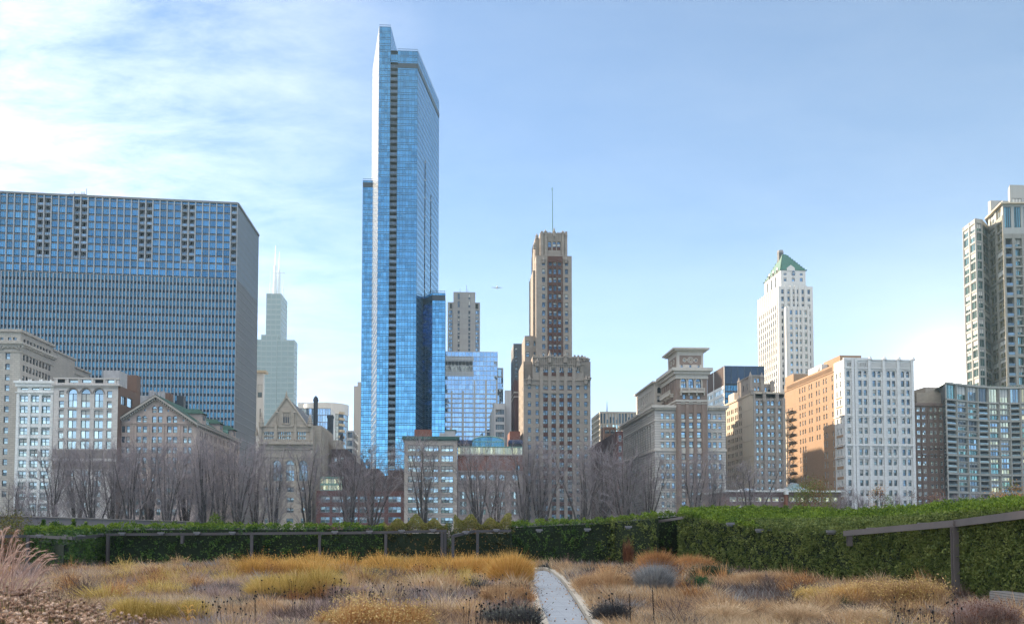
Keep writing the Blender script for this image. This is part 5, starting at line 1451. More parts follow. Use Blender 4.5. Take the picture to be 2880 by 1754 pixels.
    ln = b.mb('lantern', M['grey_dark']); xl, yl = X_(2206, y + 10), y + 12; ln.cyl(xl, yl, z3 + 1, Z_(712, 2206, yl), 1.75, 1.75, 8); ln.use(M['grey_concrete']).cyl(xl, yl, Z_(712, 2206, yl), Z_(705, 2206, yl), 1.85, 1.6, 8)
    b.finish()
pyramid_tower()

# ------------------------------------------------------------------ 20 sandstone tower with turrets
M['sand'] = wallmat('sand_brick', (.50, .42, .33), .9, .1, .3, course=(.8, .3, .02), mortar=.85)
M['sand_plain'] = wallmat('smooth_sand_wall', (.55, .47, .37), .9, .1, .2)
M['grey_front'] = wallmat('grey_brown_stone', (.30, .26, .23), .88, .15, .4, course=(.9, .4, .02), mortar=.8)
def sand_tower():
    Y0 = 345.0; p = rect(2119, 2206, Y0, None, 2042, 1200); z = Z_(1104, 2119, Y0); L = Face(p[3], p[0]); F = Face(p[0], p[1])
    b = Bld('stone_building', 'sunlit sand coloured building with pinnacled top floors between hotel and fire escape', 'building', (p[0][0] + p[1][0]) / 2, Y0 + 10)
    rw = [(Z_(1133 + 22 * i + 6.5, 2160, Y0), Z_(1133 + 22 * i - 6.5, 2160, Y0)) for i in range(13)]
    fc = cols(F, [(2131, 7.5), (2143, 7.5), (2163, 8.5), (2174, 8.5), (2193, 8.5)], 1200)
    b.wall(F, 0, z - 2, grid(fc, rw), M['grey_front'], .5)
    pc = b.mb('piers', M['grey_front'])
    for px in (2120, 2152, 2184, 2204): u = F.U(px, 1200); pc.obox(F.A, F.B, 0, z - (0 if px == 2120 else 2), 0, .6, max(0, u - .55), u + .55)
    for i in (0, 4, 8): u0, u1 = F.U(2154, 1200), F.U(2203, 1200); pc.obox(F.A, F.B, rw[i][0] - 1.1, rw[i][0] - .3, 0, .35, u0, u1)
    half = L.L * .62
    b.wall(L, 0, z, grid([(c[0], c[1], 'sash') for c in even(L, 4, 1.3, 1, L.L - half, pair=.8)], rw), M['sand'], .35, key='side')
    sm = b.mb('party_wall', M['sand_plain']); sm.obox(L.A, L.B, 0, z + .3, .01, .12, half + .8, L.L - .01)
    for i in range(0, 12, 2): sm.use(M['sand']).obox(L.A, L.B, rw[i][0] - 1.3, rw[i][0] - 1.0, .12, .2, half + .8, L.L)
    b.wall(Face(p[1], p[2]), 0, z, (), M['grey_front'], key='r'); b.wall(Face(p[2], p[3]), 0, z, (), M['sand'], key='b'); b.lid(p, z - .4)
    b.ring(p, z - .4, z + .3, .35, M['sand'])
    # turreted top floors
    y = Y0 + 5; t = rect(2112, 2147, y, None, 2080, 1080); zt = Z_(1056, 2130, y); T = Face(t[0], t[1])
    b.block(t, z - 1, zt, {0: grid(cols(T, [(2124, 5.5), (2133, 5.5)], 1080), [(Z_(1075, 2130, y), Z_(1064, 2130, y)), (Z_(1098, 2130, y), Z_(1087, 2130, y))]), 3: [(4, 5.2, zt - 5, zt - 2.5, 'sash'), (9, 10.2, zt - 5, zt - 2.5, 'sash')]}, M['grey_front'], key='top', lz=.2)
    b.ring(t, zt - .3, zt + .2, .3, M['grey_front'])
    t2 = rect(2147.3, 2172, y + 1, y + 16, py=1090); z2 = Z_(1078, 2160, y); T2 = Face(t2[0], t2[1])
    b.block(t2, z - 2, z2, {0: grid(cols(T2, [(2154, 5.5), (2163, 5.5)], 1095), [(Z_(1100, 2130, y), Z_(1088, 2130, y))])}, M['grey_front'], key='top2', lz=.2)
    def tur(px, pb, pt, Yp, r):
        f = b.mb('turret', M['grey_front'], (px, pb)); x = X_(px, Yp, pb); za, zb = Z_(pb, px, Yp), Z_(pt, px, Yp); h = zb - za
        f.cyl(x, Yp, za, za + h * .7, r, r, 8); f.cyl(x, Yp, za + h * .7, za + h * .75, r * 1.2, r * 1.2, 8); f.cyl(x, Yp, za + h * .75, zb, r * 1.0, .05, 8)
    for a in ((2111, 1100, 1044, Y0 + 4.6, .7), (2143, 1100, 1046, Y0 + 4.6, .75), (2079, 1110, 1061, Y0 + 22, .7), (2172, 1100, 1066, Y0 + 5, .8), (2150, 1130, 1096, Y0 - .4, .7), (2186, 1130, 1102, Y0 - .4, .7), (2115, 1110, 1092, Y0 - .3, .6)): tur(*a)
    x = X_(2060, 372, 1100); b.mb('penthouse', M['sand_plain']).box(X_(2062, 380), X_(2075, 380), 378, 386, z - 2, z + 5)
    b.finish()
sand_tower()

# ------------------------------------------------------------------ 21 white terracotta front, brick side with fire escape
M['white_front'] = wallmat('white_terracotta_front', (.60, .60, .59), .5, .06, .3, course=(1.1, .35, .02), mortar=.8, streak=.05)
M['orange_brick'] = wallmat('orange_brown_brick', (.34, .22, .135), .9, .10, .2, course=(.8, .25, .03), mortar=.8, streak=.1)
def white_brick():
    Y0 = 340.0; p = rect(2375, 2572, Y0, None, 2208, 1200); z = Z_(1012, 2475, Y0); F = Face(p[0], p[1]); L = Face(p[3], p[0])
    b = Bld('corner_building', 'white terracotta fronted building with long orange brick side wall and rooftop plant', 'building', (p[0][0] + p[1][0]) / 2, Y0 + 15)
    sc_ = [1052, 1078, 1104, 1129.5, 1155, 1182, 1210.5, 1239, 1271, 1299, 1328.5, 1357.5, 1386, 1414]
    rw = [(Z_(y + 8.3, 2475, Y0), Z_(y - 8.3, 2475, Y0)) for y in sc_]
    cpx = [2388, 2421, 2436, 2461, 2475.5, 2501.5, 2516, 2541.5, 2556]
    fc = cols(F, [(x, 9) for x in cpx], 1200)
    ops = [(c[0], c[1], r[0], r[1], 'arch' if j in (0, 5) else 'sash') for c in fc for j, r in enumerate(rw)]
    ops += grid(cols(F, [(x, 2.6, 'fixed') for x in (2384.5, 2388.5, 2392.5, 2420.5, 2425, 2430, 2434.5)], 1025), [(Z_(1030, 2475, Y0), Z_(1020, 2475, Y0))])
    b.wall(F, 0, z, ops, M['white_front'], .5, fr='fr_dark', gl='glass_mid')
    uw = L.L - (p[3][1] - Yfor(p[0][0], 2348, 1200))*0 ; uc = L.U(2348, 1200)
    W1 = Face(L.P(uc), L.B); W0 = Face(L.A, L.P(uc))
    wc = [(W1.L * .22, W1.L * .22 + 1.3), (W1.L * .58, W1.L * .58 + 1.3)]
    b.wall(W1, 0, z, [(c[0], c[1], r[0], r[1], 'arch' if j in (0, 5) else 'sash') for c in wc for j, r in enumerate(rw)] , M['white_front'], .4, key='return', fr='fr_white')
    bs = b.mb('brick_infill', M['orange_brick'])
    for j in range(2, 13): 
        if j != 5: bs.obox(W1.A, W1.B, rw[j + 1][1] + .4 if j < 13 else 0, rw[j][0] - .25, .02, .08, W1.L * .18, W1.L * .85)
    # brick part: many windows, pairs and singles
    bo = []
    Lb = W0.L
    colsb = []
    for px, pair in ((2343, 0), (2322, 1), (2302, 1), (2281, 1), (2262, 1), (2251, 0)):
        u = W0.U(px, 1200)
        colsb += [(u - 1.9, u - .7), (u + .7, u + 1.9)] if pair else [(u - .6, u + .6)]
    for c in colsb:
        for j, r in enumerate(rw):
            if j > 6 and (c[0] * 7) % 3 < .8: continue
            if j == 0: bo.append((c[0], c[1], r[0], r[1], 'arch'))
            else: bo.append((c[0], c[1], r[0], r[1] - (.2 if j < 7 else -.3), 'sash'))
    uu = [W0.U(x, 1200) for x in (2219, 2229)]
    bo += [(u - .55, u + .55, r[0], r[1], 'sash') for u in uu for r in rw[2:]]
    zb = z - .3
    b.wall(W0, 0, zb, bo, M['orange_brick'], .35, key='brick', fr='fr_white', gl='glass')
    b.wall(Face(p[1], p[2]), 0, z - 1, (), M['orange_brick'], key='r'); b.wall(Face(p[2], p[3]), 0, z - 1, (), M['orange_brick'], key='bk'); b.lid(p, z - 1.2)
    t = b.mb('trim', M['white_front'])
    for j in (4, 7, 8):
        zz = rw[j][0] - .9; t.obox(F.A, F.B, zz, zz + (.5 if j == 7 else .25), 0, .6 if j == 7 else .3); t.obox(W1.A, W1.B, zz, zz + .4, 0, .4)
    for px in (2377, 2400, 2409, 2447, 2488, 2528, 2568):
        u = F.U(px, 1200); t.obox(F.A, F.B, 0, z + .5, 0, .55, max(u - .5, 0), min(u + .5, F.L))
    for px in (2428.5, 2468, 2509, 2549): u = F.U(px, 1200); t.obox(F.A, F.B, rw[-1][0] - 3, rw[0][0] - .3, 0, .3, u - .2, u + .2)
    for i in range(60): u = F.U(2412, 1020) + (F.L - F.U(2412, 1020)) * i / 60; t.obox(F.A, F.B, Z_(1034, 2475, Y0), Z_(1019, 2475, Y0), 0, .18, u, u + .12)
    for px in (2428.5, 2468, 2509, 2549, 2388):
        u = F.U(px, 1050); r = 2.3 if px > 2400 else 1.0; zz = Z_(1046, 2475, Y0)
        P = [(F.P(u + r * math.cos(math.pi * k / 8), .3).x, Y0 - .3, zz + .75 * math.sin(math.pi * k / 8)) for k in range(9)]; t.tube(P, [.15] * 9, 4)
        zz = Z_(1178, 2475, Y0); P = [(F.P(u + r * math.cos(math.pi * k / 8), .3).x, Y0 - .3, zz + .75 * math.sin(math.pi * k / 8)) for k in range(9)]; t.tube(P, [.13] * 9, 4)
        for k in range(6): uu_ = u - 1.8 + k * .7; t.tube([(F.P(uu_, .4).x, Y0 - .4, rw[8][1] + .2), (F.P(uu_ + .35, .4).x, Y0 - .4, rw[8][1] + .9), (F.P(uu_ + .7, .4).x, Y0 - .4, rw[8][1] + .2)], [.08] * 3, 3)
    for px in (2447, 2488, 2528, 2568): x = X_(px, Y0, 1015); t.cyl(x, Y0, z, z + 1.2, .9, .5, 8)
    t.obox(F.A, F.B, z - .3, z + .2, 0, .3); t.obox(F.A, F.B, Z_(1037, 2475, Y0), Z_(1035, 2475, Y0), 0, .4)
    x0, x1 = X_(2375, Y0), X_(2448, Y0); b.mb('parapet', M['white_front']).box(x0 + .1, x1, Y0 + .05, Y0 + .6, z, z + .8)
    sl = b.mb('blind_arcade', M['orange_brick'])
    for i in range(46): u = 3 + (W0.L - 4) * i / 46; sl.obox(W0.A, W0.B, Z_(1030, 2350, Y0), Z_(1018, 2350, Y0), 0, .2, u, u + .4)
    sl.obox(W0.A, W0.B, Z_(1034, 2350, Y0), Z_(1032, 2350, Y0), 0, .25)
    b.mb('penthouse', M['orange_brick'], 'a').box(X_(2360, 352), X_(2420, 352), 350, 366, z - 1.2, Z_(1002, 2400, 352))
    y = 396.0; x = p[0][0]; b.mb('penthouse', M['orange_brick'], 'b').box(x + .3, x + 12, y - 4, y + 6, z - 1.2, z + 3.4)
    m = b.mb('penthouse', M['white_front'], 'c'); y = 362.0; m.box(x + .5, x + 5, y, y + 14, z - 1.2, z + 2.2); m.box(x + .1, x + .5, y + 2, y + 4, z + .2, z + 1.4)
    # lower white corner strip at the back of the side wall
    b.mb('rear_strip', M['sand_plain']).obox(W0.A, W0.B, 0, Z_(1100, 2350, Y0) * .99, .02, .3, 0, W0.U(2214, 1200))
    b.finish(100)
    # fire escape: separate thing fixed to the wall
    e = Bld('fire_escape', 'black zigzag iron fire escape climbing the orange brick side wall', 'fire escape', W0.P(2).x, W0.P(2).y)
    f = e.mb('landings', M['fr_dark']); s = e.mb('stairs', M['fr_dark'])
    ua, ub = W0.U(2217, 1200), W0.U(2238, 1200)
    pitch = 22.6; zz = [Z_(1106 + pitch * 1.17 * i * .93, 2350, Y0) for i in range(12)]
    for i, q in enumerate(zz):
        f.obox(W0.A, W0.B, q - .12, q, .3, 2.0, ua, ub)
        f.obox(W0.A, W0.B, q + .95, q + 1.03, 1.95, 2.02, ua, ub)
        for k in range(9): u = ua + (ub - ua) * k / 8; f.obox(W0.A, W0.B, q, q + 1, 1.95, 2.0, u - .04, u + .04)
        for u in (ua + .3, ub - .3): a, c = W0.P(u, .1), W0.P(u, 1.9); f.tube([(a.x, a.y, q - 1.2), (c.x, c.y, q - .1)], [.06, .06], 4)
        if i < len(zz) - 1:
            d = i % 2; u0, u1 = (ua + .8, ub - .8) if d else (ub - .8, ua + .8)
            for o in (.9, 1.6): a, c = W0.P(u0, o), W0.P(u1, o); s.tube([(a.x, a.y, q), (c.x, c.y, zz[i + 1])], [.1, .1], 4)
            for k in range(10): a, c = W0.P(u0 + (u1 - u0) * k / 10, .9), W0.P(u0 + (u1 - u0) * k / 10, 1.6); zq = q + (zz[i + 1] - q) * k / 10; s.tube([(a.x, a.y, zq), (c.x, c.y, zq)], [.05, .05], 3)
    e.finish()
white_brick()

# ------------------------------------------------------------------ 22 brown brick block
M['mauve_brick'] = wallmat('mauve_brown_brick', (.20, .145, .125), .9, .12, .3, course=(.6, .22, .02), mortar=.85)
def brown22():
    Y0 = 344.0; p = rect(2574, 2668, Y0, 380.0, py=1200); z = Z_(1140, 2620, Y0); F = Face(p[0], p[1])
    b = Bld('brown_building', 'brown brick office block with paired pale windows right of the white terracotta front', 'building', (p[0][0] + p[1][0]) / 2, Y0 + 10)
    rw = [(Z_(1151 + 21.6 * i + 6, 2620, Y0), Z_(1151 + 21.6 * i - 6, 2620, Y0)) for i in range(14)]
    cs = cols(F, [(2585.5, 9.5, 'sash/2'), (2601, 9.5, 'sash/2'), (2621, 8, 'sash'), (2632, 8, 'sash'), (2648, 8, 'sash')], 1250)
    b.block(p, 0, z + 1, {0: grid(cs, rw)}, M['mauve_brick'], .4, gl='glass_pale', fr='fr_white')
    b.ring(p, z - .2, z + .4, .6, M['mauve_brick'])
    for i in (0, 4.5, 5.5): zz = Z_(1151 + 21.6 * i + 10, 2620, Y0); b.ring(p, zz - .3, zz + .2, .3, M['mauve_brick'])
    m = b.mb('piers', M['mauve_brick'])
    for px in (2593, 2611.5, 2626.5, 2641): u = F.U(px, 1250); m.obox(F.A, F.B, 0, z, 0, .3, u - .25, u + .25)
    q = rect(2578, 2655, Y0 + 4, 380.0, py=1120); b.block(q, z, Z_(1103, 2620, Y0 + 4), {}, M['gothic'], key='attic')
    q = rect(2602, 2640, Y0 + 8, 372.0, py=1090); b.block(q, z, Z_(1088, 2620, Y0 + 8), {}, M['gothic'], key='attic2')
    c = b.mb('roof_davit', M['fr_grey']); y = Y0 + 9
    P = lambda px, py: tuple(at(px, py, y))
    c.tube([P(2612, 1088), P(2611, 1071)], [.15, .12], 5); c.tube([P(2596, 1077), P(2611, 1071), P(2624, 1088)], [.1, .13, .1], 5); c.tube([P(2596, 1077), P(2612, 1084)], [.08, .08], 5)
    b.finish()
brown22()

# ------------------------------------------------------------------ 23 residential tower with curved podium
M['res_stone'] = wallmat('pale_precast', (.34, .345, .33), .8, .08, .2)
M['res_side'] = wallmat('precast_side', (.25, .245, .22), .8, .08, .2)
M['pod_stone'] = wallmat('podium_precast', (.33, .325, .30), .8, .08, .2)
M['teal'] = glassmat('teal_glass', (.15, .27, .26), .75, .06, .06, .45)
M['teal_pale'] = glassmat('gold_reflecting_pale_glass', (.52, .47, .31), .7, .08, .08, .4)  # gold reflections on the podium put into this warm glass colour
def res_tower():
    Y0 = 352.0
    b = Bld('residential_tower', 'tall precast residential tower with teal windows, balconies and a curved podium at right edge', 'tower', X_(2820, Y0), Y0 + 10)
    fl = 2.28
    zt = Z_(615, 2720, Y0 + 4); 
    # plan corners from left to right
    Pn = [(X_(2712, 372, 800), 372.0), (X_(2748, 360, 800), 360.0), (X_(2766, 361, 800), 361.0), (X_(2784, 369, 800), 369.0), (X_(2826, 352, 800), 352.0), (X_(2990, 350, 800), 350.0)]
    zA = at(2742, 614, 360).z; zB = at(2800, 586, 361).z; zC = at(2826, 575, 352).z
    tops = [zA, zA, zA, zB, zC]
    bays = [2, 1, 1, 2, 6]
    def stripe(F, top, n, key, stone, glass, bal=(), vw=.75, first=2.0):
        nb = n; cw = F.L / nb; nf = int((top - 30) / 4.05)
        ops = []
        zz = []
        for j in range(nf):
            z1 = top - first - j * 3.9 * 1.0 - (j // 6) * .6; z0 = z1 - 3.15
            if z0 < 32: break
            zz.append((z0, z1))
            for i in range(nb):
                u0, u1 = i * cw + vw, (i + 1) * cw - vw * .6
                if (i in bal): ops.append((u0, u1, z0 - .3, z1, 'open'))
                else: ops.append((u0, u1, z0, z1, 'fixed/2'))
        b.wall(F, 30, top, ops, stone, .3 if not bal else 1.4, key=key, gl=glass, fr='fr_grey')
        for i in bal:
            for z0, z1 in zz: b.mb('balcony_rail', M['glass_mid'], (key, i, z0)).obox(F.A, F.B, z0 - .25, z0 + .8, -.12, -.05, i * cw + vw, (i + 1) * cw - vw * .6)
        m = b.mb('floor_bands', stone, key)
        for j in range(0, len(zz), 6): m.obox(F.A, F.B, zz[j][1] + .15, zz[j][1] + .7, 0, .2)
        for i in range(nb + 1): u = i * cw; m.obox(F.A, F.B, 30, top, 0, .22, max(0, u - .45), min(F.L, u + .45))
    stripe(Face(Pn[0], Pn[1]), tops[0], 2, 'a', M['res_stone'], 'teal'); stripe(Face(Pn[1], Pn[2]), tops[1], 1, 'b', M['res_stone'], 'teal', vw=.5)
    stripe(Face(Pn[2], Pn[3]), tops[2], 1, 'c', M['res_side'], 'teal', vw=.5); stripe(Face(Pn[3], Pn[4]), tops[3] - 6, 2, 'd', M['res_side'], 'teal_pale')
    stripe(Face(Pn[4], Pn[5]), tops[4] - 12, 6, 'e', M['res_side'], 'teal', bal=(0, 4), vw=.8)
    F = Face(Pn[3], Pn[4]); b.wall(F, tops[3] - 6, tops[3], [(F.L * .12, F.L * .42, tops[3] - 5.7, tops[3] - .6, 'fixed/2', None, 'teal_pale'), (F.L * .56, F.L * .88, tops[3] - 5.7, tops[3] - .6, 'fixed/2', None, 'teal_pale')], M['res_stone'], key='d2')
    F = Face(Pn[4], Pn[5]); cw = F.L / 6; b.wall(F, tops[4] - 12, tops[4], [(i * cw + .6, (i + 1) * cw - .6, tops[4] - 9.5, tops[4] - 1.0, 'fixed/3', None, 'teal') for i in range(6)], M['res_stone'], key='e2')
    bl = (X_(2720, 385, 800), 385.0); bk = [Pn[5], (Pn[5][0], 385.0), bl, Pn[0]]
    for i in range(3): b.wall(Face(bk[i], bk[i + 1]), 30, zA, (), M['res_side'], key='bk%d' % i)
    b.lid([Pn[0], Pn[1], Pn[2], Pn[3], (Pn[3][0], 385), bl], zA - .2); b.lid([Pn[3], Pn[4], Pn[5], (Pn[5][0], 385), (X_(2790, 385, 600), 385)], zC - .2)
    c = b.mb('cornice', M['gold_cornice']); c.prism(outset([Pn[3], Pn[4], Pn[5], (Pn[5][0], 384), (X_(2794, 384, 600), 384)], 1.2), zC - .1, zC + .5)
    y = 362.0; x0 = X_(2840, y, 540); b.block([(x0, y), (x0 + 40, y), (x0 + 40, y + 6), (x0 + 3, y + 6)], zC, Z_(520, 2850, y), {0: [(1, 5, zC + 1, zC + 6.5, 'fixed/3'), (6, 12, zC + 1, zC + 6.5, 'fixed/3')]}, M['res_stone'], key='ph')
    b.mb('penthouse', M['res_stone']).box(X_(2808, y), x0, y + 1, y + 3, zC, Z_(562, 2820, y))
    # curved podium: concave arc
    n = 11; yc = 331.0
    def pod(t):  # t 0..1 from px 2655 to beyond the frame
        px = 2662 + t * 330; Y = 336 + 12 * math.sin(math.pi * min(1, t)) * .9
        return (X_(px, Y, 1230), Y)
    pts = [pod(i / n) for i in range(n + 1)]
    zp = Z_(1088, 2800, 346); fl = 25.9 * 342 / FOC * .66
    for i in range(n):
        F = Face(pts[i], pts[i + 1]); ops = []; zz = []; z = zp - .6
        ops.append((.45, F.L - .45, z - 5.4, z, 'fixed/3'))
        z -= 6.1; r = 0; k = 0
        while z - 1.9 > 1:
            bal = i in (3, 6, 0)
            ops.append((.4, F.L - .4, z - 1.75, z, 'open' if bal else 'fixed/3')); zz.append(z); k += 1
            z -= 2.2 if k % 3 else 2.65
        for j, o in enumerate(ops): ops[j] = o + (None, RND.choice(['teal_pale', 'teal_pale', 'teal', 'glass']) if i > 3 else RND.choice(['teal', 'glass', 'glass_dark']))
        b.wall(F, 0, zp, ops, M['res_side'], .5, key='pod', fr='fr_grey')
        m = b.mb('podium_bands', M['pod_stone'])
        for j in range(0, len(zz), 3): m.obox(F.A, F.B, zz[j] + .12, zz[j] + .6, 0, .3)
        m.obox(F.A, F.B, zp - .5, zp + .2, 0, .6); m.obox(F.A, F.B, 0, zp, 0, .3, 0, .35)
        if bal: 
            for q in zz: b.mb('balcony_rail', M['glass_mid'], ('p', i, q)).obox(F.A, F.B, q - 1.75, q - 1.15, -.1, -.04, .4, F.L - .4)
    L = Face((X_(2646, 352, 1230), 352.0), pts[0])
    b.wall(L, 0, zp, [(L.L * .55, L.L * .9, zp - 8 - 2.3 * k_, zp - 6.3 - 2.3 * k_, 'fixed/2', None, 'teal_pale') for k_ in range(15)], M['grey_dark'], key='podl')
    b.lid(pts + [(pts[-1][0], 360), (L.A.x, 360)], zp - .3)
    sh = b.mb('roof_planting', M['green_tile'])
    for i in range(30): 
        x = X_(2730 + i * 6, 349); sh.cyl(x, 349 + RND.random(), zp - .3, zp + .4 + RND.random() * 1.1, .6, .2, 6)
    b.finish(100)
res_tower()
# ------------------------------------------------------------------ 24 seven storey loft, 25 brick club, 26 brick store, 27 low pavilion
M['loft_stone'] = wallmat('tan_loft_stone', (.40, .345, .30), .88, .14, .5, course=(.8, .35, .02), mortar=.85)
def loft():
    Y0 = 318.0; p = rect(1137, 1286, Y0, 345.0, py=1330); z = Z_(1229, 1210, Y0); F = Face(p[0], p[1])
    b = Bld('loft_block', 'tan seven storey loft with triple windows and dark green cornice below the glass skyscraper', 'building', (p[0][0] + p[1][0]) / 2, Y0 + 10)
    cs = cols(F, [(1165.5, 36, 'sash/3'), (1212, 42, 'sash/3'), (1257.5, 34, 'sash/3')], 1330)
    b.block(p, 0, z, {0: grid(cs, rows(1260, 29.0, 8, 17, 1210, Y0))}, M['loft_stone'], .45, fr='fr_dark', gl='glass_pale')
    b.ring(p, z - .7, z + .25, .8, M['fr_green']); b.ring(p, z - 1.1, z - .7, .4, M['fr_green'])
    for i in range(8): zz = Z_(1269.5 + 29 * i, 1210, Y0); m = b.mb('sills', M['hotel_plain']); [m.obox(F.A, F.B, zz - .2, zz, 0, .25, c[0] - .2, c[1] + .2) for c in cs]
    b.mb('penthouse', M['club_brick'], 'a').box(X_(1166, 322), X_(1214, 322), 321, 332, z, Z_(1208, 1190, 322))
    m = b.mb('penthouse', M['metal_pale'], 'b'); m.box(X_(1252, 323), X_(1281, 323), 322, 333, z, Z_(1211, 1265, 323)); m.box(X_(1236, 323), X_(1252, 323), 322.5, 331, z, Z_(1217, 1245, 323)); m.use(M['fr_green']).box(X_(1251, 323), X_(1284, 323), 321.8, 333.2, Z_(1211, 1265, 323), Z_(1208.5, 1265, 323))
    b.mb('roof_vent', M['metal_pale']).cyl(X_(1268, 325), 325, z, Z_(1201, 1268, 325), .6, .35, 8)
    b.finish()
loft()
M['blue_awn'] = wallmat('blue_awning', (.01, .03, .09), .6, .1)
M['club_stone'] = wallmat('club_limestone', (.33, .275, .25), .88, .15, .4, course=(1.3, .5, .03), mortar=.8)
def brick_club():
    Y0 = 320.0; p = rect(1287.5, 1471, Y0, 345.0, py=1330); z = Z_(1277, 1380, Y0); F = Face(p[0], p[1])
    b = Bld('club_building', 'red brick club with barrel vaulted glass roof, blue awnings and round medallions', 'building', (p[0][0] + p[1][0]) / 2, Y0 + 10)
    zb = Z_(1324, 1380, Y0)
    ops = grid(cols(F, [(1456, 13, 'fixed/2')], 1314), [(Z_(1322, 1456, Y0), Z_(1307, 1456, Y0))])
    b.wall(F, zb, z, ops, M['club_brick'], .3, key='brick')
    lo = []
    for c in (1303, 1330, 1357, 1384, 1411, 1448): lo += grid(cols(F, [(c, 17, 'arch/2')], 1340), [(Z_(1350, c, Y0), Z_(1334, c, Y0))]) + grid(cols(F, [(c, 19, 'fixed/3')], 1390), [(Z_(1402, c, Y0), Z_(1382, c, Y0)), (Z_(1424, c, Y0), Z_(1409, c, Y0)), (Z_(1446, c, Y0), Z_(1431, c, Y0))])
    b.wall(F, 0, zb, lo, M['club_stone'], .5, key='stone', gl='glass_pale', fr='fr_grey')
    for i in (1, 2, 3): b.wall(Face(p[i], p[(i + 1) % 4]), 0, z, (), M['club_brick'], key='s%d' % i)
    b.lid(p, z)
    m = b.mb('stone_bands', M['club_stone'])
    for py, o in ((1278, .4), (1324, .7), (1356, .4), (1326.5, .5)): m.obox(F.A, F.B, Z_(py, 1380, Y0) - .3, Z_(py, 1380, Y0) + .15, 0, o)
    for c in (1296, 1316, 1337, 1358, 1379, 1400, 1421, 1441, 1461):
        x = X_(c, Y0, 1285); zz = Z_(1285, c, Y0)
        m.tube([(x + .38 * math.cos(k * math.pi / 5), Y0 - .12, zz + .38 * math.sin(k * math.pi / 5)) for k in range(11)], [.12] * 11, 4)
    for c in (1316.5, 1343.5, 1370.5, 1397.5, 1425, 1432, 1468): u = F.U(c, 1400); m.obox(F.A, F.B, 0, zb, 0, .5, u - .4, min(u + .4, F.L))
    # lattice balustrades over the big windows
    l = b.mb('lattice', M['hotel_plain'])
    for c in (1384, 1448):
        for k in range(3):
            u = F.U(c - 7 + k * 7, 1365); z0, z1 = Z_(1370, c, Y0), Z_(1360, c, Y0)
            for s in (-1, 1): a, d = F.P(u - .4 * s, .2), F.P(u + .4 * s, .2); l.tube([(a.x, a.y, z0), (d.x, d.y, z1)], [.09, .09], 4)
    z2 = Z_(1257, 1380, Y0 + 2)
    b.curtain(Face((p[0][0], Y0 + 2), (p[1][0], Y0 + 2)), [z, z2], 26, M['teal_pale'], M['fr_grey'], vw=.12, part='glazed_gallery')
    b.mb('gallery_roof', M['copper']).box(p[0][0], p[1][0], Y0 + 1.6, Y0 + 12, z2, z2 + .25)
    # barrel vault
    y = Y0 + 4; xa, xb = X_(1328, y), X_(1418, y); xm, r = (xa + xb) / 2, (xb - xa) / 2; zt = Z_(1227, 1373, y); z3 = Z_(1241, 1373, y)
    v = b.mb('barrel_vault', M['slab_low']); k = 14
    arc = [(xm - r * math.cos(math.pi * i / k), z3 + (zt - z3) * math.sin(math.pi * i / k)) for i in range(k + 1)]
    for (x0, a), (x1, c) in zip(arc[:-1], arc[1:]): v.poly((x0, y, a), (x1, y, c), (x1, y + 18, c), (x0, y + 18, a)); v.poly((x0, y, z2 + .3), (x1, y, z2 + .3), (x1, y, c), (x0, y, a))
    v.use(M['copper']).tube([(x, y - .1, q) for x, q in arc], [.18] * len(arc), 4); v.box(xa, xb, y - .2, y, z3 - .2, z3 + .1)
    for i in range(13): x = xa + (xb - xa) * i / 12; v.box(x - .05, x + .05, y - .12, y, z2 + .3, z3)
    for a, c, kk in ((1287.5, 1328, 'a'), (1430, 1470, 'b')):
        w_ = b.mb('awning', M['blue_awn'], kk); x0, x1 = X_(a, Y0 + 3), X_(c, Y0 + 3); zt_, zb_ = Z_(1238, a, Y0 + 3), Z_(1247, a, Y0 + 3)
        w_.prism([(x0, Y0 + 2.2), (x1, Y0 + 2.2), (x1, Y0 + 6), (x0, Y0 + 6)], zb_, zt_ - .2); w_.poly((x0, Y0 + 2.2, zt_ - .2), (x1, Y0 + 2.2, zt_ - .2), (x1, Y0 + 5, zt_ + .4), (x0, Y0 + 5, zt_ + .4))
        w_.use(M['fr_dark']).box(x0, x1, Y0 + 3, Y0 + 5, z2 + .3, zb_)
    b.finish()
brick_club()
M['store_brick'] = wallmat('store_red_brick', (.13, .058, .05), .9, .18, .5, course=(.6, .2, .02), mortar=.85)
def store():
    Y0 = 322.0; p = rect(890, 1136.5, Y0, 342.0, py=1400); z = Z_(1379, 1000, Y0); F = Face(p[0], p[1])
    b = Bld('brick_store', 'low red brick building with wide paired windows and glazed top behind bare trees', 'building', (p[0][0] + p[1][0]) / 2, Y0 + 10)
    cs = cols(F, [(915, 26, 'sash/2'), (950, 32, 'sash/3'), (990, 32, 'sash/3'), (1060, 42, 'sash/4'), (1110, 36, 'sash/3'), (1022, 22, 'sash/2')], 1400)
    b.block(p, 0, z, {0: grid(cs, rows(1403, 29, 3, 17, 1000, Y0))}, M['store_brick'], .4, gl='glass', fr='fr_grey')
    y = Y0 + 1.5; q = rect(901, 962, y, 335.0, py=1360)
    z2 = Z_(1343, 930, y); b.curtain(Face(q[0], q[1]), [z, z + (z2 - z) * .5, z2], 8, M['teal_pale'], M['copper'], vw=.15, hw=.7, part='conservatory')
    b.mb('conservatory_roof', M['copper']).box(q[0][0] - .3, q[1][0] + .3, y - .4, y + 10, z2, z2 + .3)
    b.mb('wall', M['brown_dark'], 'up').box(X_(962.5, y), X_(1136, y), y + 2, y + 10, z, Z_(1336, 1080, y))
    b.finish()
store()
M['white_roof'] = wallmat('white_roof_edge', (.6, .6, .6), .6)
M['mauve'] = wallmat('mauve_wall', (.20, .13, .13), .9, .1, .3, course=(.7, .25, .02))
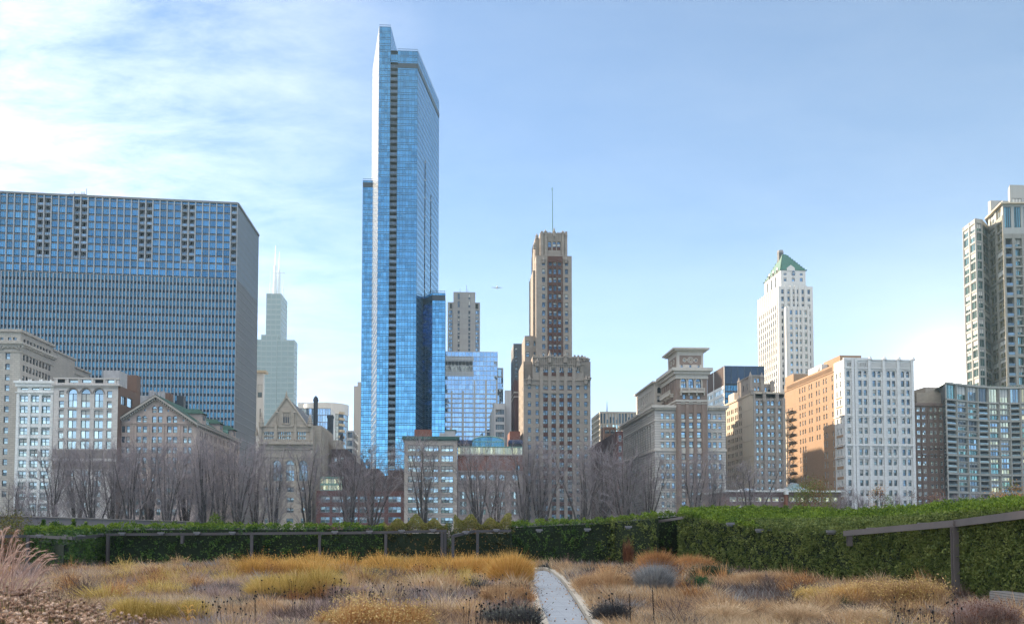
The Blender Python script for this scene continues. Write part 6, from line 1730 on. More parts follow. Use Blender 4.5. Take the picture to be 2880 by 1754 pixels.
def pavilion():
    Y0 = 190.0; p = rect(2044, 2366, Y0, 204.0, py=1420); z = Z_(1381, 2200, Y0); F = Face(p[0], p[1])
    b = Bld('pavilion', 'long low mauve brick pavilion with white roof edge and fan shaped skylights', 'pavilion', (p[0][0] + p[1][0]) / 2, Y0 + 5)
    cs = even(F, 13, 1.5, .5, .5, style='fixed/2')
    b.block(p, 0, z, {0: grid(cs, [(Z_(1410, 2200, Y0), Z_(1397, 2200, Y0))])}, M['mauve'], .3, gl='teal_pale', fr='fr_white')
    b.ring(p, z - .15, z + .2, .7, M['white_roof']); b.ring(p, z - .8, z - .5, .2, M['mauve'])
    for k, px in enumerate((2100, 2119, 2209, 2262)):
        s = b.mb('skylight', M['white_roof'], k); y = Y0 + 4; x = X_(px, y, 1375); r = 10.5 * y / FOC
        zc = z + .2
        s.tube([(x - r * math.cos(math.pi * i / 12), y, zc + r * .8 * math.sin(math.pi * i / 12)) for i in range(13)], [.05] * 13, 4)
        for i in range(1, 12): s.tube([(x, y, zc), (x - r * math.cos(math.pi * i / 12), y, zc + r * .8 * math.sin(math.pi * i / 12))], [.025, .025], 3)
        s.use(M['glass_pale']).poly(*[(x - r * math.cos(math.pi * i / 12), y + .05, zc + r * .8 * math.sin(math.pi * i / 12)) for i in range(13)])
        s.use(M['white_roof']).box(x - r, x + r, y, y + 4, z + .05, zc)
        for i in range(12):
            a0, a1 = math.pi * i / 12, math.pi * (i + 1) / 12
            s.poly((x - r * math.cos(a0), y + .06, zc + r * .8 * math.sin(a0)), (x - r * math.cos(a1), y + .06, zc + r * .8 * math.sin(a1)), (x - r * math.cos(a1), y + 4, zc + r * .8 * math.sin(a1)), (x - r * math.cos(a0), y + 4, zc + r * .8 * math.sin(a0)))
    m = b.mb('entrance_pillar', M['club_brick']); m.box(X_(2206, Y0 - 1), X_(2212, Y0 - 1), Y0 - 1.2, Y0, 0, z + .1); m.use(M['white_roof']).box(X_(2205, Y0 - 1), X_(2213, Y0 - 1), Y0 - 1.4, Y0, z - .7, z + .5)
    b.finish()
    # rooftop cooling unit
    a = Bld('cooling_unit', 'grey-green cooling unit standing on the pavilion roof', 'cooling unit', X_(2238, 197), 197.0)
    M['unit'] = wallmat('cooling_unit_metal', (.22, .30, .31), .5, .12, 1.0)
    y = 197.0; zz = z - .3 + .1
    m = a.mb('casing', M['unit']); m.box(X_(2221, y), X_(2252, y), y, y + 3, zz, Z_(1367, 2238, y)); m.box(X_(2226, y), X_(2246, y), y + .3, y + 2.7, Z_(1367, 2238, y), Z_(1360, 2238, y))
    for i in range(5): m.box(X_(2223 + i * 6, y), X_(2226 + i * 6, y), y - .08, y, zz + .3, zz + 1.1)
    f = a.mb('fan', M['fr_grey']); f.cyl(X_(2236, y), y + 1.5, Z_(1360, 2238, y), Z_(1357, 2238, y), .8, .75, 12); f.cyl(X_(2230, y), y + 1.5, Z_(1360, 2238, y), Z_(1356, 2238, y), .25, .2, 8)
    a.finish()
pavilion()
# unseen towers added left of the frame to keep the garden in shadow
for xa, xb, Y, h, lab in ((-372, -292, 398, 222, 'plain stone tower added beyond the left edge to shade the garden, nearest the blue slab'), (-462, -378, 392, 226, 'tallest plain stone tower added beyond the left edge to shade the garden'), (-545, -468, 372, 218, 'plain stone tower added at the far left to shade the garden')):
    b = Bld('office_tower', lab, 'tower', (xa + xb) / 2, Y)
    p = [(xa, Y), (xb, Y), (xb, Y + 45), (xa, Y + 45)]
    F = Face(p[0], p[1])
    b.block(p, 0, h, {0: [(c[0], c[1], 6 + 4 * k, 8.4 + 4 * k, 'fixed') for c in even(F, 10, 2.4) for k in range(int(h / 4) - 2)]}, M['grey_stone_plain'])
    b.finish(0)
# airliner in the distance
def plane():
    Y = 1500.0; c = at(1398, 808, Y); o = empty('airliner', c, 'tiny pale airliner flying between the concrete tower and the deco skyscraper', 'airliner')
    m = M['mast']; k = Y / FOC
    f = MB(m); f.tube([(c.x, c.y - 9, c.z), (c.x, c.y - 7, c.z), (c.x, c.y + 7, c.z), (c.x, c.y + 10, c.z + .4)], [.3, 1.1, 1.1, .3], 8); f.build('fuselage', o)
    for s in (-1, 1):
        g = MB(m); g.poly((c.x + s * .8, c.y - 2.5, c.z - .3), (c.x + s * 9.6 * 1, c.y + 1.2, c.z + .3), (c.x + s * 9.6, c.y + 2.2, c.z + .3), (c.x + s * .8, c.y + 2, c.z - .3))
        g.poly((c.x + s * .8, c.y - 2.5, c.z - .7), (c.x + s * 9.6 * 1, c.y + 1.2, c.z + .1), (c.x + s * 9.6, c.y + 2.2, c.z + .1), (c.x + s * .8, c.y + 2, c.z - .7)); g.build('wing', o)
        e = MB(M['fr_grey']); e.tube([(c.x + s * 3.5, c.y - 2.5, c.z - 1), (c.x + s * 3.5, c.y, c.z - 1)], [.55, .5], 7); e.build('engine', o)
    t = MB(m); t.box(c.x - .15, c.x + .15, c.y + 7, c.y + 9.6, c.z, c.z + 3.4); t.build('tail_fin', o)
plane()
# ================================================================== garden
rng = np.random.default_rng(11)
def blades(P, H, W, lean=.25, up=None, bend=.25):
    n = len(P); a = rng.uniform(0, 2 * np.pi, n); d = np.stack([np.cos(a), np.sin(a), np.zeros(n)], 1)
    L = rng.normal(0, lean, (n, 2)) if up is None else up
    mid = P + np.stack([L[:, 0] * H * .5, L[:, 1] * H * .5, H * .55], 1)
    tip = P + np.stack([L[:, 0] * H * (1 + bend), L[:, 1] * H * (1 + bend), H], 1)
    w = d * (W / 2)[:, None]
    V = np.stack([P - w, P + w, mid + w * .8, mid - w * .8, tip], 1).reshape(-1, 3)
    i = np.arange(n)[:, None] * 5
    return V, i + np.array([[0, 1, 2, 3]]), i + np.array([[3, 2, 4]])
def leaves(P, S_, flat=0.0, nrm=None, asp=.5):
    n = len(P); a = rng.normal(size=(n, 3)); 
    if nrm is not None: a = a * .8 - nrm * (a * nrm).sum(1)[:, None] * .8 * flat
    a /= np.linalg.norm(a, axis=1)[:, None]
    b = rng.normal(size=(n, 3)); b -= a * (a * b).sum(1)[:, None]; b /= np.linalg.norm(b, axis=1)[:, None]
    a = a * (S_ / 2)[:, None]; b = b * (S_ / 2 * asp)[:, None]
    V = np.stack([P - a, P + b, P + a, P - b], 1).reshape(-1, 3)
    return V, np.arange(n)[:, None] * 4 + np.array([[0, 1, 2, 3]])
def blade_obj(name, P, H, W, mats, parent=None, mi=None, **k):
    V, q, t = blades(P, H, W, **k)
    MI = None if mi is None else np.concatenate([mi, mi])
    return np_mesh(name, V, [q, t], mats, parent, MI=MI)
def leaf_obj(name, P, S_, mats, parent=None, mi=None, **k):
    V, q = leaves(P, S_, **k); return np_mesh(name, V, [q], mats, parent, MI=mi)

# ------------------------------------------------------------------ plant materials
M['bark'] = wallmat('grey_bark', (.085, .075, .073), .9, .3, 2.0)
M['bark2'] = wallmat('grey_twigs', (.26, .225, .232), .9, .25, .4)
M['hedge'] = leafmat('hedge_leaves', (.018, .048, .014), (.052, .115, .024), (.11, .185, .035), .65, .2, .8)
M['hedge_top'] = leafmat('hedge_top_leaves', (.05, .10, .012), (.12, .19, .018), (.23, .31, .035), .6, .3, .6)  # sky light on the hedge tops put into a lighter leaf colour
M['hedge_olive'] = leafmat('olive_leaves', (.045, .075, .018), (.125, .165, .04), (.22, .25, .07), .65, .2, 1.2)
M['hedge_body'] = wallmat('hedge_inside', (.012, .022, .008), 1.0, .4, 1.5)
M['vine'] = leafmat('vine_leaves', (.03, .04, .015), (.09, .09, .025), (.16, .09, .035), .7, .2, 1.5)
M['shrub_top'] = leafmat('olive_shrub_leaves', (.10, .12, .03), (.22, .22, .05), (.30, .24, .09), .7, .3, 1.0)
M['steel_near'] = wallmat('near_painted_steel', (.135, .12, .12), .5, .2, 2.5, streak=.2)
M['steel'] = wallmat('painted_steel', (.06, .054, .056), .5, .12, 1.5, streak=.1)
M['steel_lamp'] = wallmat('lamp_housing', (.16, .16, .17), .4)
K = {}
def kind(n, a, b, c): K[n] = leafmat(n, a, b, c, .8, .35, .35)
kind('tan_grass', (.22, .125, .065), (.54, .33, .165), (.76, .53, .31))
kind('straw_grass', (.34, .23, .14), (.62, .44, .265), (.82, .64, .43))
kind('brown_stems', (.06, .04, .034), (.17, .12, .10), (.32, .23, .19))
kind('mauve_grass', (.18, .12, .105), (.43, .305, .26), (.60, .45, .40))
kind('amber', (.30, .15, .03), (.66, .37, .09), (.84, .56, .20))
kind('ochre', (.30, .20, .04), (.64, .45, .13), (.82, .63, .27))
kind('orange_brown', (.26, .11, .045), (.58, .31, .12), (.76, .46, .21))
kind('gold_leaf', (.30, .20, .06), (.68, .48, .18), (.85, .66, .34))
kind('grey_green', (.06, .07, .05), (.17, .18, .13), (.30, .31, .25))
kind('dark_green', (.012, .025, .012), (.035, .06, .03), (.07, .11, .055))
kind('fresh_green', (.02, .07, .025), (.06, .16, .06), (.12, .24, .10))
kind('dark_grey_stems', (.035, .035, .037), (.085, .085, .09), (.17, .165, .16))
kind('pale_grey_stems', (.16, .16, .16), (.30, .30, .30), (.46, .45, .43))
kind('rust_stems', (.09, .035, .02), (.22, .09, .045), (.36, .17, .09))
kind('undergrowth', (.04, .03, .022), (.10, .075, .05), (.18, .13, .085))

# ------------------------------------------------------------------ soil and path
SOILZ = 0.0
def hump(x, y):
    return 1.05 * np.exp(-(((x + 4.6) / 3.4) ** 2 + ((y - 5.2) / 4.5) ** 2))
g = MB(M['soil']); nx, ny = 60, 50
xs = np.linspace(-45, 45, nx); ys = np.concatenate([np.linspace(-3, 16, 30), np.linspace(18, 74, 20)])
V = [(x, y, float(hump(x, y))) for y in ys for x in xs]; g.v = V
g.f = [(j * nx + i, j * nx + i + 1, (j + 1) * nx + i + 1, (j + 1) * nx + i) for j in range(ny - 1) for i in range(nx - 1)]; g.mi = [0] * len(g.f)
tag(g.build('garden_soil'), kind='structure')
pl = [(1497, 1619), (1502, 1640), (1506, 1657), (1521, 1707), (1541, 1754)]; pr = [(1556, 1612), (1577, 1634), (1591, 1652), (1619, 1695), (1654, 1754)]
PL = [ground(*p) for p in pl]; PR = [ground(*p) for p in pr]
dl, dr = (PL[-1] - PL[-2]), (PR[-1] - PR[-2])
PL.append(PL[-1] + dl * 1.3); PR.append(PR[-1] + dr * 1.3); PL.append(Vector((PL[-1].x + .3, 4, 0))); PR.append(Vector((PR[-1].x + .5, 4, 0)))
M['path'] = wallmat('path_planks', (.33, .35, .38), .8, .22, 1.5, course=(.9, .14, .006), mortar=.45, streak=.03)
M['kerb'] = wallmat('limestone_kerb', (.50, .44, .36), .9, .18, 1.2, bump=.3)
g = MB(M['path'])
def far_cap():
    a, b = PL[0], PR[0]; c = ground(1506, 1607); d = ground(1530, 1604)
    return [(a.x, a.y, .02), (b.x, b.y, .02), (d.x, d.y, .02), (c.x, c.y, .02)]
g.poly(*far_cap())
for i in range(len(PL) - 1): g.poly((PL[i + 1].x, PL[i + 1].y, .02), (PR[i + 1].x, PR[i + 1].y, .02), (PR[i].x, PR[i].y, .02), (PL[i].x, PL[i].y, .02))
tag(g.build('path'), kind='structure')
def kerb(name, pts, w=.22, h=.16, label=''):
    # separate stones laid end to end
    P = [Vector((p[0], p[1])) for p in pts]; seg = []
    acc = [P[0]]
    for a, b in zip(P[:-1], P[1:]):
        n = max(1, int((b - a).length / 1.1))
        acc += [a + (b - a) * (i / n) for i in range(1, n + 1)]
    m = MB(M['kerb'])
    for a, b in zip(acc[:-1], acc[1:]):
        d = (b - a).normalized(); a2, b2 = a + d * .012, b - d * .012; hh = h + RND.uniform(-.01, .01)
        m.obox(a2, b2, 0, hh, -w / 2, w / 2)
    return tag(m.build(name, loc=(acc[0].x, acc[0].y, 0)), label, 'kerb')
kr = [ground(1500, 1606), ground(1513, 1602.5), ground(1531, 1602), ground(1553, 1607)] + [p + Vector((.16, 0, 0)) for p in PR[1:]]
kerb('stone_kerb', kr, .26, .16, 'pale limestone kerb curving along the right side and far end of the path')
kl = [p + Vector((-.14, 0, 0)) for p in PL[2:]]
kerb('stone_kerb', kl, .24, .12, 'short pale kerb along the left edge of the path')
def path_x(y):
    ly = [p.y for p in PL][::-1]; return np.interp(y, ly, [p.x for p in PL][::-1]), np.interp(y, [p.y for p in PR][::-1], [p.x for p in PR][::-1])
def off_path(x, y, m=.25):
    a, b = path_x(y); far = ground(1506, 1602).y
    return (x < a - m) | (x > b + m) | (y > far + .3)

# ------------------------------------------------------------------ hedges
def Hx(px, D): p = at(px, 1500, D); return (p.x, p.y)
HF = []   # front lines for masking
def hedge(label, front, back, mats, dens=160, size=.09, ends=(True, True), clump=.16, top_mat=None, mixf=None, body=True, inset=.3, name='hedge', ragged=.0, cat='hedge', group=None):
    F = [Hx(p[0], p[1]) + (p[2],) for p in front]; B = [Hx(p[0], p[1]) + (p[2],) for p in back]
    HF.append(F)
    loc = (sum(p[0] for p in F) / len(F), sum(p[1] for p in F) / len(F), 0)
    r = empty(name, loc, label, cat, group)
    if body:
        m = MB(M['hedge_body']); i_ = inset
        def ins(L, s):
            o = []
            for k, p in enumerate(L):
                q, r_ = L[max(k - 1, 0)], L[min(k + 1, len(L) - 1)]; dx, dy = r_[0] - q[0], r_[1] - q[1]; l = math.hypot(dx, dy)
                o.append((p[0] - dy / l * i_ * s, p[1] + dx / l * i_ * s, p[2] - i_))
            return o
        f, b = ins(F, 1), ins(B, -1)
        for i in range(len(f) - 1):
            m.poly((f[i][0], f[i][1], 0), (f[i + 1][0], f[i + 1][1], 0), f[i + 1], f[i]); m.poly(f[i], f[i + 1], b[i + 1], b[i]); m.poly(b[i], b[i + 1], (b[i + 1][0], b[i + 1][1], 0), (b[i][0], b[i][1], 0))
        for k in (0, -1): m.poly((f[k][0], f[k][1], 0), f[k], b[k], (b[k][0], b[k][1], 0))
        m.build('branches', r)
    PP, NN, TT = [], [], []
    def quad(a, b, c, d, top, dn):
        a, b, c, d = map(np.array, (a, b, c, d)); n = np.cross(b - a, d - a); ar = (np.linalg.norm(n) + np.linalg.norm(np.cross(c - b, d - c))) / 2
        n = n / np.linalg.norm(n)
        ncl = max(4, int(ar * dn / 26)); u, v = rng.random(ncl), rng.random(ncl)
        C = (a * ((1 - u) * (1 - v))[:, None] + b * (u * (1 - v))[:, None] + c * (u * v)[:, None] + d * ((1 - u) * v)[:, None])
        C = C + n * rng.uniform(-.24, clump * .75, ncl)[:, None]
        k = 26; P = np.repeat(C, k, 0) + rng.normal(0, clump * .55, (ncl * k, 3)) * (1 - .45 * np.abs(n))
        u, v = rng.random(int(ar * dn * .45)), rng.random(int(ar * dn * .45))
        P2 = (a * ((1 - u) * (1 - v))[:, None] + b * (u * (1 - v))[:, None] + c * (u * v)[:, None] + d * ((1 - u) * v)[:, None]) - n * rng.uniform(0, .26, len(u))[:, None]
        P = np.concatenate([P, P2]); PP.append(P); NN.append(np.repeat(n[None], len(P), 0)); TT.append(np.full(len(P), top))
    for i in range(len(F) - 1):
        D = F[i + 1][1]; dn = dens * (32 / max(D, 20)) ** 1.3
        quad((F[i][0], F[i][1], 0), (F[i + 1][0], F[i + 1][1], 0), F[i + 1], F[i], 0, dn)
        quad(F[i], F[i + 1], B[i + 1], B[i], 1, dn * .8)
    if ends[0]: quad((B[0][0], B[0][1], 0), (F[0][0], F[0][1], 0), F[0], B[0], 0, dens * .6)
    if ends[1]: quad((F[-1][0], F[-1][1], 0), (B[-1][0], B[-1][1], 0), B[-1], F[-1], 0, dens * .6)
    P, N, T = np.concatenate(PP), np.concatenate(NN), np.concatenate(TT)
    if ragged:
        j = T == 1; P[j, 2] += np.abs(rng.normal(0, ragged, j.sum())) * (.5 + .5 * np.sin(P[j, 0] * 1.7 + 1) * np.sin(P[j, 0] * .63))
    S_ = size * 1.05 * rng.uniform(.6, 1.3, len(P)) * (np.maximum(P[:, 1], 24) / 30) ** .5
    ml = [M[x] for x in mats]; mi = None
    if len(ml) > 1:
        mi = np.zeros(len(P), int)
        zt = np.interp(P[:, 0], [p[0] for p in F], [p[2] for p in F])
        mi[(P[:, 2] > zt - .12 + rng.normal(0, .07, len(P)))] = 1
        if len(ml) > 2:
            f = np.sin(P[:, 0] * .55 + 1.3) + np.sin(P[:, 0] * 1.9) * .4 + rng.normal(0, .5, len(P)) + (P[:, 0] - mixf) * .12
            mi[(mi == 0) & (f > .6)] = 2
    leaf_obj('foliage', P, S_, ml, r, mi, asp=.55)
    return r
T3 = ['hedge', 'hedge_top', 'hedge_olive']
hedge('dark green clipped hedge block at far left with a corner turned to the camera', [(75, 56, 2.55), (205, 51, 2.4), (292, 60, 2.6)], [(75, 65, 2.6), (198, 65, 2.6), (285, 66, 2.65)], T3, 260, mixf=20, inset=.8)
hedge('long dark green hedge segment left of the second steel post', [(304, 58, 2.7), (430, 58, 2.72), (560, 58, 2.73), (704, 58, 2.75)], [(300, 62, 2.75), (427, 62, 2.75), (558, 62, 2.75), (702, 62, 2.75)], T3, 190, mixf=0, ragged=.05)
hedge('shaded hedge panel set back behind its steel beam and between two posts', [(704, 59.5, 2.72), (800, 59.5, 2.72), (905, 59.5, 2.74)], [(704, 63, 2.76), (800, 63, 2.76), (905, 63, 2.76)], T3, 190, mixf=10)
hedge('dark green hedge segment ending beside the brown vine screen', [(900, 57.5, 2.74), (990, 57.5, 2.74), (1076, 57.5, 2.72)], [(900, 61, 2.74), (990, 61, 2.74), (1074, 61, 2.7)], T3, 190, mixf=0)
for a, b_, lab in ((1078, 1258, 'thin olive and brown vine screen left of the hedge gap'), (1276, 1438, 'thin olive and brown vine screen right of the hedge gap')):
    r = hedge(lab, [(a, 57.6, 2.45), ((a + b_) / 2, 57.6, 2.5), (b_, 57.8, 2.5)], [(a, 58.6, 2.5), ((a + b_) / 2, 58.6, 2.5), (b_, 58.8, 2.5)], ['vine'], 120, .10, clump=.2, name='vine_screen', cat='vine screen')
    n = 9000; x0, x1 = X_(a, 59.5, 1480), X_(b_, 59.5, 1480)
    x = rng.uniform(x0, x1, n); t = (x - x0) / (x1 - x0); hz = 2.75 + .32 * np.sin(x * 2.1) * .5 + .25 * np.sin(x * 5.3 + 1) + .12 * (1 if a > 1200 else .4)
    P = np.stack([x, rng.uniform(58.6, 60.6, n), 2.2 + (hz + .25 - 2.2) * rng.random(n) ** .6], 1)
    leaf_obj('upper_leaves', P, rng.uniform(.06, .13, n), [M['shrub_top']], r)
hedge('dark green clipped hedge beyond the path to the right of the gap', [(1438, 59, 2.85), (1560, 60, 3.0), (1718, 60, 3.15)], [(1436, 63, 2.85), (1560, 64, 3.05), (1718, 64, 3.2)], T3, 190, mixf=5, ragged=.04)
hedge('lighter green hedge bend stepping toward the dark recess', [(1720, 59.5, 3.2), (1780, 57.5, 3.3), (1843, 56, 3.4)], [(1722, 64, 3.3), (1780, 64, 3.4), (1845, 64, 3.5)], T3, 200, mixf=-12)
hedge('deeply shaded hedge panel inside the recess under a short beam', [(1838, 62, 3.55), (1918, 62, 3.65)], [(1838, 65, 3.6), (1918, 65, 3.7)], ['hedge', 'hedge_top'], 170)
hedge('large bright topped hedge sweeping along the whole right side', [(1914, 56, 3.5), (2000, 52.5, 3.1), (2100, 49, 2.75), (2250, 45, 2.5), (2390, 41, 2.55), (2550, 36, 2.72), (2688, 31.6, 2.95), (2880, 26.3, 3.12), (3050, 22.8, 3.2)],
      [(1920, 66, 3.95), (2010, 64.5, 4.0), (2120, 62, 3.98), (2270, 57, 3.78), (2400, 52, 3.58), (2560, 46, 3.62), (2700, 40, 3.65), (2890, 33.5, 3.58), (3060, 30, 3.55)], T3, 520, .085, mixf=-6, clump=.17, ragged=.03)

# ------------------------------------------------------------------ steel frames in front of the hedges
def steel(label, pts, posts, lamps, bh=.16, pw=.17, sm='steel'):
    P = [Hx(p[0], p[1]) + (p[2],) for p in pts]
    r = empty('steel_frame', (P[0][0], P[0][1], 0), label, 'steel frame', 'dark steel frames holding the hedge')
    for a, b in zip(P[:-1], P[1:]):
        m = MB(M[sm]); a_, b_ = Vector(a), Vector(b); d = (b_ - a_); n = Vector((d.y, -d.x, 0)).normalized() * .06
        v = [a_ + n, b_ + n, b_ - n, a_ - n]
        m.poly(*[q + Vector((0, 0, -bh)) for q in reversed(v)]); m.poly(*v)
        for i in range(4): j = (i + 1) % 4; m.poly(v[i] + Vector((0, 0, -bh)), v[j] + Vector((0, 0, -bh)), v[j], v[i])
        m.build('beam', r)
    def zat(px, D):
        k = min(range(len(pts)), key=lambda i: abs(pts[i][0] - px)); return pts[k][2] if abs(pts[k][0] - px) < 12 else np.interp(px, [p[0] for p in pts], [p[2] for p in pts])
    for px, D, z0 in posts:
        x, y = Hx(px, D); m = MB(M[sm]); z = float(zat(px, D)) - bh - .005; w = pw / 2
        m.box(x - w, x + w, y - .02, y + .0, z0, z); m.box(x - .02, x + .02, y, y + .16, z0, z); m.box(x - w, x + w, y + .16, y + .18, z0, z)
        m.box(x - w - .03, x + w + .03, y - .045, y - .021, z + .03, z + bh - .03)
        m.build('post', r)
    for px in lamps:
        D = float(np.interp(px, [p[0] for p in pts], [p[1] for p in pts])); z = float(np.interp(px, [p[0] for p in pts], [p[2] for p in pts])); x, y = Hx(px, D - .1)
        m = MB(M['steel_lamp']); y -= .12
        m.prism([(x - .2, y - .1), (x + .2, y - .1), (x + .16, y + .12), (x - .16, y + .12)], z - .05, z + .05); m.prism([(x - .12, y - .06), (x + .12, y - .06), (x + .1, y + .1), (x - .1, y + .1)], z - .13, z - .05); m.build('light_fitting', r)
    return r
steel('dark steel frame around the far left hedge block', [(-40, 54.6, 2.12), (78, 55.7, 2.14), (206, 50.85, 2.06), (296, 59.5, 2.18)], [(78, 54.8, 0)], [115, 232, 285])
steel('dark steel frame along the long hedge segment left', [(300, 57.85, 2.22), (512, 57.9, 2.25), (708, 57.95, 2.28)], [(303, 57.3, 0), (512, 57.4, 1.6), (708, 57.6, 0)], [346, 455, 556, 655])
steel('dark steel frame over the set back hedge panel', [(709.5, 57.6, 2.28), (899, 57.4, 2.32)], [(899, 57.4, 0)], [])
steel('dark steel frame ending at the left post of the hedge gap', [(901, 57.0, 2.30), (1085, 56.6, 2.36), (1255, 56.6, 2.45)], [(1085, 56.6, 0), (1243, 56.6, 0), (1252, 57.4, 0)], [943, 1040, 1130, 1218])
steel('dark steel frame starting at the right post of the hedge gap', [(1272, 55.6, 2.12), (1332, 57, 2.42), (1437, 57.2, 2.46)], [(1274, 55.6, 0), (1343, 57, 0)], [1310, 1395])
steel('single pale steel beam bridging the dark recess', [(1848, 58, 3.02), (1924, 55.6, 3.26)], [], [], sm='steel_near')
steel('large steel frame climbing toward the camera at right', [(2375, 40.6, 2.38), (2688, 31.2, 2.76), (2880, 25.7, 2.97), (3050, 22.2, 3.05)], [(2391, 40.4, 1.7), (2688, 31.1, 0)], [2447, 2592], bh=.24, pw=.2, sm='steel_near')
for px, D, z in ((2050, 50.2, 2.75), (2332, 42.6, 2.33), (2132, 48, 2.4), (1515, 58.8, 2.4), (1650, 59.5, 2.45), (1765, 57.6, 2.6)):
    x, y = Hx(px, D); y -= .25; m = MB(M['steel_lamp']); m.prism([(x - .22, y - .12), (x + .22, y - .12), (x + .18, y + .2), (x - .18, y + .2)], z - .04, z + .08); m.prism([(x - .12, y - .06), (x + .12, y - .06), (x + .1, y + .3), (x - .1, y + .3)], z - .12, z - .04)
    side_ = {2050: 'farthest left of the lamps in the big right hedge', 2332: 'lamp poking from the big right hedge nearest the steel beam', 2132: 'second lamp from the left in the big right hedge', 1515: 'lamp on the far clipped hedge nearest the vine screen', 1650: 'lamp on the far clipped hedge nearest its right end', 1765: 'lamp on the lighter green hedge bend'}[px]
    tag(m.build('hedge_lamp', loc=(x, y, z)), 'small grey ' + (side_ if side_.startswith('lamp') else 'lamp, ' + side_), 'lamp', 'small lamps poking out of the hedges')

# ------------------------------------------------------------------ long low wall behind the left hedge
M['park_wall'] = wallmat('mauve_concrete_wall', (.23, .195, .195), .85, .1, .5, course=(3.0, 8, .05), mortar=.7)
g = MB(M['park_wall']); a, b = Hx(-40, 64), Hx(760, 150); g.obox(a, b, 0, 3.36, 0, -.5)
o_ = tag(g.build('park_wall', loc=(a[0], a[1], 0)), 'long mauve grey retaining wall with pale coping behind the left hedge', 'wall')
g = MB(M['club_stone']); g.obox(a, b, 3.36, 3.44, .12, -.6); c_ = g.build('coping', o_)
c_.location = (0, 0, 0)

# ------------------------------------------------------------------ small shrubs above the left hedge
def leafy(name, label, px, D, h, wd, mats, n=3500, size=.1, z0=0, cat='shrub', group=None, stems=6, shape='ball', low=.3, seed=0):
    x, y = Hx(px, D); r = empty(name, (x, y, 0), label, cat, group); R2 = np.random.default_rng(seed + int(px))
    k = max(8, n // 70)
    t = R2.random(k); ang = R2.uniform(0, 2 * np.pi, k); z = z0 + (h - z0) * (low + (1 - low) * t)
    rr = np.sqrt(R2.random(k)) * wd / 2 * (np.clip(1.05 - t, 0, 1) if shape == 'cone' else np.sqrt(np.clip(1 - (2 * t - .9) ** 2 * .8, .05, 1)))
    C = np.stack([x + rr * np.cos(ang), y + rr * np.sin(ang), z], 1)
    P = np.repeat(C, n // k, 0) + R2.normal(0, wd * (.06 if shape == 'cone' else .085), (k * (n // k), 3))
    P[:, 2] = np.clip(P[:, 2], .05, None)
    mi = R2.integers(0, len(mats), k).repeat(n // k)
    leaf_obj('foliage', P, size * R2.uniform(.6, 1.3, len(P)), mats, r, mi)
    m = MB(M['bark'])
    for i in range(stems):
        a = R2.uniform(0, 6.28); q = C[R2.integers(0, k)]
        m.tube([(x + .05 * math.cos(a), y + .05 * math.sin(a), 0), (x + (q[0] - x) * .4, y + (q[1] - y) * .4, h * .45), tuple(q)], [.045, .03, .012], 5)
    m.build('stems', r); return r
for px, h, w_, l in ((163, 2.95, 1.4, 'low rounded evergreen above the far left hedge block'), (206, 3.1, .9, 'pointed small evergreen, first of three behind the far left hedge'), (241, 2.95, .7, 'smallest pointed evergreen between two others behind the left hedge'), (283, 2.95, .9, 'pointed small evergreen beside the gap between left hedges'), (122, 3.25, .8, 'slim evergreen beside the leafy yellow green shrub')):
    leafy('evergreen_shrub', l, px, 66, h, w_, [M['hedge'], M['hedge_top']], 2200, .12, group='small evergreens behind the left hedge', shape='cone' if w_ < 1 else 'ball')
leafy('evergreen_shrub', 'rounded bright green shrub mound rising above the long left hedge', 607, 66, 3.35, 1.6, [M['hedge_top']], 3000, .12)
leafy('deciduous_shrub', 'yellow green leafy shrub at the left edge behind the steel beam', 30, 60, 3.2, 3.4, [M['shrub_top'], M['vine']], 6000, .11, low=.2)
leafy('deciduous_shrub', 'reddish leaved shrub beneath the beam at far left', 25, 57.5, 2.2, 3.6, [M['vine'], K['rust_stems']], 5000, .10, low=.05)

leafy('evergreen_shrub', 'dark green shrub filling the narrow gap between the two vine screens', 1263, 63, 2.7, 1.5, [M['hedge'], M['vine']], 2600, .11, low=.05)
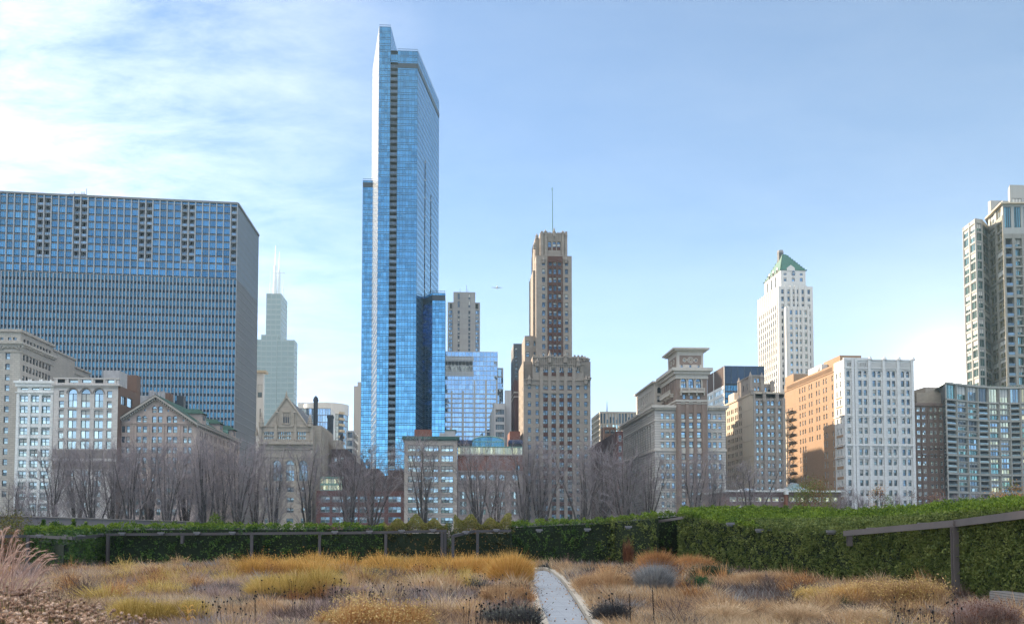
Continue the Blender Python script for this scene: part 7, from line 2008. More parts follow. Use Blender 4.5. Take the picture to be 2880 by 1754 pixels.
# ------------------------------------------------------------------ bare trees
def tree_mesh(seed, H=12.0, spread=1.0, nst=7):
    R2 = random.Random(seed); big, fine = MB(M['bark']), MB(M['bark2'])
    def curve(p, d, L, k, upw, wob):
        pts = [p]; d = d.copy()
        for i in range(k):
            d = (d + Vector((R2.gauss(0, wob), R2.gauss(0, wob), upw))).normalized(); p = p + d * (L / k); pts.append(p)
        return pts, d
    def interp(pts, t):
        f = t * (len(pts) - 1); i = min(int(f), len(pts) - 2); return pts[i].lerp(pts[i + 1], f - i), (pts[i + 1] - pts[i]).normalized()
    def side(d, ang):
        a = d.orthogonal().normalized(); a.rotate(Matrix.Rotation(R2.uniform(0, 6.283), 3, d)); return (d * math.cos(ang) + a * math.sin(ang)).normalized()
    th = H * .07; big.tube([(0, 0, -.1), (0, 0, th)], [.17, .15], 7)
    for s in range(nst):
        a = 2 * math.pi * s / nst + R2.uniform(-.4, .4); tilt = R2.uniform(.08, .38) * spread if s else .03
        d = Vector((math.cos(a) * math.sin(tilt), math.sin(a) * math.sin(tilt), math.cos(tilt)))
        L = H * R2.uniform(.78, .97) * (1 - tilt * .35)
        pts, _ = curve(Vector((0, 0, th * R2.uniform(.5, 1.2))), d, L, 8, .05, .05)
        big.tube(pts, [.13 * (1 - .115 * i) for i in range(9)], 5)
        for b in range(12):
            t = R2.uniform(.12, .97); p, dd = interp(pts, t); L2 = H * .30 * (1.15 - t) * R2.uniform(.7, 1.2) + .5
            q, _ = curve(p, side(dd, R2.uniform(.4, .95)), L2, 5, .09, .09)
            fine.tube(q, [.030, .024, .019, .015, .011, .007], 3)
            for c in range(6):
                t2 = R2.uniform(.15, .98); p2, d2 = interp(q, t2); L3 = R2.uniform(.6, 1.5)
                q2, _ = curve(p2, side(d2, R2.uniform(.4, 1.0)), L3, 3, .07, .12)
                fine.tube(q2, [.012, .010, .008, .005], 3)
                for e in range(4):
                    p3, d3 = interp(q2, R2.uniform(.1, .95)); q3, _ = curve(p3, side(d3, R2.uniform(.3, .8)), R2.uniform(.35, .9), 2, .05, .15)
                    fine.tube(q3, [.008, .007, .004], 3)
    return big, fine
TREES = []
for i, (sp_, ns) in enumerate(((1.0, 7), (.75, 6), (1.15, 8), (.9, 7))):
    b_, f_ = tree_mesh(40 + i, 12.0, sp_, ns)
    TREES.append((b_.mesh('trunk'), f_.mesh('crown')))
def bare_tree(px, top, D, v, label, wide=1.0, group='bare multi-stemmed trees along the street'):
    x, y = Hx(px, D); h = Z_(top, px, D); s = h / 12.0
    r = empty('bare_tree', (x, y, 0), label, 'tree', group); r.rotation_euler = (0, 0, RND.uniform(0, 6.28)); r.scale = (s * wide, s * wide, s)
    for nm, me in (('trunk', TREES[v][0]), ('crown', TREES[v][1])):
        o = bpy.data.objects.new(nm, me); COL.objects.link(o); o.parent = r
    return r
TL = [
 (110, 1368, 84, 2, 'small wide bare tree in front of the long park wall', 1.5),
 (40, 1330, 104, 0, 'bare tree at the left edge before the grey hotel', 1.2),
 (152, 1255, 108, 1, 'bare tree before the white terracotta block', 1.15),
 (212, 1225, 116, 0, 'bare tree beneath the left tall arched window of the beige block', 1.1),
 (262, 1240, 109, 3, 'bare tree beneath the right tall arched window of the beige block', 1.1),
 (318, 1228, 118, 2, 'bare tree where the beige block meets the gabled building', 1.05),
 (368, 1232, 110, 1, 'bare tree under the left slope of the gable', 1.15),
 (418, 1222, 120, 0, 'bare tree just left of the gable centre line', 1.1),
 (470, 1235, 108, 3, 'bare tree just right of the gable centre line', 1.1),
 (522, 1228, 117, 2, 'bare tree below the right end of the gable', 1.05),
 (573, 1222, 110, 0, 'bare tree at the gabled building corner under the dormers', 1.1),
 (622, 1232, 119, 1, 'bare tree before the side wall under the last dormer', 1.15),
 (668, 1222, 109, 3, 'bare tree in front of the slab tower corner', 1.1),
 (722, 1228, 116, 2, 'bare tree hiding the left edge of the gothic clubhouse', 1.0),
 (770, 1255, 108, 0, 'bare tree under the left pinnacle of the gothic clubhouse', .95),
 (866, 1245, 110, 1, 'bare tree under the right pinnacle of the gothic clubhouse', 1.2),
 (985, 1235, 110, 0, 'bare tree before the low red brick store left of the glass skyscraper', 1.1),
 (1045, 1240, 118, 3, 'bare tree below the balcony slot of the glass skyscraper', 1.05),
 (1192, 1222, 108, 1, 'bare tree centred on the tan seven storey loft', 1.3),
 (1345, 1232, 109, 2, 'bare tree before the brick club with the barrel roof', 1.1),
 (1395, 1260, 118, 1, 'slimmer bare tree before the right half of the brick club', 1.0),
 (1478, 1230, 110, 0, 'bare tree at the left corner of the deco skyscraper', 1.05),
 (1522, 1226, 111, 3, 'bare tree before the middle of the deco skyscraper', 1.05),
 (1642, 1240, 109, 1, 'bare tree at the right corner of the deco skyscraper', 1.2),
 (1700, 1225, 116, 2, 'bare tree before the maroon building', 1.1),
 (1758, 1240, 108, 0, 'bare tree where the maroon building meets the hotel side', 1.1),
 (1820, 1262, 116, 3, 'bare tree below the hotel side wall', 1.1),
 (1950, 1255, 108, 1, 'bare tree below the brown brick centre of the hotel', 1.3),
 (2005, 1275, 114, 2, 'bare tree below the right striped wing of the hotel', 1.0),
 (2112, 1290, 102, 1, 'lone bare tree in front of the long low pavilion', 1.5)]
for t in TL: bare_tree(*t[:5], wide=t[5])
# understorey of fine twigs along the foot of the trees
# ------------------------------------------------------------------ autumn shrubs and small trees above the right hedge
leafy('small_tree', 'olive green bushy tree turning orange in front of the pavilion', 2292, 80, 6.6, 4.4, [M['hedge_olive'], M['hedge_olive'], M['shrub_top'], K['rust_stems']], 9000, .13, cat='tree', low=.25, stems=9)
leafy('small_tree', 'thin orange leaved young tree before the white terracotta front', 2482, 80, 6.3, 2.6, [K['orange_brown'], K['rust_stems'], M['hedge_olive']], 2600, .11, cat='tree', low=.3, stems=12)
leafy('small_tree', 'sparse brown leaved young tree before the right end of the white front', 2565, 80, 5.8, 2.6, [K['rust_stems'], K['brown_stems']], 1700, .10, cat='tree', low=.3, stems=14)
leafy('small_tree', 'rusty leaved tree above the hedge at the right edge', 2858, 60, 5.3, 3.6, [K['orange_brown'], M['hedge_olive'], K['rust_stems']], 6500, .11, cat='tree', low=.3, stems=10)
leafy('small_tree', 'brownish green shrub before the brown brick office block', 2640, 70, 5.2, 3.2, [K['rust_stems'], K['brown_stems']], 2600, .10, cat='tree', low=.3, stems=12)
for px, top, D, v, l, wd in ((2372, 1372, 78, 0, 'little bare tree between the pavilion end and the white front', .9), (2415, 1362, 78, 2, 'little bare tree before the left bay of the white front', 1.0), (2528, 1380, 80, 1, 'little bare tree before the middle of the white front', .9), (2700, 1385, 66, 3, 'little bare tree before the curved podium left end', 1.3), (2790, 1382, 62, 1, 'little bare tree before the curved podium middle', 1.4)):
    bare_tree(px, top, D, v, l, wd, 'small bare trees above the right hedge')
# white post
x, y = Hx(2082, 74); g = MB(M['white_roof']); g.cyl(x, y, 0, Z_(1423, 2082, 74), .09, .08, 8); g.cyl(x, y, Z_(1423, 2082, 74), Z_(1421, 2082, 74), .12, .1, 8)
tag(g.build('bollard', loc=(x, y, 0)), 'thin white post standing behind the bright hedge top', 'post')

# ------------------------------------------------------------------ meadow ground cover
HX = sorted([(p[0], p[1]) for F in HF for p in F]); hx = [p[0] for p in HX]; hy = [p[1] for p in HX]
def inside(x, y, m=.3): return (y < np.interp(x, hx, hy) - m) & off_path(x, y)
def fld(x, y, s, a, b): return np.sin(x * s + a + 1.3 * np.sin(y * s * .8 + b)) + np.sin(y * s * 1.3 + b + 1.1 * np.sin(x * s * .6 + a)) * .8
def scatter(n, y0=14.5, y1=62):
    y = y0 * (y1 / y0) ** rng.random(n * 2); hw = y * .60
    x = y * math.tan(YAW) + rng.uniform(-1, 1, n * 2) * hw
    k = inside(x, y); return x[k][:n], y[k][:n]
def cover(name, label, n, test, h, wpx, lean=.22, bend=.3, cat='grass', wind=(-.15, 0)):
    x, y = scatter(n * 4); k = test(x, y); x, y = x[k][:n], y[k][:n]; n = len(x)
    P = np.stack([x, y, np.full(n, -.02)], 1)
    H = h * np.clip(y / 40, .6, 1.08) * rng.uniform(.5, 1.2, n) * (.8 + .25 * fld(x, y, .9, 3, 1) * .5)
    up = rng.normal(0, lean, (n, 2)) + np.array(wind)
    W = y / 924 * wpx * 1.35 * rng.uniform(.5, 1.4, n)
    o = blade_obj(name, P, H, W, [K[label]], up=up, bend=bend); tag(o, kind='stuff'); return o
cover('undergrowth', 'undergrowth', 60000, lambda x, y: y > 0, .28, .9, lean=.5)
A = lambda x, y: fld(x, y, .38, .4, 2.0)
Bf = lambda x, y: fld(x, y, .62, 2.1, .3)
cover('tan_grass', 'tan_grass', 95000, lambda x, y: (A(x, y) > -.1) & (Bf(x, y) > -.8), .62, .55)
cover('straw_grass', 'straw_grass', 60000, lambda x, y: (A(x, y) > -.4) & (Bf(x, y) < .1), .66, .5, lean=.3)
cover('mauve_grass', 'mauve_grass', 70000, lambda x, y: (A(x, y) < .3) & (x < 4), .58, .5, lean=.28)
cover('brown_perennials', 'brown_stems', 60000, lambda x, y: (Bf(x, y) > .15), .66, .5, lean=.3)
cover('grey_perennials', 'pale_grey_stems', 26000, lambda x, y: (A(x, y) * Bf(x, y) < -.4), .6, .45, lean=.35)

# ------------------------------------------------------------------ self-sown clumps of every kind, too many to count
def pxof(x, y): f = x * syw + y * cyw; return 1440 + (x * cyw - y * syw) / f * FOC
def clumps(name, mat, spots, hs, rs, nb, leaf=None, lean=.16, wp=.8, ls=.05, cat='grass'):
    Ps, Hs, Us, Q = [], [], [], []
    for x0, y0 in spots:
        r_ = rng.uniform(*rs); h_ = rng.uniform(*hs) * np.clip(y0 / 36, .62, .98); n = int(nb * rng.uniform(.7, 1.3)); q = rng.random(n) ** .6; a = rng.uniform(0, 6.283, n)
        b0 = q * r_ * .45; hh = h_ * (1 - .45 * q ** 2) * np.where(rng.random(n) < .12, rng.uniform(1.0, 1.35, n), rng.uniform(.45, 1.05, n))
        Ps.append(np.stack([x0 + b0 * np.cos(a), y0 + b0 * np.sin(a), np.full(n, -.02)], 1)); Hs.append(hh)
        Us.append(np.stack([np.cos(a), np.sin(a)], 1) * (q * r_ * .5 / np.maximum(hh, .1))[:, None] + rng.normal(0, lean, (n, 2)) + np.array([-.08, 0]))
    P, H, U = map(np.concatenate, (Ps, Hs, Us)); k = inside(P[:, 0], P[:, 1], .1); P, H, U = P[k], H[k], U[k]
    o = blade_obj(name, P, H, P[:, 1] / 924 * wp * rng.uniform(.5, 1.4, len(P)), [K[mat]], up=U, bend=rng.uniform(.1, .5)); tag(o, kind='stuff')
    if leaf:
        n = int(len(P) * 1.1); j = rng.integers(0, len(P), n); t = rng.uniform(.6, 1.03, n)
        Q = P[j] + np.stack([U[j, 0] * H[j] * t * t * 1.2, U[j, 1] * H[j] * t * t * 1.2, H[j] * t], 1) + rng.normal(0, .03, (n, 3))
        l = leaf_obj(name.replace('clumps', 'tips'), Q, rng.uniform(.5, 1.4, n) * ls * np.clip(Q[:, 1] / 34, .7, 1.8), [K[leaf]]); tag(l, kind='stuff')
def spots(n, test):
    out = []
    x, y = scatter(n * 40, 17, 60); p = pxof(x, y); py = 1490 + EYE * FOC / y
    k = test(p, py); return list(zip(x[k][:n], y[k][:n]))
far = lambda py: py < 1640
clumps('amber_clumps', 'amber', spots(52, lambda p, q: (p > 660) & (p < 1500) & far(q) & (rng.random(len(p)) < .8)), (.75, 1.25), (.7, 1.6), 520, 'amber')
clumps('ochre_clumps', 'ochre', spots(26, lambda p, q: (p > 300) & (p < 1400) & (q < 1700)), (.6, 1.0), (.6, 1.5), 460, 'ochre')
clumps('gold_tipped_clumps', 'tan_grass', spots(34, lambda p, q: ((p > 250) & (p < 700) & far(q)) | ((p > 800) & (p < 1320) & (q > 1680)) | ((p > 2150) & (p < 2700) & (q > 1650))), (.6, 1.05), (.6, 1.3), 380, 'gold_leaf')
clumps('tan_clumps', 'tan_grass', spots(60, lambda p, q: q > 0), (.55, 1.05), (.5, 1.4), 380, None, .2)
clumps('straw_clumps', 'straw_grass', spots(46, lambda p, q: (p > 1500) | (q > 1650)), (.5, 1.0), (.5, 1.2), 320, None, .3)
clumps('brown_clumps', 'brown_stems', spots(60, lambda p, q: q > 0), (.5, 1.0), (.4, 1.1), 260, 'brown_stems', .2)
clumps('mauve_clumps', 'mauve_grass', spots(46, lambda p, q: p < 1400), (.5, .9), (.6, 1.4), 380, 'mauve_grass', .22, ls=.03)
clumps('rust_clumps', 'orange_brown', spots(48, lambda p, q: q < 1700), (.6, 1.1), (.4, .9), 260, 'rust_stems', .15)
clumps('grey_clumps', 'pale_grey_stems', spots(26, lambda p, q: q > 1560), (.45, .85), (.5, 1.1), 300, None, .25)
clumps('dark_clumps', 'dark_grey_stems', spots(34, lambda p, q: q > 1600), (.35, .7), (.5, 1.1), 300, 'grey_green', .3, ls=.04)
clumps('green_clumps', 'dark_green', spots(12, lambda p, q: q > 1590), (.3, .6), (.4, .8), 300, 'dark_green', .3)
# ------------------------------------------------------------------ mounds
def mound(name, label, px, yb, yt, wpx, mat, n=2600, cat='grass clump', group=None, leafm=None, nleaf=0, lsize=.06, lean=.17, depth=.75, clumps=1, wp=.7, fluff=.25, spread=.42, dark=None):
    D = EYE * FOC / (yb - 1490.0); D = min([D] + [float(np.interp(Hx(px, q)[0], hx, hy)) - 2.4 for q in (50, 55, 58)]) if yb < 1625 else D; x0, y0 = Hx(px, D); h = Z_(yt, px, D); w_ = wpx / FOC * D / 2; dp = w_ * depth
    r = empty(name, (x0, y0 + dp * .5, 0), label, cat, group); y0 += dp * .5
    lab = []
    cs = [(0, 0, 1)] if clumps == 1 else [((i + .5) / clumps * 2 - 1, rng.uniform(-.5, .5), rng.uniform(.8, 1.05)) for i in range(clumps)]
    Ps, Hs, Us = [], [], []
    for cx_, cy_, cz in cs:
        m = n // len(cs); a = rng.uniform(0, 2 * np.pi, m); q = np.sqrt(rng.random(m)); sc = 1 if clumps == 1 else 1.55 / clumps
        bx = cx_ * w_ * (1 - .8 / clumps if clumps > 1 else 0) + q * np.cos(a) * w_ * sc * spread; by = cy_ * dp * .6 + q * np.sin(a) * dp * (sc if clumps == 1 else .7) * spread
        hh = h * cz * np.sqrt(np.clip(1 - (q * .8) ** 2, .05, 1)) * np.where(rng.random(m) < .06, rng.uniform(1.0, 1.22, m), rng.uniform(.5, 1.02, m)) * (1 + .13 * np.sin(a * 3 + cx_ * 7) * q)
        ux = q * np.cos(a) * w_ * sc * (1 - spread) / np.maximum(hh, .05) / 1.25; uy = q * np.sin(a) * dp * (1 - spread) * .8 / np.maximum(hh, .05) / 1.25
        Ps.append(np.stack([x0 + bx, y0 + by, np.full(m, -.02)], 1)); Hs.append(hh); Us.append(np.stack([ux, uy], 1) + rng.normal(0, lean, (m, 2)))
    P, H, U = np.concatenate(Ps), np.concatenate(Hs), np.concatenate(Us)
    k = inside(P[:, 0], P[:, 1], .0) | (~off_path(P[:, 0], P[:, 1], -.4) & False); P, H, U = P[k], H[k], U[k]
    W = np.full(len(P), D / 924 * wp) * rng.uniform(.6, 1.3, len(P))
    blade_obj('stems', P, H, W, [K[mat]], r, up=U, bend=fluff)
    if not nleaf: leafm, nleaf, lsize = mat, n // 2, .045
    if nleaf:
        j = rng.integers(0, len(P), nleaf); t = rng.uniform(.5, 1.05, nleaf)
        Q = P[j] + np.stack([U[j, 0] * H[j] * t * t * 1.2, U[j, 1] * H[j] * t * t * 1.2, H[j] * t], 1) + rng.normal(0, .04, (nleaf, 3))
        leaf_obj('leaves', Q, rng.uniform(.6, 1.4, nleaf) * lsize, [K[leafm]], r)
    return r
GA = 'amber and ochre mounds of dried perennials'
MD = [
 ('bluestar_mound', 'broad amber mound in front of the second and third steel posts', 780, 1640, 1562, 280, 'amber', 7000, dict(clumps=4, group=GA)),
 ('bluestar_mound', 'large yellow ochre mound left of centre with darker core', 815, 1690, 1590, 300, 'ochre', 9000, dict(clumps=3, group=GA)),
 ('bluestar_mound', 'small bright amber mound below the dark hedge before the vine screen', 1003, 1608, 1576, 92, 'amber', 3200, dict(clumps=2, group=GA)),
 ('bluestar_mound', 'small golden mound at the left foot of the long amber bank', 1122, 1606, 1560, 92, 'ochre', 3200, dict(clumps=2, group=GA)),
 ('bluestar_mound', 'amber bank under the left gap post', 1208, 1610, 1556, 150, 'amber', 5000, dict(clumps=3, group=GA)),
 ('bluestar_mound', 'amber bank under the right gap post', 1330, 1632, 1555, 160, 'amber', 6000, dict(clumps=3, group=GA)),
 ('bluestar_mound', 'tall rounded orange mound right beside the bend of the path', 1438, 1655, 1553, 140, 'amber', 9000, dict(group=GA)),
 ('bluestar_mound', 'low golden mound in front of the amber bank left of the path', 1255, 1640, 1592, 170, 'ochre', 5000, dict(clumps=3, group=GA)),
 ('bluestar_mound', 'low wide ochre cushion behind the dried flower heads', 430, 1760, 1672, 300, 'ochre', 9000, dict(clumps=3, group=GA)),
 ('bluestar_mound', 'ochre tuft right of the low wide cushion', 540, 1725, 1682, 90, 'ochre', 3000, dict(group=GA)),
 ('golden_shrub', 'gold speckled leafy perennial bank below the far left hedge', 350, 1625, 1578, 260, 'tan_grass', 3000, dict(clumps=4, leafm='gold_leaf', nleaf=1500, lsize=.07, cat='shrub')),
 ('golden_shrub', 'large gold speckled shrub at the bottom centre', 1080, 1790, 1668, 300, 'orange_brown', 5000, dict(clumps=3, leafm='gold_leaf', nleaf=7000, lsize=.055, cat='shrub')),
 ('golden_shrub', 'gold speckled shrub at the bottom just left of the centre one', 960, 1770, 1695, 160, 'orange_brown', 2600, dict(clumps=2, leafm='gold_leaf', nleaf=3500, lsize=.055, cat='shrub')),
 ('golden_shrub', 'tall cream and gold leaved shrub by the large right steel post', 2590, 1722, 1622, 220, 'tan_grass', 5000, dict(clumps=3, leafm='gold_leaf', nleaf=7500, lsize=.06, cat='shrub')),
 ('golden_shrub', 'cream and gold leaved shrub below the long right hedge', 2460, 1712, 1622, 180, 'tan_grass', 4500, dict(clumps=2, leafm='gold_leaf', nleaf=6000, lsize=.06, cat='shrub')),
 ('golden_shrub', 'bright yellow core of the shrub bank under the right hedge', 2385, 1712, 1630, 110, 'amber', 4500, dict(clumps=2, leafm='gold_leaf', nleaf=3000, lsize=.05, cat='shrub')),
 ('golden_shrub', 'leftmost gold shrub of the bank under the right hedge', 2285, 1705, 1645, 110, 'ochre', 2600, dict(clumps=1, leafm='gold_leaf', nleaf=3200, lsize=.055, cat='shrub')),
 ('aster_mound', 'orange brown rounded mound before the dark recess', 1850, 1618, 1546, 130, 'orange_brown', 6000, dict(cat='perennial clump')),
 ('aster_mound', 'low orange brown mound at the foot of the big right hedge', 1960, 1612, 1556, 130, 'orange_brown', 5000, dict(cat='perennial clump', clumps=2)),
 ('reed_clump', 'upright rust coloured reed clump before the lighter hedge bend', 1768, 1580, 1512, 34, 'rust_stems', 900, dict(cat='grass clump', lean=.05)),
 ('grey_shrub', 'frosty grey shrub in the middle of the right bed', 1845, 1680, 1580, 120, 'pale_grey_stems', 6000, dict(cat='shrub', lean=.2)),
 ('dark_shrub', 'dark grey green dense shrub right of the frosty grey shrub', 2005, 1650, 1586, 115, 'dark_green', 5000, dict(cat='shrub', leafm='dark_green', nleaf=6000, lsize=.07, lean=.25)),
 ('green_shrub', 'small fresh green plant in front of the dark shrub', 1968, 1675, 1613, 44, 'fresh_green', 1500, dict(cat='plant', leafm='fresh_green', nleaf=2500, lsize=.06, lean=.25)),
 ('yellow_plant', 'tiny yellow leaved plant right below the fresh green one', 1984, 1686, 1642, 16, 'ochre', 300, dict(cat='plant', leafm='gold_leaf', nleaf=260, lsize=.06)),
 ('dark_perennial', 'low dark grey perennial mass along the right kerb', 1700, 1760, 1682, 150, 'dark_grey_stems', 7000, dict(cat='perennial clump', clumps=2, lean=.3)),
 ('dark_perennial', 'low dark grey perennial mass left of the path at the bottom', 1440, 1775, 1692, 170, 'dark_grey_stems', 7000, dict(cat='perennial clump', clumps=3, lean=.3, leafm='grey_green', nleaf=2500, lsize=.05)),
 ('sage_mound', 'grey green low mound behind the pink grass', 1035, 1640, 1596, 230, 'grey_green', 6000, dict(cat='perennial clump', clumps=4, lean=.25, leafm='grey_green', nleaf=4000, lsize=.05)),
 ('pink_grass', 'pinkish mauve grass patch with dark seed heads left of centre', 985, 1690, 1636, 130, 'mauve_grass', 5000, dict(cat='grass clump', clumps=3, lean=.3)),
 ('tan_mound', 'large fluffy tan grass mound just right of the path', 1690, 1678, 1594, 250, 'tan_grass', 11000, dict(cat='grass clump', clumps=4, lean=.2)),
 ('tan_mound', 'fluffy tan grass mound left of the path below the orange mound', 1420, 1700, 1640, 150, 'tan_grass', 7000, dict(cat='grass clump', clumps=3, lean=.2)),
 ('tan_mound', 'tan grass bank below the long right hedge', 2160, 1660, 1606, 210, 'tan_grass', 7000, dict(cat='grass clump', clumps=4, lean=.15)),
 ('feather_grass', 'arching straw feather grass before the big ochre mound', 925, 1672, 1612, 90, 'straw_grass', 1200, dict(cat='grass clump', lean=.35, fluff=.9)),
 ('feather_grass', 'wispy straw grass tuft at the bottom of the right bed', 2040, 1765, 1690, 160, 'straw_grass', 4000, dict(cat='grass clump', lean=.3, fluff=.7)),
 ('feather_grass', 'wispy straw grass tuft below the bright yellow shrub', 2250, 1770, 1690, 150, 'straw_grass', 4000, dict(cat='grass clump', lean=.3, fluff=.7)),
 ('feather_grass', 'wispy straw grass tuft at the bottom under the gold shrubs', 2440, 1775, 1700, 150, 'straw_grass', 4000, dict(cat='grass clump', lean=.3, fluff=.7)),
 ('red_shrub', 'purplish brown shrub at the bottom right corner before the bench', 2790, 1790, 1680, 180, 'mauve_grass', 5000, dict(cat='shrub', clumps=3, lean=.3, leafm='rust_stems', nleaf=5000, lsize=.045)),
 ('pale_seed_plant', 'pale fluffy seed plant left under the long dark hedge', 525, 1612, 1576, 26, 'pale_grey_stems', 700, dict(cat='plant', lean=.2)),
]
for nm, lb, px, yb, yt, wpx, mt, n, kw in MD: mound(nm, lb, px, yb, yt, wpx, mt, n, **kw)

# ------------------------------------------------------------------ dark seed heads
M['seed'] = wallmat('dark_seed_head', (.012, .009, .008), .9)
def seeds(regions):
    st, hd = MB(M['seed']), MB(M['seed'])
    for px0, px1, y0, y1, n in regions:
        for _ in range(n):
            p = ground(RND.uniform(px0, px1), RND.uniform(y0, y1)); 
            if not bool(off_path(np.array([p.x]), np.array([p.y]))[0]): continue
            h = RND.uniform(.45, .9); dx = RND.uniform(-.08, .08); q = (p.x + dx, p.y + RND.uniform(-.05, .05), h)
            st.tube([(p.x, p.y, 0), (p.x + dx * .3, p.y, h * .6), q], [.005, .004, .003], 3)
            r = RND.uniform(.014, .026) * max(1, p.y / 34); hd.cyl(q[0], q[1], h - r, h + r * .2, r * .8, r, 6); hd.cyl(q[0], q[1], h + r * .2, h + r, r, r * .4, 6)
    o = st.build('seed_head_stalks'); tag(o, kind='stuff'); h = hd.build('seed_heads', o); h.location = (0, 0, 0)
seeds([(700, 1200, 1680, 1760, 90), (900, 1060, 1700, 1740, 45), (1180, 1480, 1650, 1720, 40), (1300, 1520, 1760, 1830, 60), (1690, 1725, 1750, 1790, 14), (560, 720, 1740, 1800, 30), (1740, 1830, 1640, 1680, 25), (2500, 2720, 1760, 1840, 40), (1150, 1400, 1630, 1660, 30)])
# tall dark spikes
for i, (px, yb, yt, l) in enumerate(((1775, 1790, 1668, 'tall dark mullein spike right of the kerb, left one of two'), (1840, 1795, 1650, 'tall dark mullein spike in the right bed, right one of two'))):
    D = EYE * FOC / (yb - 1490); x, y = Hx(px, D); h = (yb - yt) / FOC * D; m = MB(M['seed']); m.tube([(x, y, 0), (x - .03, y, h * .5), (x - .06, y, h)], [.008, .010, .005], 6)
    for k in range(50): z = h * (.35 + .63 * k / 50); a = k * 2.4; m.box(x - .05 * z / h + .014 * math.cos(a) - .006, x - .05 * z / h + .014 * math.cos(a) + .006, y + .014 * math.sin(a) - .006, y + .014 * math.sin(a) + .006, z, z + .02)
    tag(m.build('seed_spike', loc=(x, y, 0)), l, 'plant', 'two tall dark seed spikes')

# ------------------------------------------------------------------ wooden bench at the right edge
M['bench_wood'] = wallmat('weathered_wood', (.28, .27, .26), .85, .2, 3.0, course=(2.5, .075, .008), mortar=.3)
D = 26.3; xb0, yb0 = Hx(2778, D + 1.2); xb1, yb1 = Hx(2960, D - 2.4)
r = empty('wooden_bench', (xb0, yb0, 0), 'weathered grey slatted timber bench below the hedge at the right edge', 'bench')
m = MB(M['bench_wood']); m.obox((xb0, yb0), (xb1, yb1), .0, .50, -.04, .0); m.build('front_slats', r)
m = MB(M['bench_wood']); 
for k in range(4): m.obox((xb0, yb0), (xb1, yb1), .505, .55, -.14 - k * .14, -.02 - k * .14)
m.build('seat', r)

# fallen leaves and grit on the path
n = 260; y = rng.uniform(24, 54, n); a_, b_ = path_x(y); t = np.where(rng.random(n) < .6, rng.beta(.5, 3, n), 1 - rng.beta(.5, 3, n)); x = a_ + (b_ - a_) * t
leaf_o = leaf_obj('fallen_leaves', np.stack([x, y, np.full(n, .035)], 1), rng.uniform(.04, .10, n), [K['orange_brown'], K['brown_stems']], None, rng.integers(0, 2, n)); tag(leaf_o, kind='stuff')
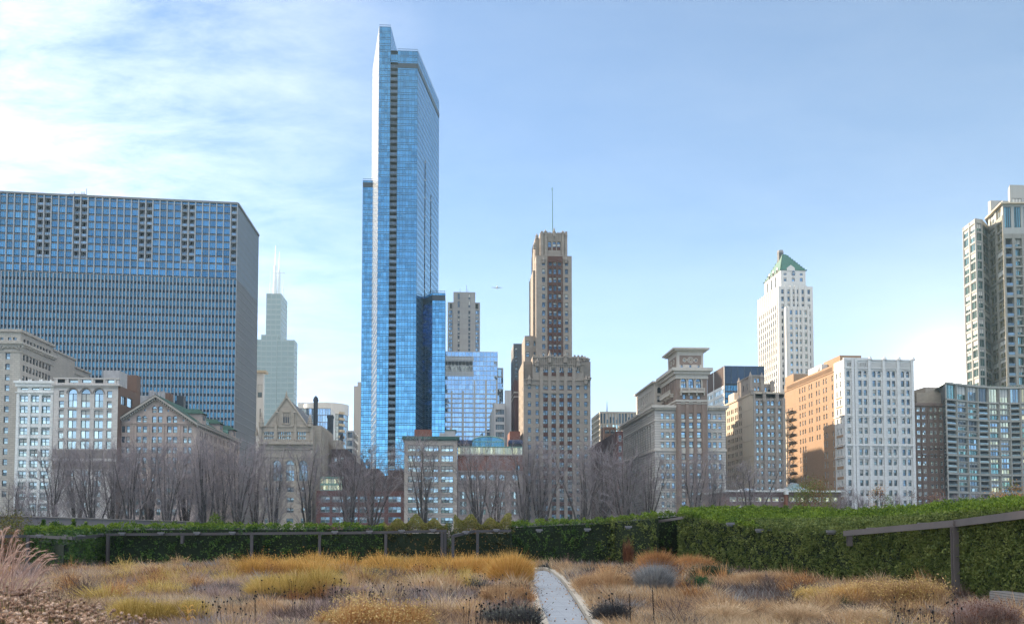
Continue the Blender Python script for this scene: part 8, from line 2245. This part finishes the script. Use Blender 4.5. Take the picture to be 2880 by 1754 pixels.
# ------------------------------------------------------------------ near dried flower shrub and plume grass
M['fluff'] = leafmat('dried_flower_fluff', (.11, .06, .04), (.36, .225, .15), (.74, .56, .43), .9, .2, 6.0)
M['flower_stem'] = leafmat('dried_flower_stems', (.06, .045, .02), (.15, .12, .05), (.26, .22, .10), .8, .2, 2.0)
def flower_shrub():
    x0, y0 = -3.4, 5.6; r = empty('dried_flower_shrub', (x0, y0, 0), 'dense shrub of fluffy brown dried flower heads filling the bottom left corner', 'shrub')
    n = 1400; pts = []
    while len(pts) < n:
        D = rng.uniform(4.6, 7.4); px = rng.uniform(-260, 500)
        # outline of the shrub in the picture: top edge falls from the left to the right
        top = np.interp(px, [-260, 0, 120, 230, 330, 470, 500], [1636, 1642, 1648, 1676, 1702, 1752, 1765])
        dep = np.interp(D, [4.6, 7.4], [1, 0]); py = top + rng.uniform(-4, 10) + dep * 120 + abs(rng.normal(0, 12)) 
        p = at(px, py, D)
        for _ in range(rng.integers(2, 6)): pts.append((p.x + rng.normal(0, .036), p.y + rng.normal(0, .04), p.z + rng.normal(0, .016)))
    C = np.array(pts[:n])
    t = (1 + 5 ** .5) / 2
    ico = np.array([(-1, t, 0), (1, t, 0), (-1, -t, 0), (1, -t, 0), (0, -1, t), (0, 1, t), (0, -1, -t), (0, 1, -t), (t, 0, -1), (t, 0, 1), (-t, 0, -1), (-t, 0, 1)]) / 1.9
    fi = np.array([(0, 11, 5), (0, 5, 1), (0, 1, 7), (0, 7, 10), (0, 10, 11), (1, 5, 9), (5, 11, 4), (11, 10, 2), (10, 7, 6), (7, 1, 8), (3, 9, 4), (3, 4, 2), (3, 2, 6), (3, 6, 8), (3, 8, 9), (4, 9, 5), (2, 4, 11), (6, 2, 10), (8, 6, 7), (9, 8, 1)])
    rr = rng.uniform(.0095, .0145, n)
    V = (C[:, None, :] + ico[None] * rr[:, None, None] * np.array([1, 1, .9]) * rng.uniform(.8, 1.2, (n, 12, 1))).reshape(-1, 3)
    F = (np.arange(n)[:, None, None] * 12 + fi[None]).reshape(-1, 3)
    # fluff bristles round each head
    k = 40; dd = rng.normal(size=(n, k, 3)); dd[:, :, 2] = np.abs(dd[:, :, 2]) * 1.1 - .3; dd /= np.linalg.norm(dd, axis=2)[:, :, None]
    a = C[:, None, :] + dd * (rr * .6)[:, None, None]; b = C[:, None, :] + dd * (rr * 1.6)[:, None, None]
    s = np.cross(dd, rng.normal(size=(n, k, 3))); s /= np.linalg.norm(s, axis=2)[:, :, None]; s *= .0013
    V2 = np.stack([a - s, a + s, b], 2).reshape(-1, 3); F2 = np.arange(n * k * 3).reshape(-1, 3) + len(V)
    h = np_mesh('flower_heads', np.concatenate([V, V2]), [np.concatenate([F, F2])], [M['fluff']], r); tag(h, kind='stuff')
    m = MB(M['flower_stem'])
    for c in C[:1500:2]:
        gz = float(hump(np.array(c[0]), np.array(c[1]))); bx, by = c[0] + rng.normal(0, .12), c[1] + rng.normal(0, .1)
        m.tube([(bx, by, gz * .9), ((bx * .4 + c[0] * .6), (by * .4 + c[1] * .6), gz + (c[2] - gz) * .6), tuple(c)], [.004, .003, .002], 3)
    m.build('stems', r)
    nl = 4500; j = rng.integers(0, n, nl); P = C[j] - np.stack([np.zeros(nl), np.zeros(nl), rng.uniform(.04, .5, nl)], 1) + rng.normal(0, .03, (nl, 3))
    leaf_obj('leaves', P, rng.uniform(.012, .03, nl), [M['flower_stem'], K['brown_stems'], K['ochre']], r, rng.choice([0, 1, 1, 1, 2], nl), asp=.25)
flower_shrub()
M['plume'] = leafmat('plume_grass', (.30, .19, .15), (.50, .34, .28), (.66, .50, .42), .8, .3, 3.0)
def plume_grass():
    D = 7.8; x0, y0 = Hx(-70, D); r = empty('plume_grass', (x0, y0, 0), 'arching pinkish plume grass leaning in from the left edge', 'ornamental grass')
    P, Hh, U, Wd = [], [], [], []
    m = MB(M['plume']); R2 = random.Random(3); tri = []
    for i in range(70):
        tx, ty = R2.uniform(-60, 165), R2.uniform(1480, 1680)
        if ty < 1470 + max(0, tx - 10) * .45: ty = 1470 + max(0, tx - 10) * .45 + R2.uniform(0, 60)
        dD = R2.uniform(-.6, .6); tip = at(tx, ty, D + dD); b = Vector((x0 + R2.uniform(-.2, .25), y0 + R2.uniform(-.2, .2), .3))
        c = Vector((b.x * .55 + tip.x * .45, (b.y + tip.y) / 2, max(tip.z + .05, b.z + .6)))
        pts = [b * (1 - t) ** 2 + c * 2 * t * (1 - t) + tip * t * t for t in [k / 9 for k in range(10)]]
        m.tube(pts, [.004] * 6 + [.003, .003, .002, .001], 3)
        for q in range(46):
            t = .55 + .45 * q / 46; p = b * (1 - t) ** 2 + c * 2 * t * (1 - t) + tip * t * t; d = (c - b) * 2 * (1 - t) + (tip - c) * 2 * t; d.normalize()
            s = Vector((R2.gauss(0, 1), R2.gauss(0, 1), R2.gauss(0, 1))); s = (s - d * s.dot(d)).normalized()
            L = .05 * (1.25 - t) * 1.6 + .012; e = p + d * L * .9 + s * L * .35; w_ = d.cross(s) * .0022
            tri.append((tuple(p - w_), tuple(p + w_), tuple(e)))
    m.build('stalks', r)
    V = np.array(tri).reshape(-1, 3); o = np_mesh('plumes', V, [np.arange(len(V)).reshape(-1, 3)], [M['plume']], r)
    n = 1500; x = rng.uniform(-60, 110, n); Pp = np.array([tuple(at(a, 1760, D + c)) for a, c in zip(x, rng.uniform(-.3, .8, n))]); Pp[:, 2] = .5
    blade_obj('leaf_blades', Pp, rng.uniform(.5, 1.45, n) * np.interp(x, [-60, 110], [1, .55]), rng.uniform(.004, .008, n), [K['straw_grass'], K['tan_grass']], r, rng.integers(0, 2, n), lean=.15)
plume_grass()
# orange leaved weed in the foreground
def weed():
    D = 17.0; x, y = Hx(533, D); r = empty('milkweed', (x, y, 0), 'small plant with curled orange leaves at the bottom left of the meadow', 'plant'); m = MB(K['amber'])
    for z0, k in ((Z_(1725, 533, D), 6), (Z_(1745, 533, D), 6), (Z_(1712, 533, D), 4)):
        for i in range(k):
            a = i * 6.28 / k + z0; L = .16
            pts = [Vector((x, y, z0)) + Vector((math.cos(a) * t * L, math.sin(a) * t * L, .10 * math.sin(t * 2.6) - .03 * t)) for t in (0, .35, .7, 1)]
            w_ = Vector((-math.sin(a), math.cos(a), .3)) * .014
            for (p, q), (s0, s1) in zip(zip(pts[:-1], pts[1:]), ((.5, 1), (1, .8), (.8, .05))): m.poly(p - w_ * s0, p + w_ * s0, q + w_ * s1, q - w_ * s1)
    m.build('leaves', r); m = MB(K['tan_grass']); m.tube([(x, y, 0), (x + .01, y, Z_(1708, 533, D))], [.008, .005], 5); m.build('stem', r)
weed()
# ------------------------------------------------------------------ air
hz = bpy.data.materials.new('haze'); hz.use_nodes = True; n = hz.node_tree; n.nodes.clear()
pv = n.nodes.new('ShaderNodeVolumePrincipled'); oo = n.nodes.new('ShaderNodeOutputMaterial'); n.links.new(pv.outputs[0], oo.inputs['Volume'])
pv.inputs['Color'].default_value = (.59, .87, .99, 1); pv.inputs['Density'].default_value = HAZE; pv.inputs['Anisotropy'].default_value = .0
g = MB(hz); g.box(-2500, 2500, -600, 2800, -1.5, 760); tag(g.build('haze'), kind='stuff')
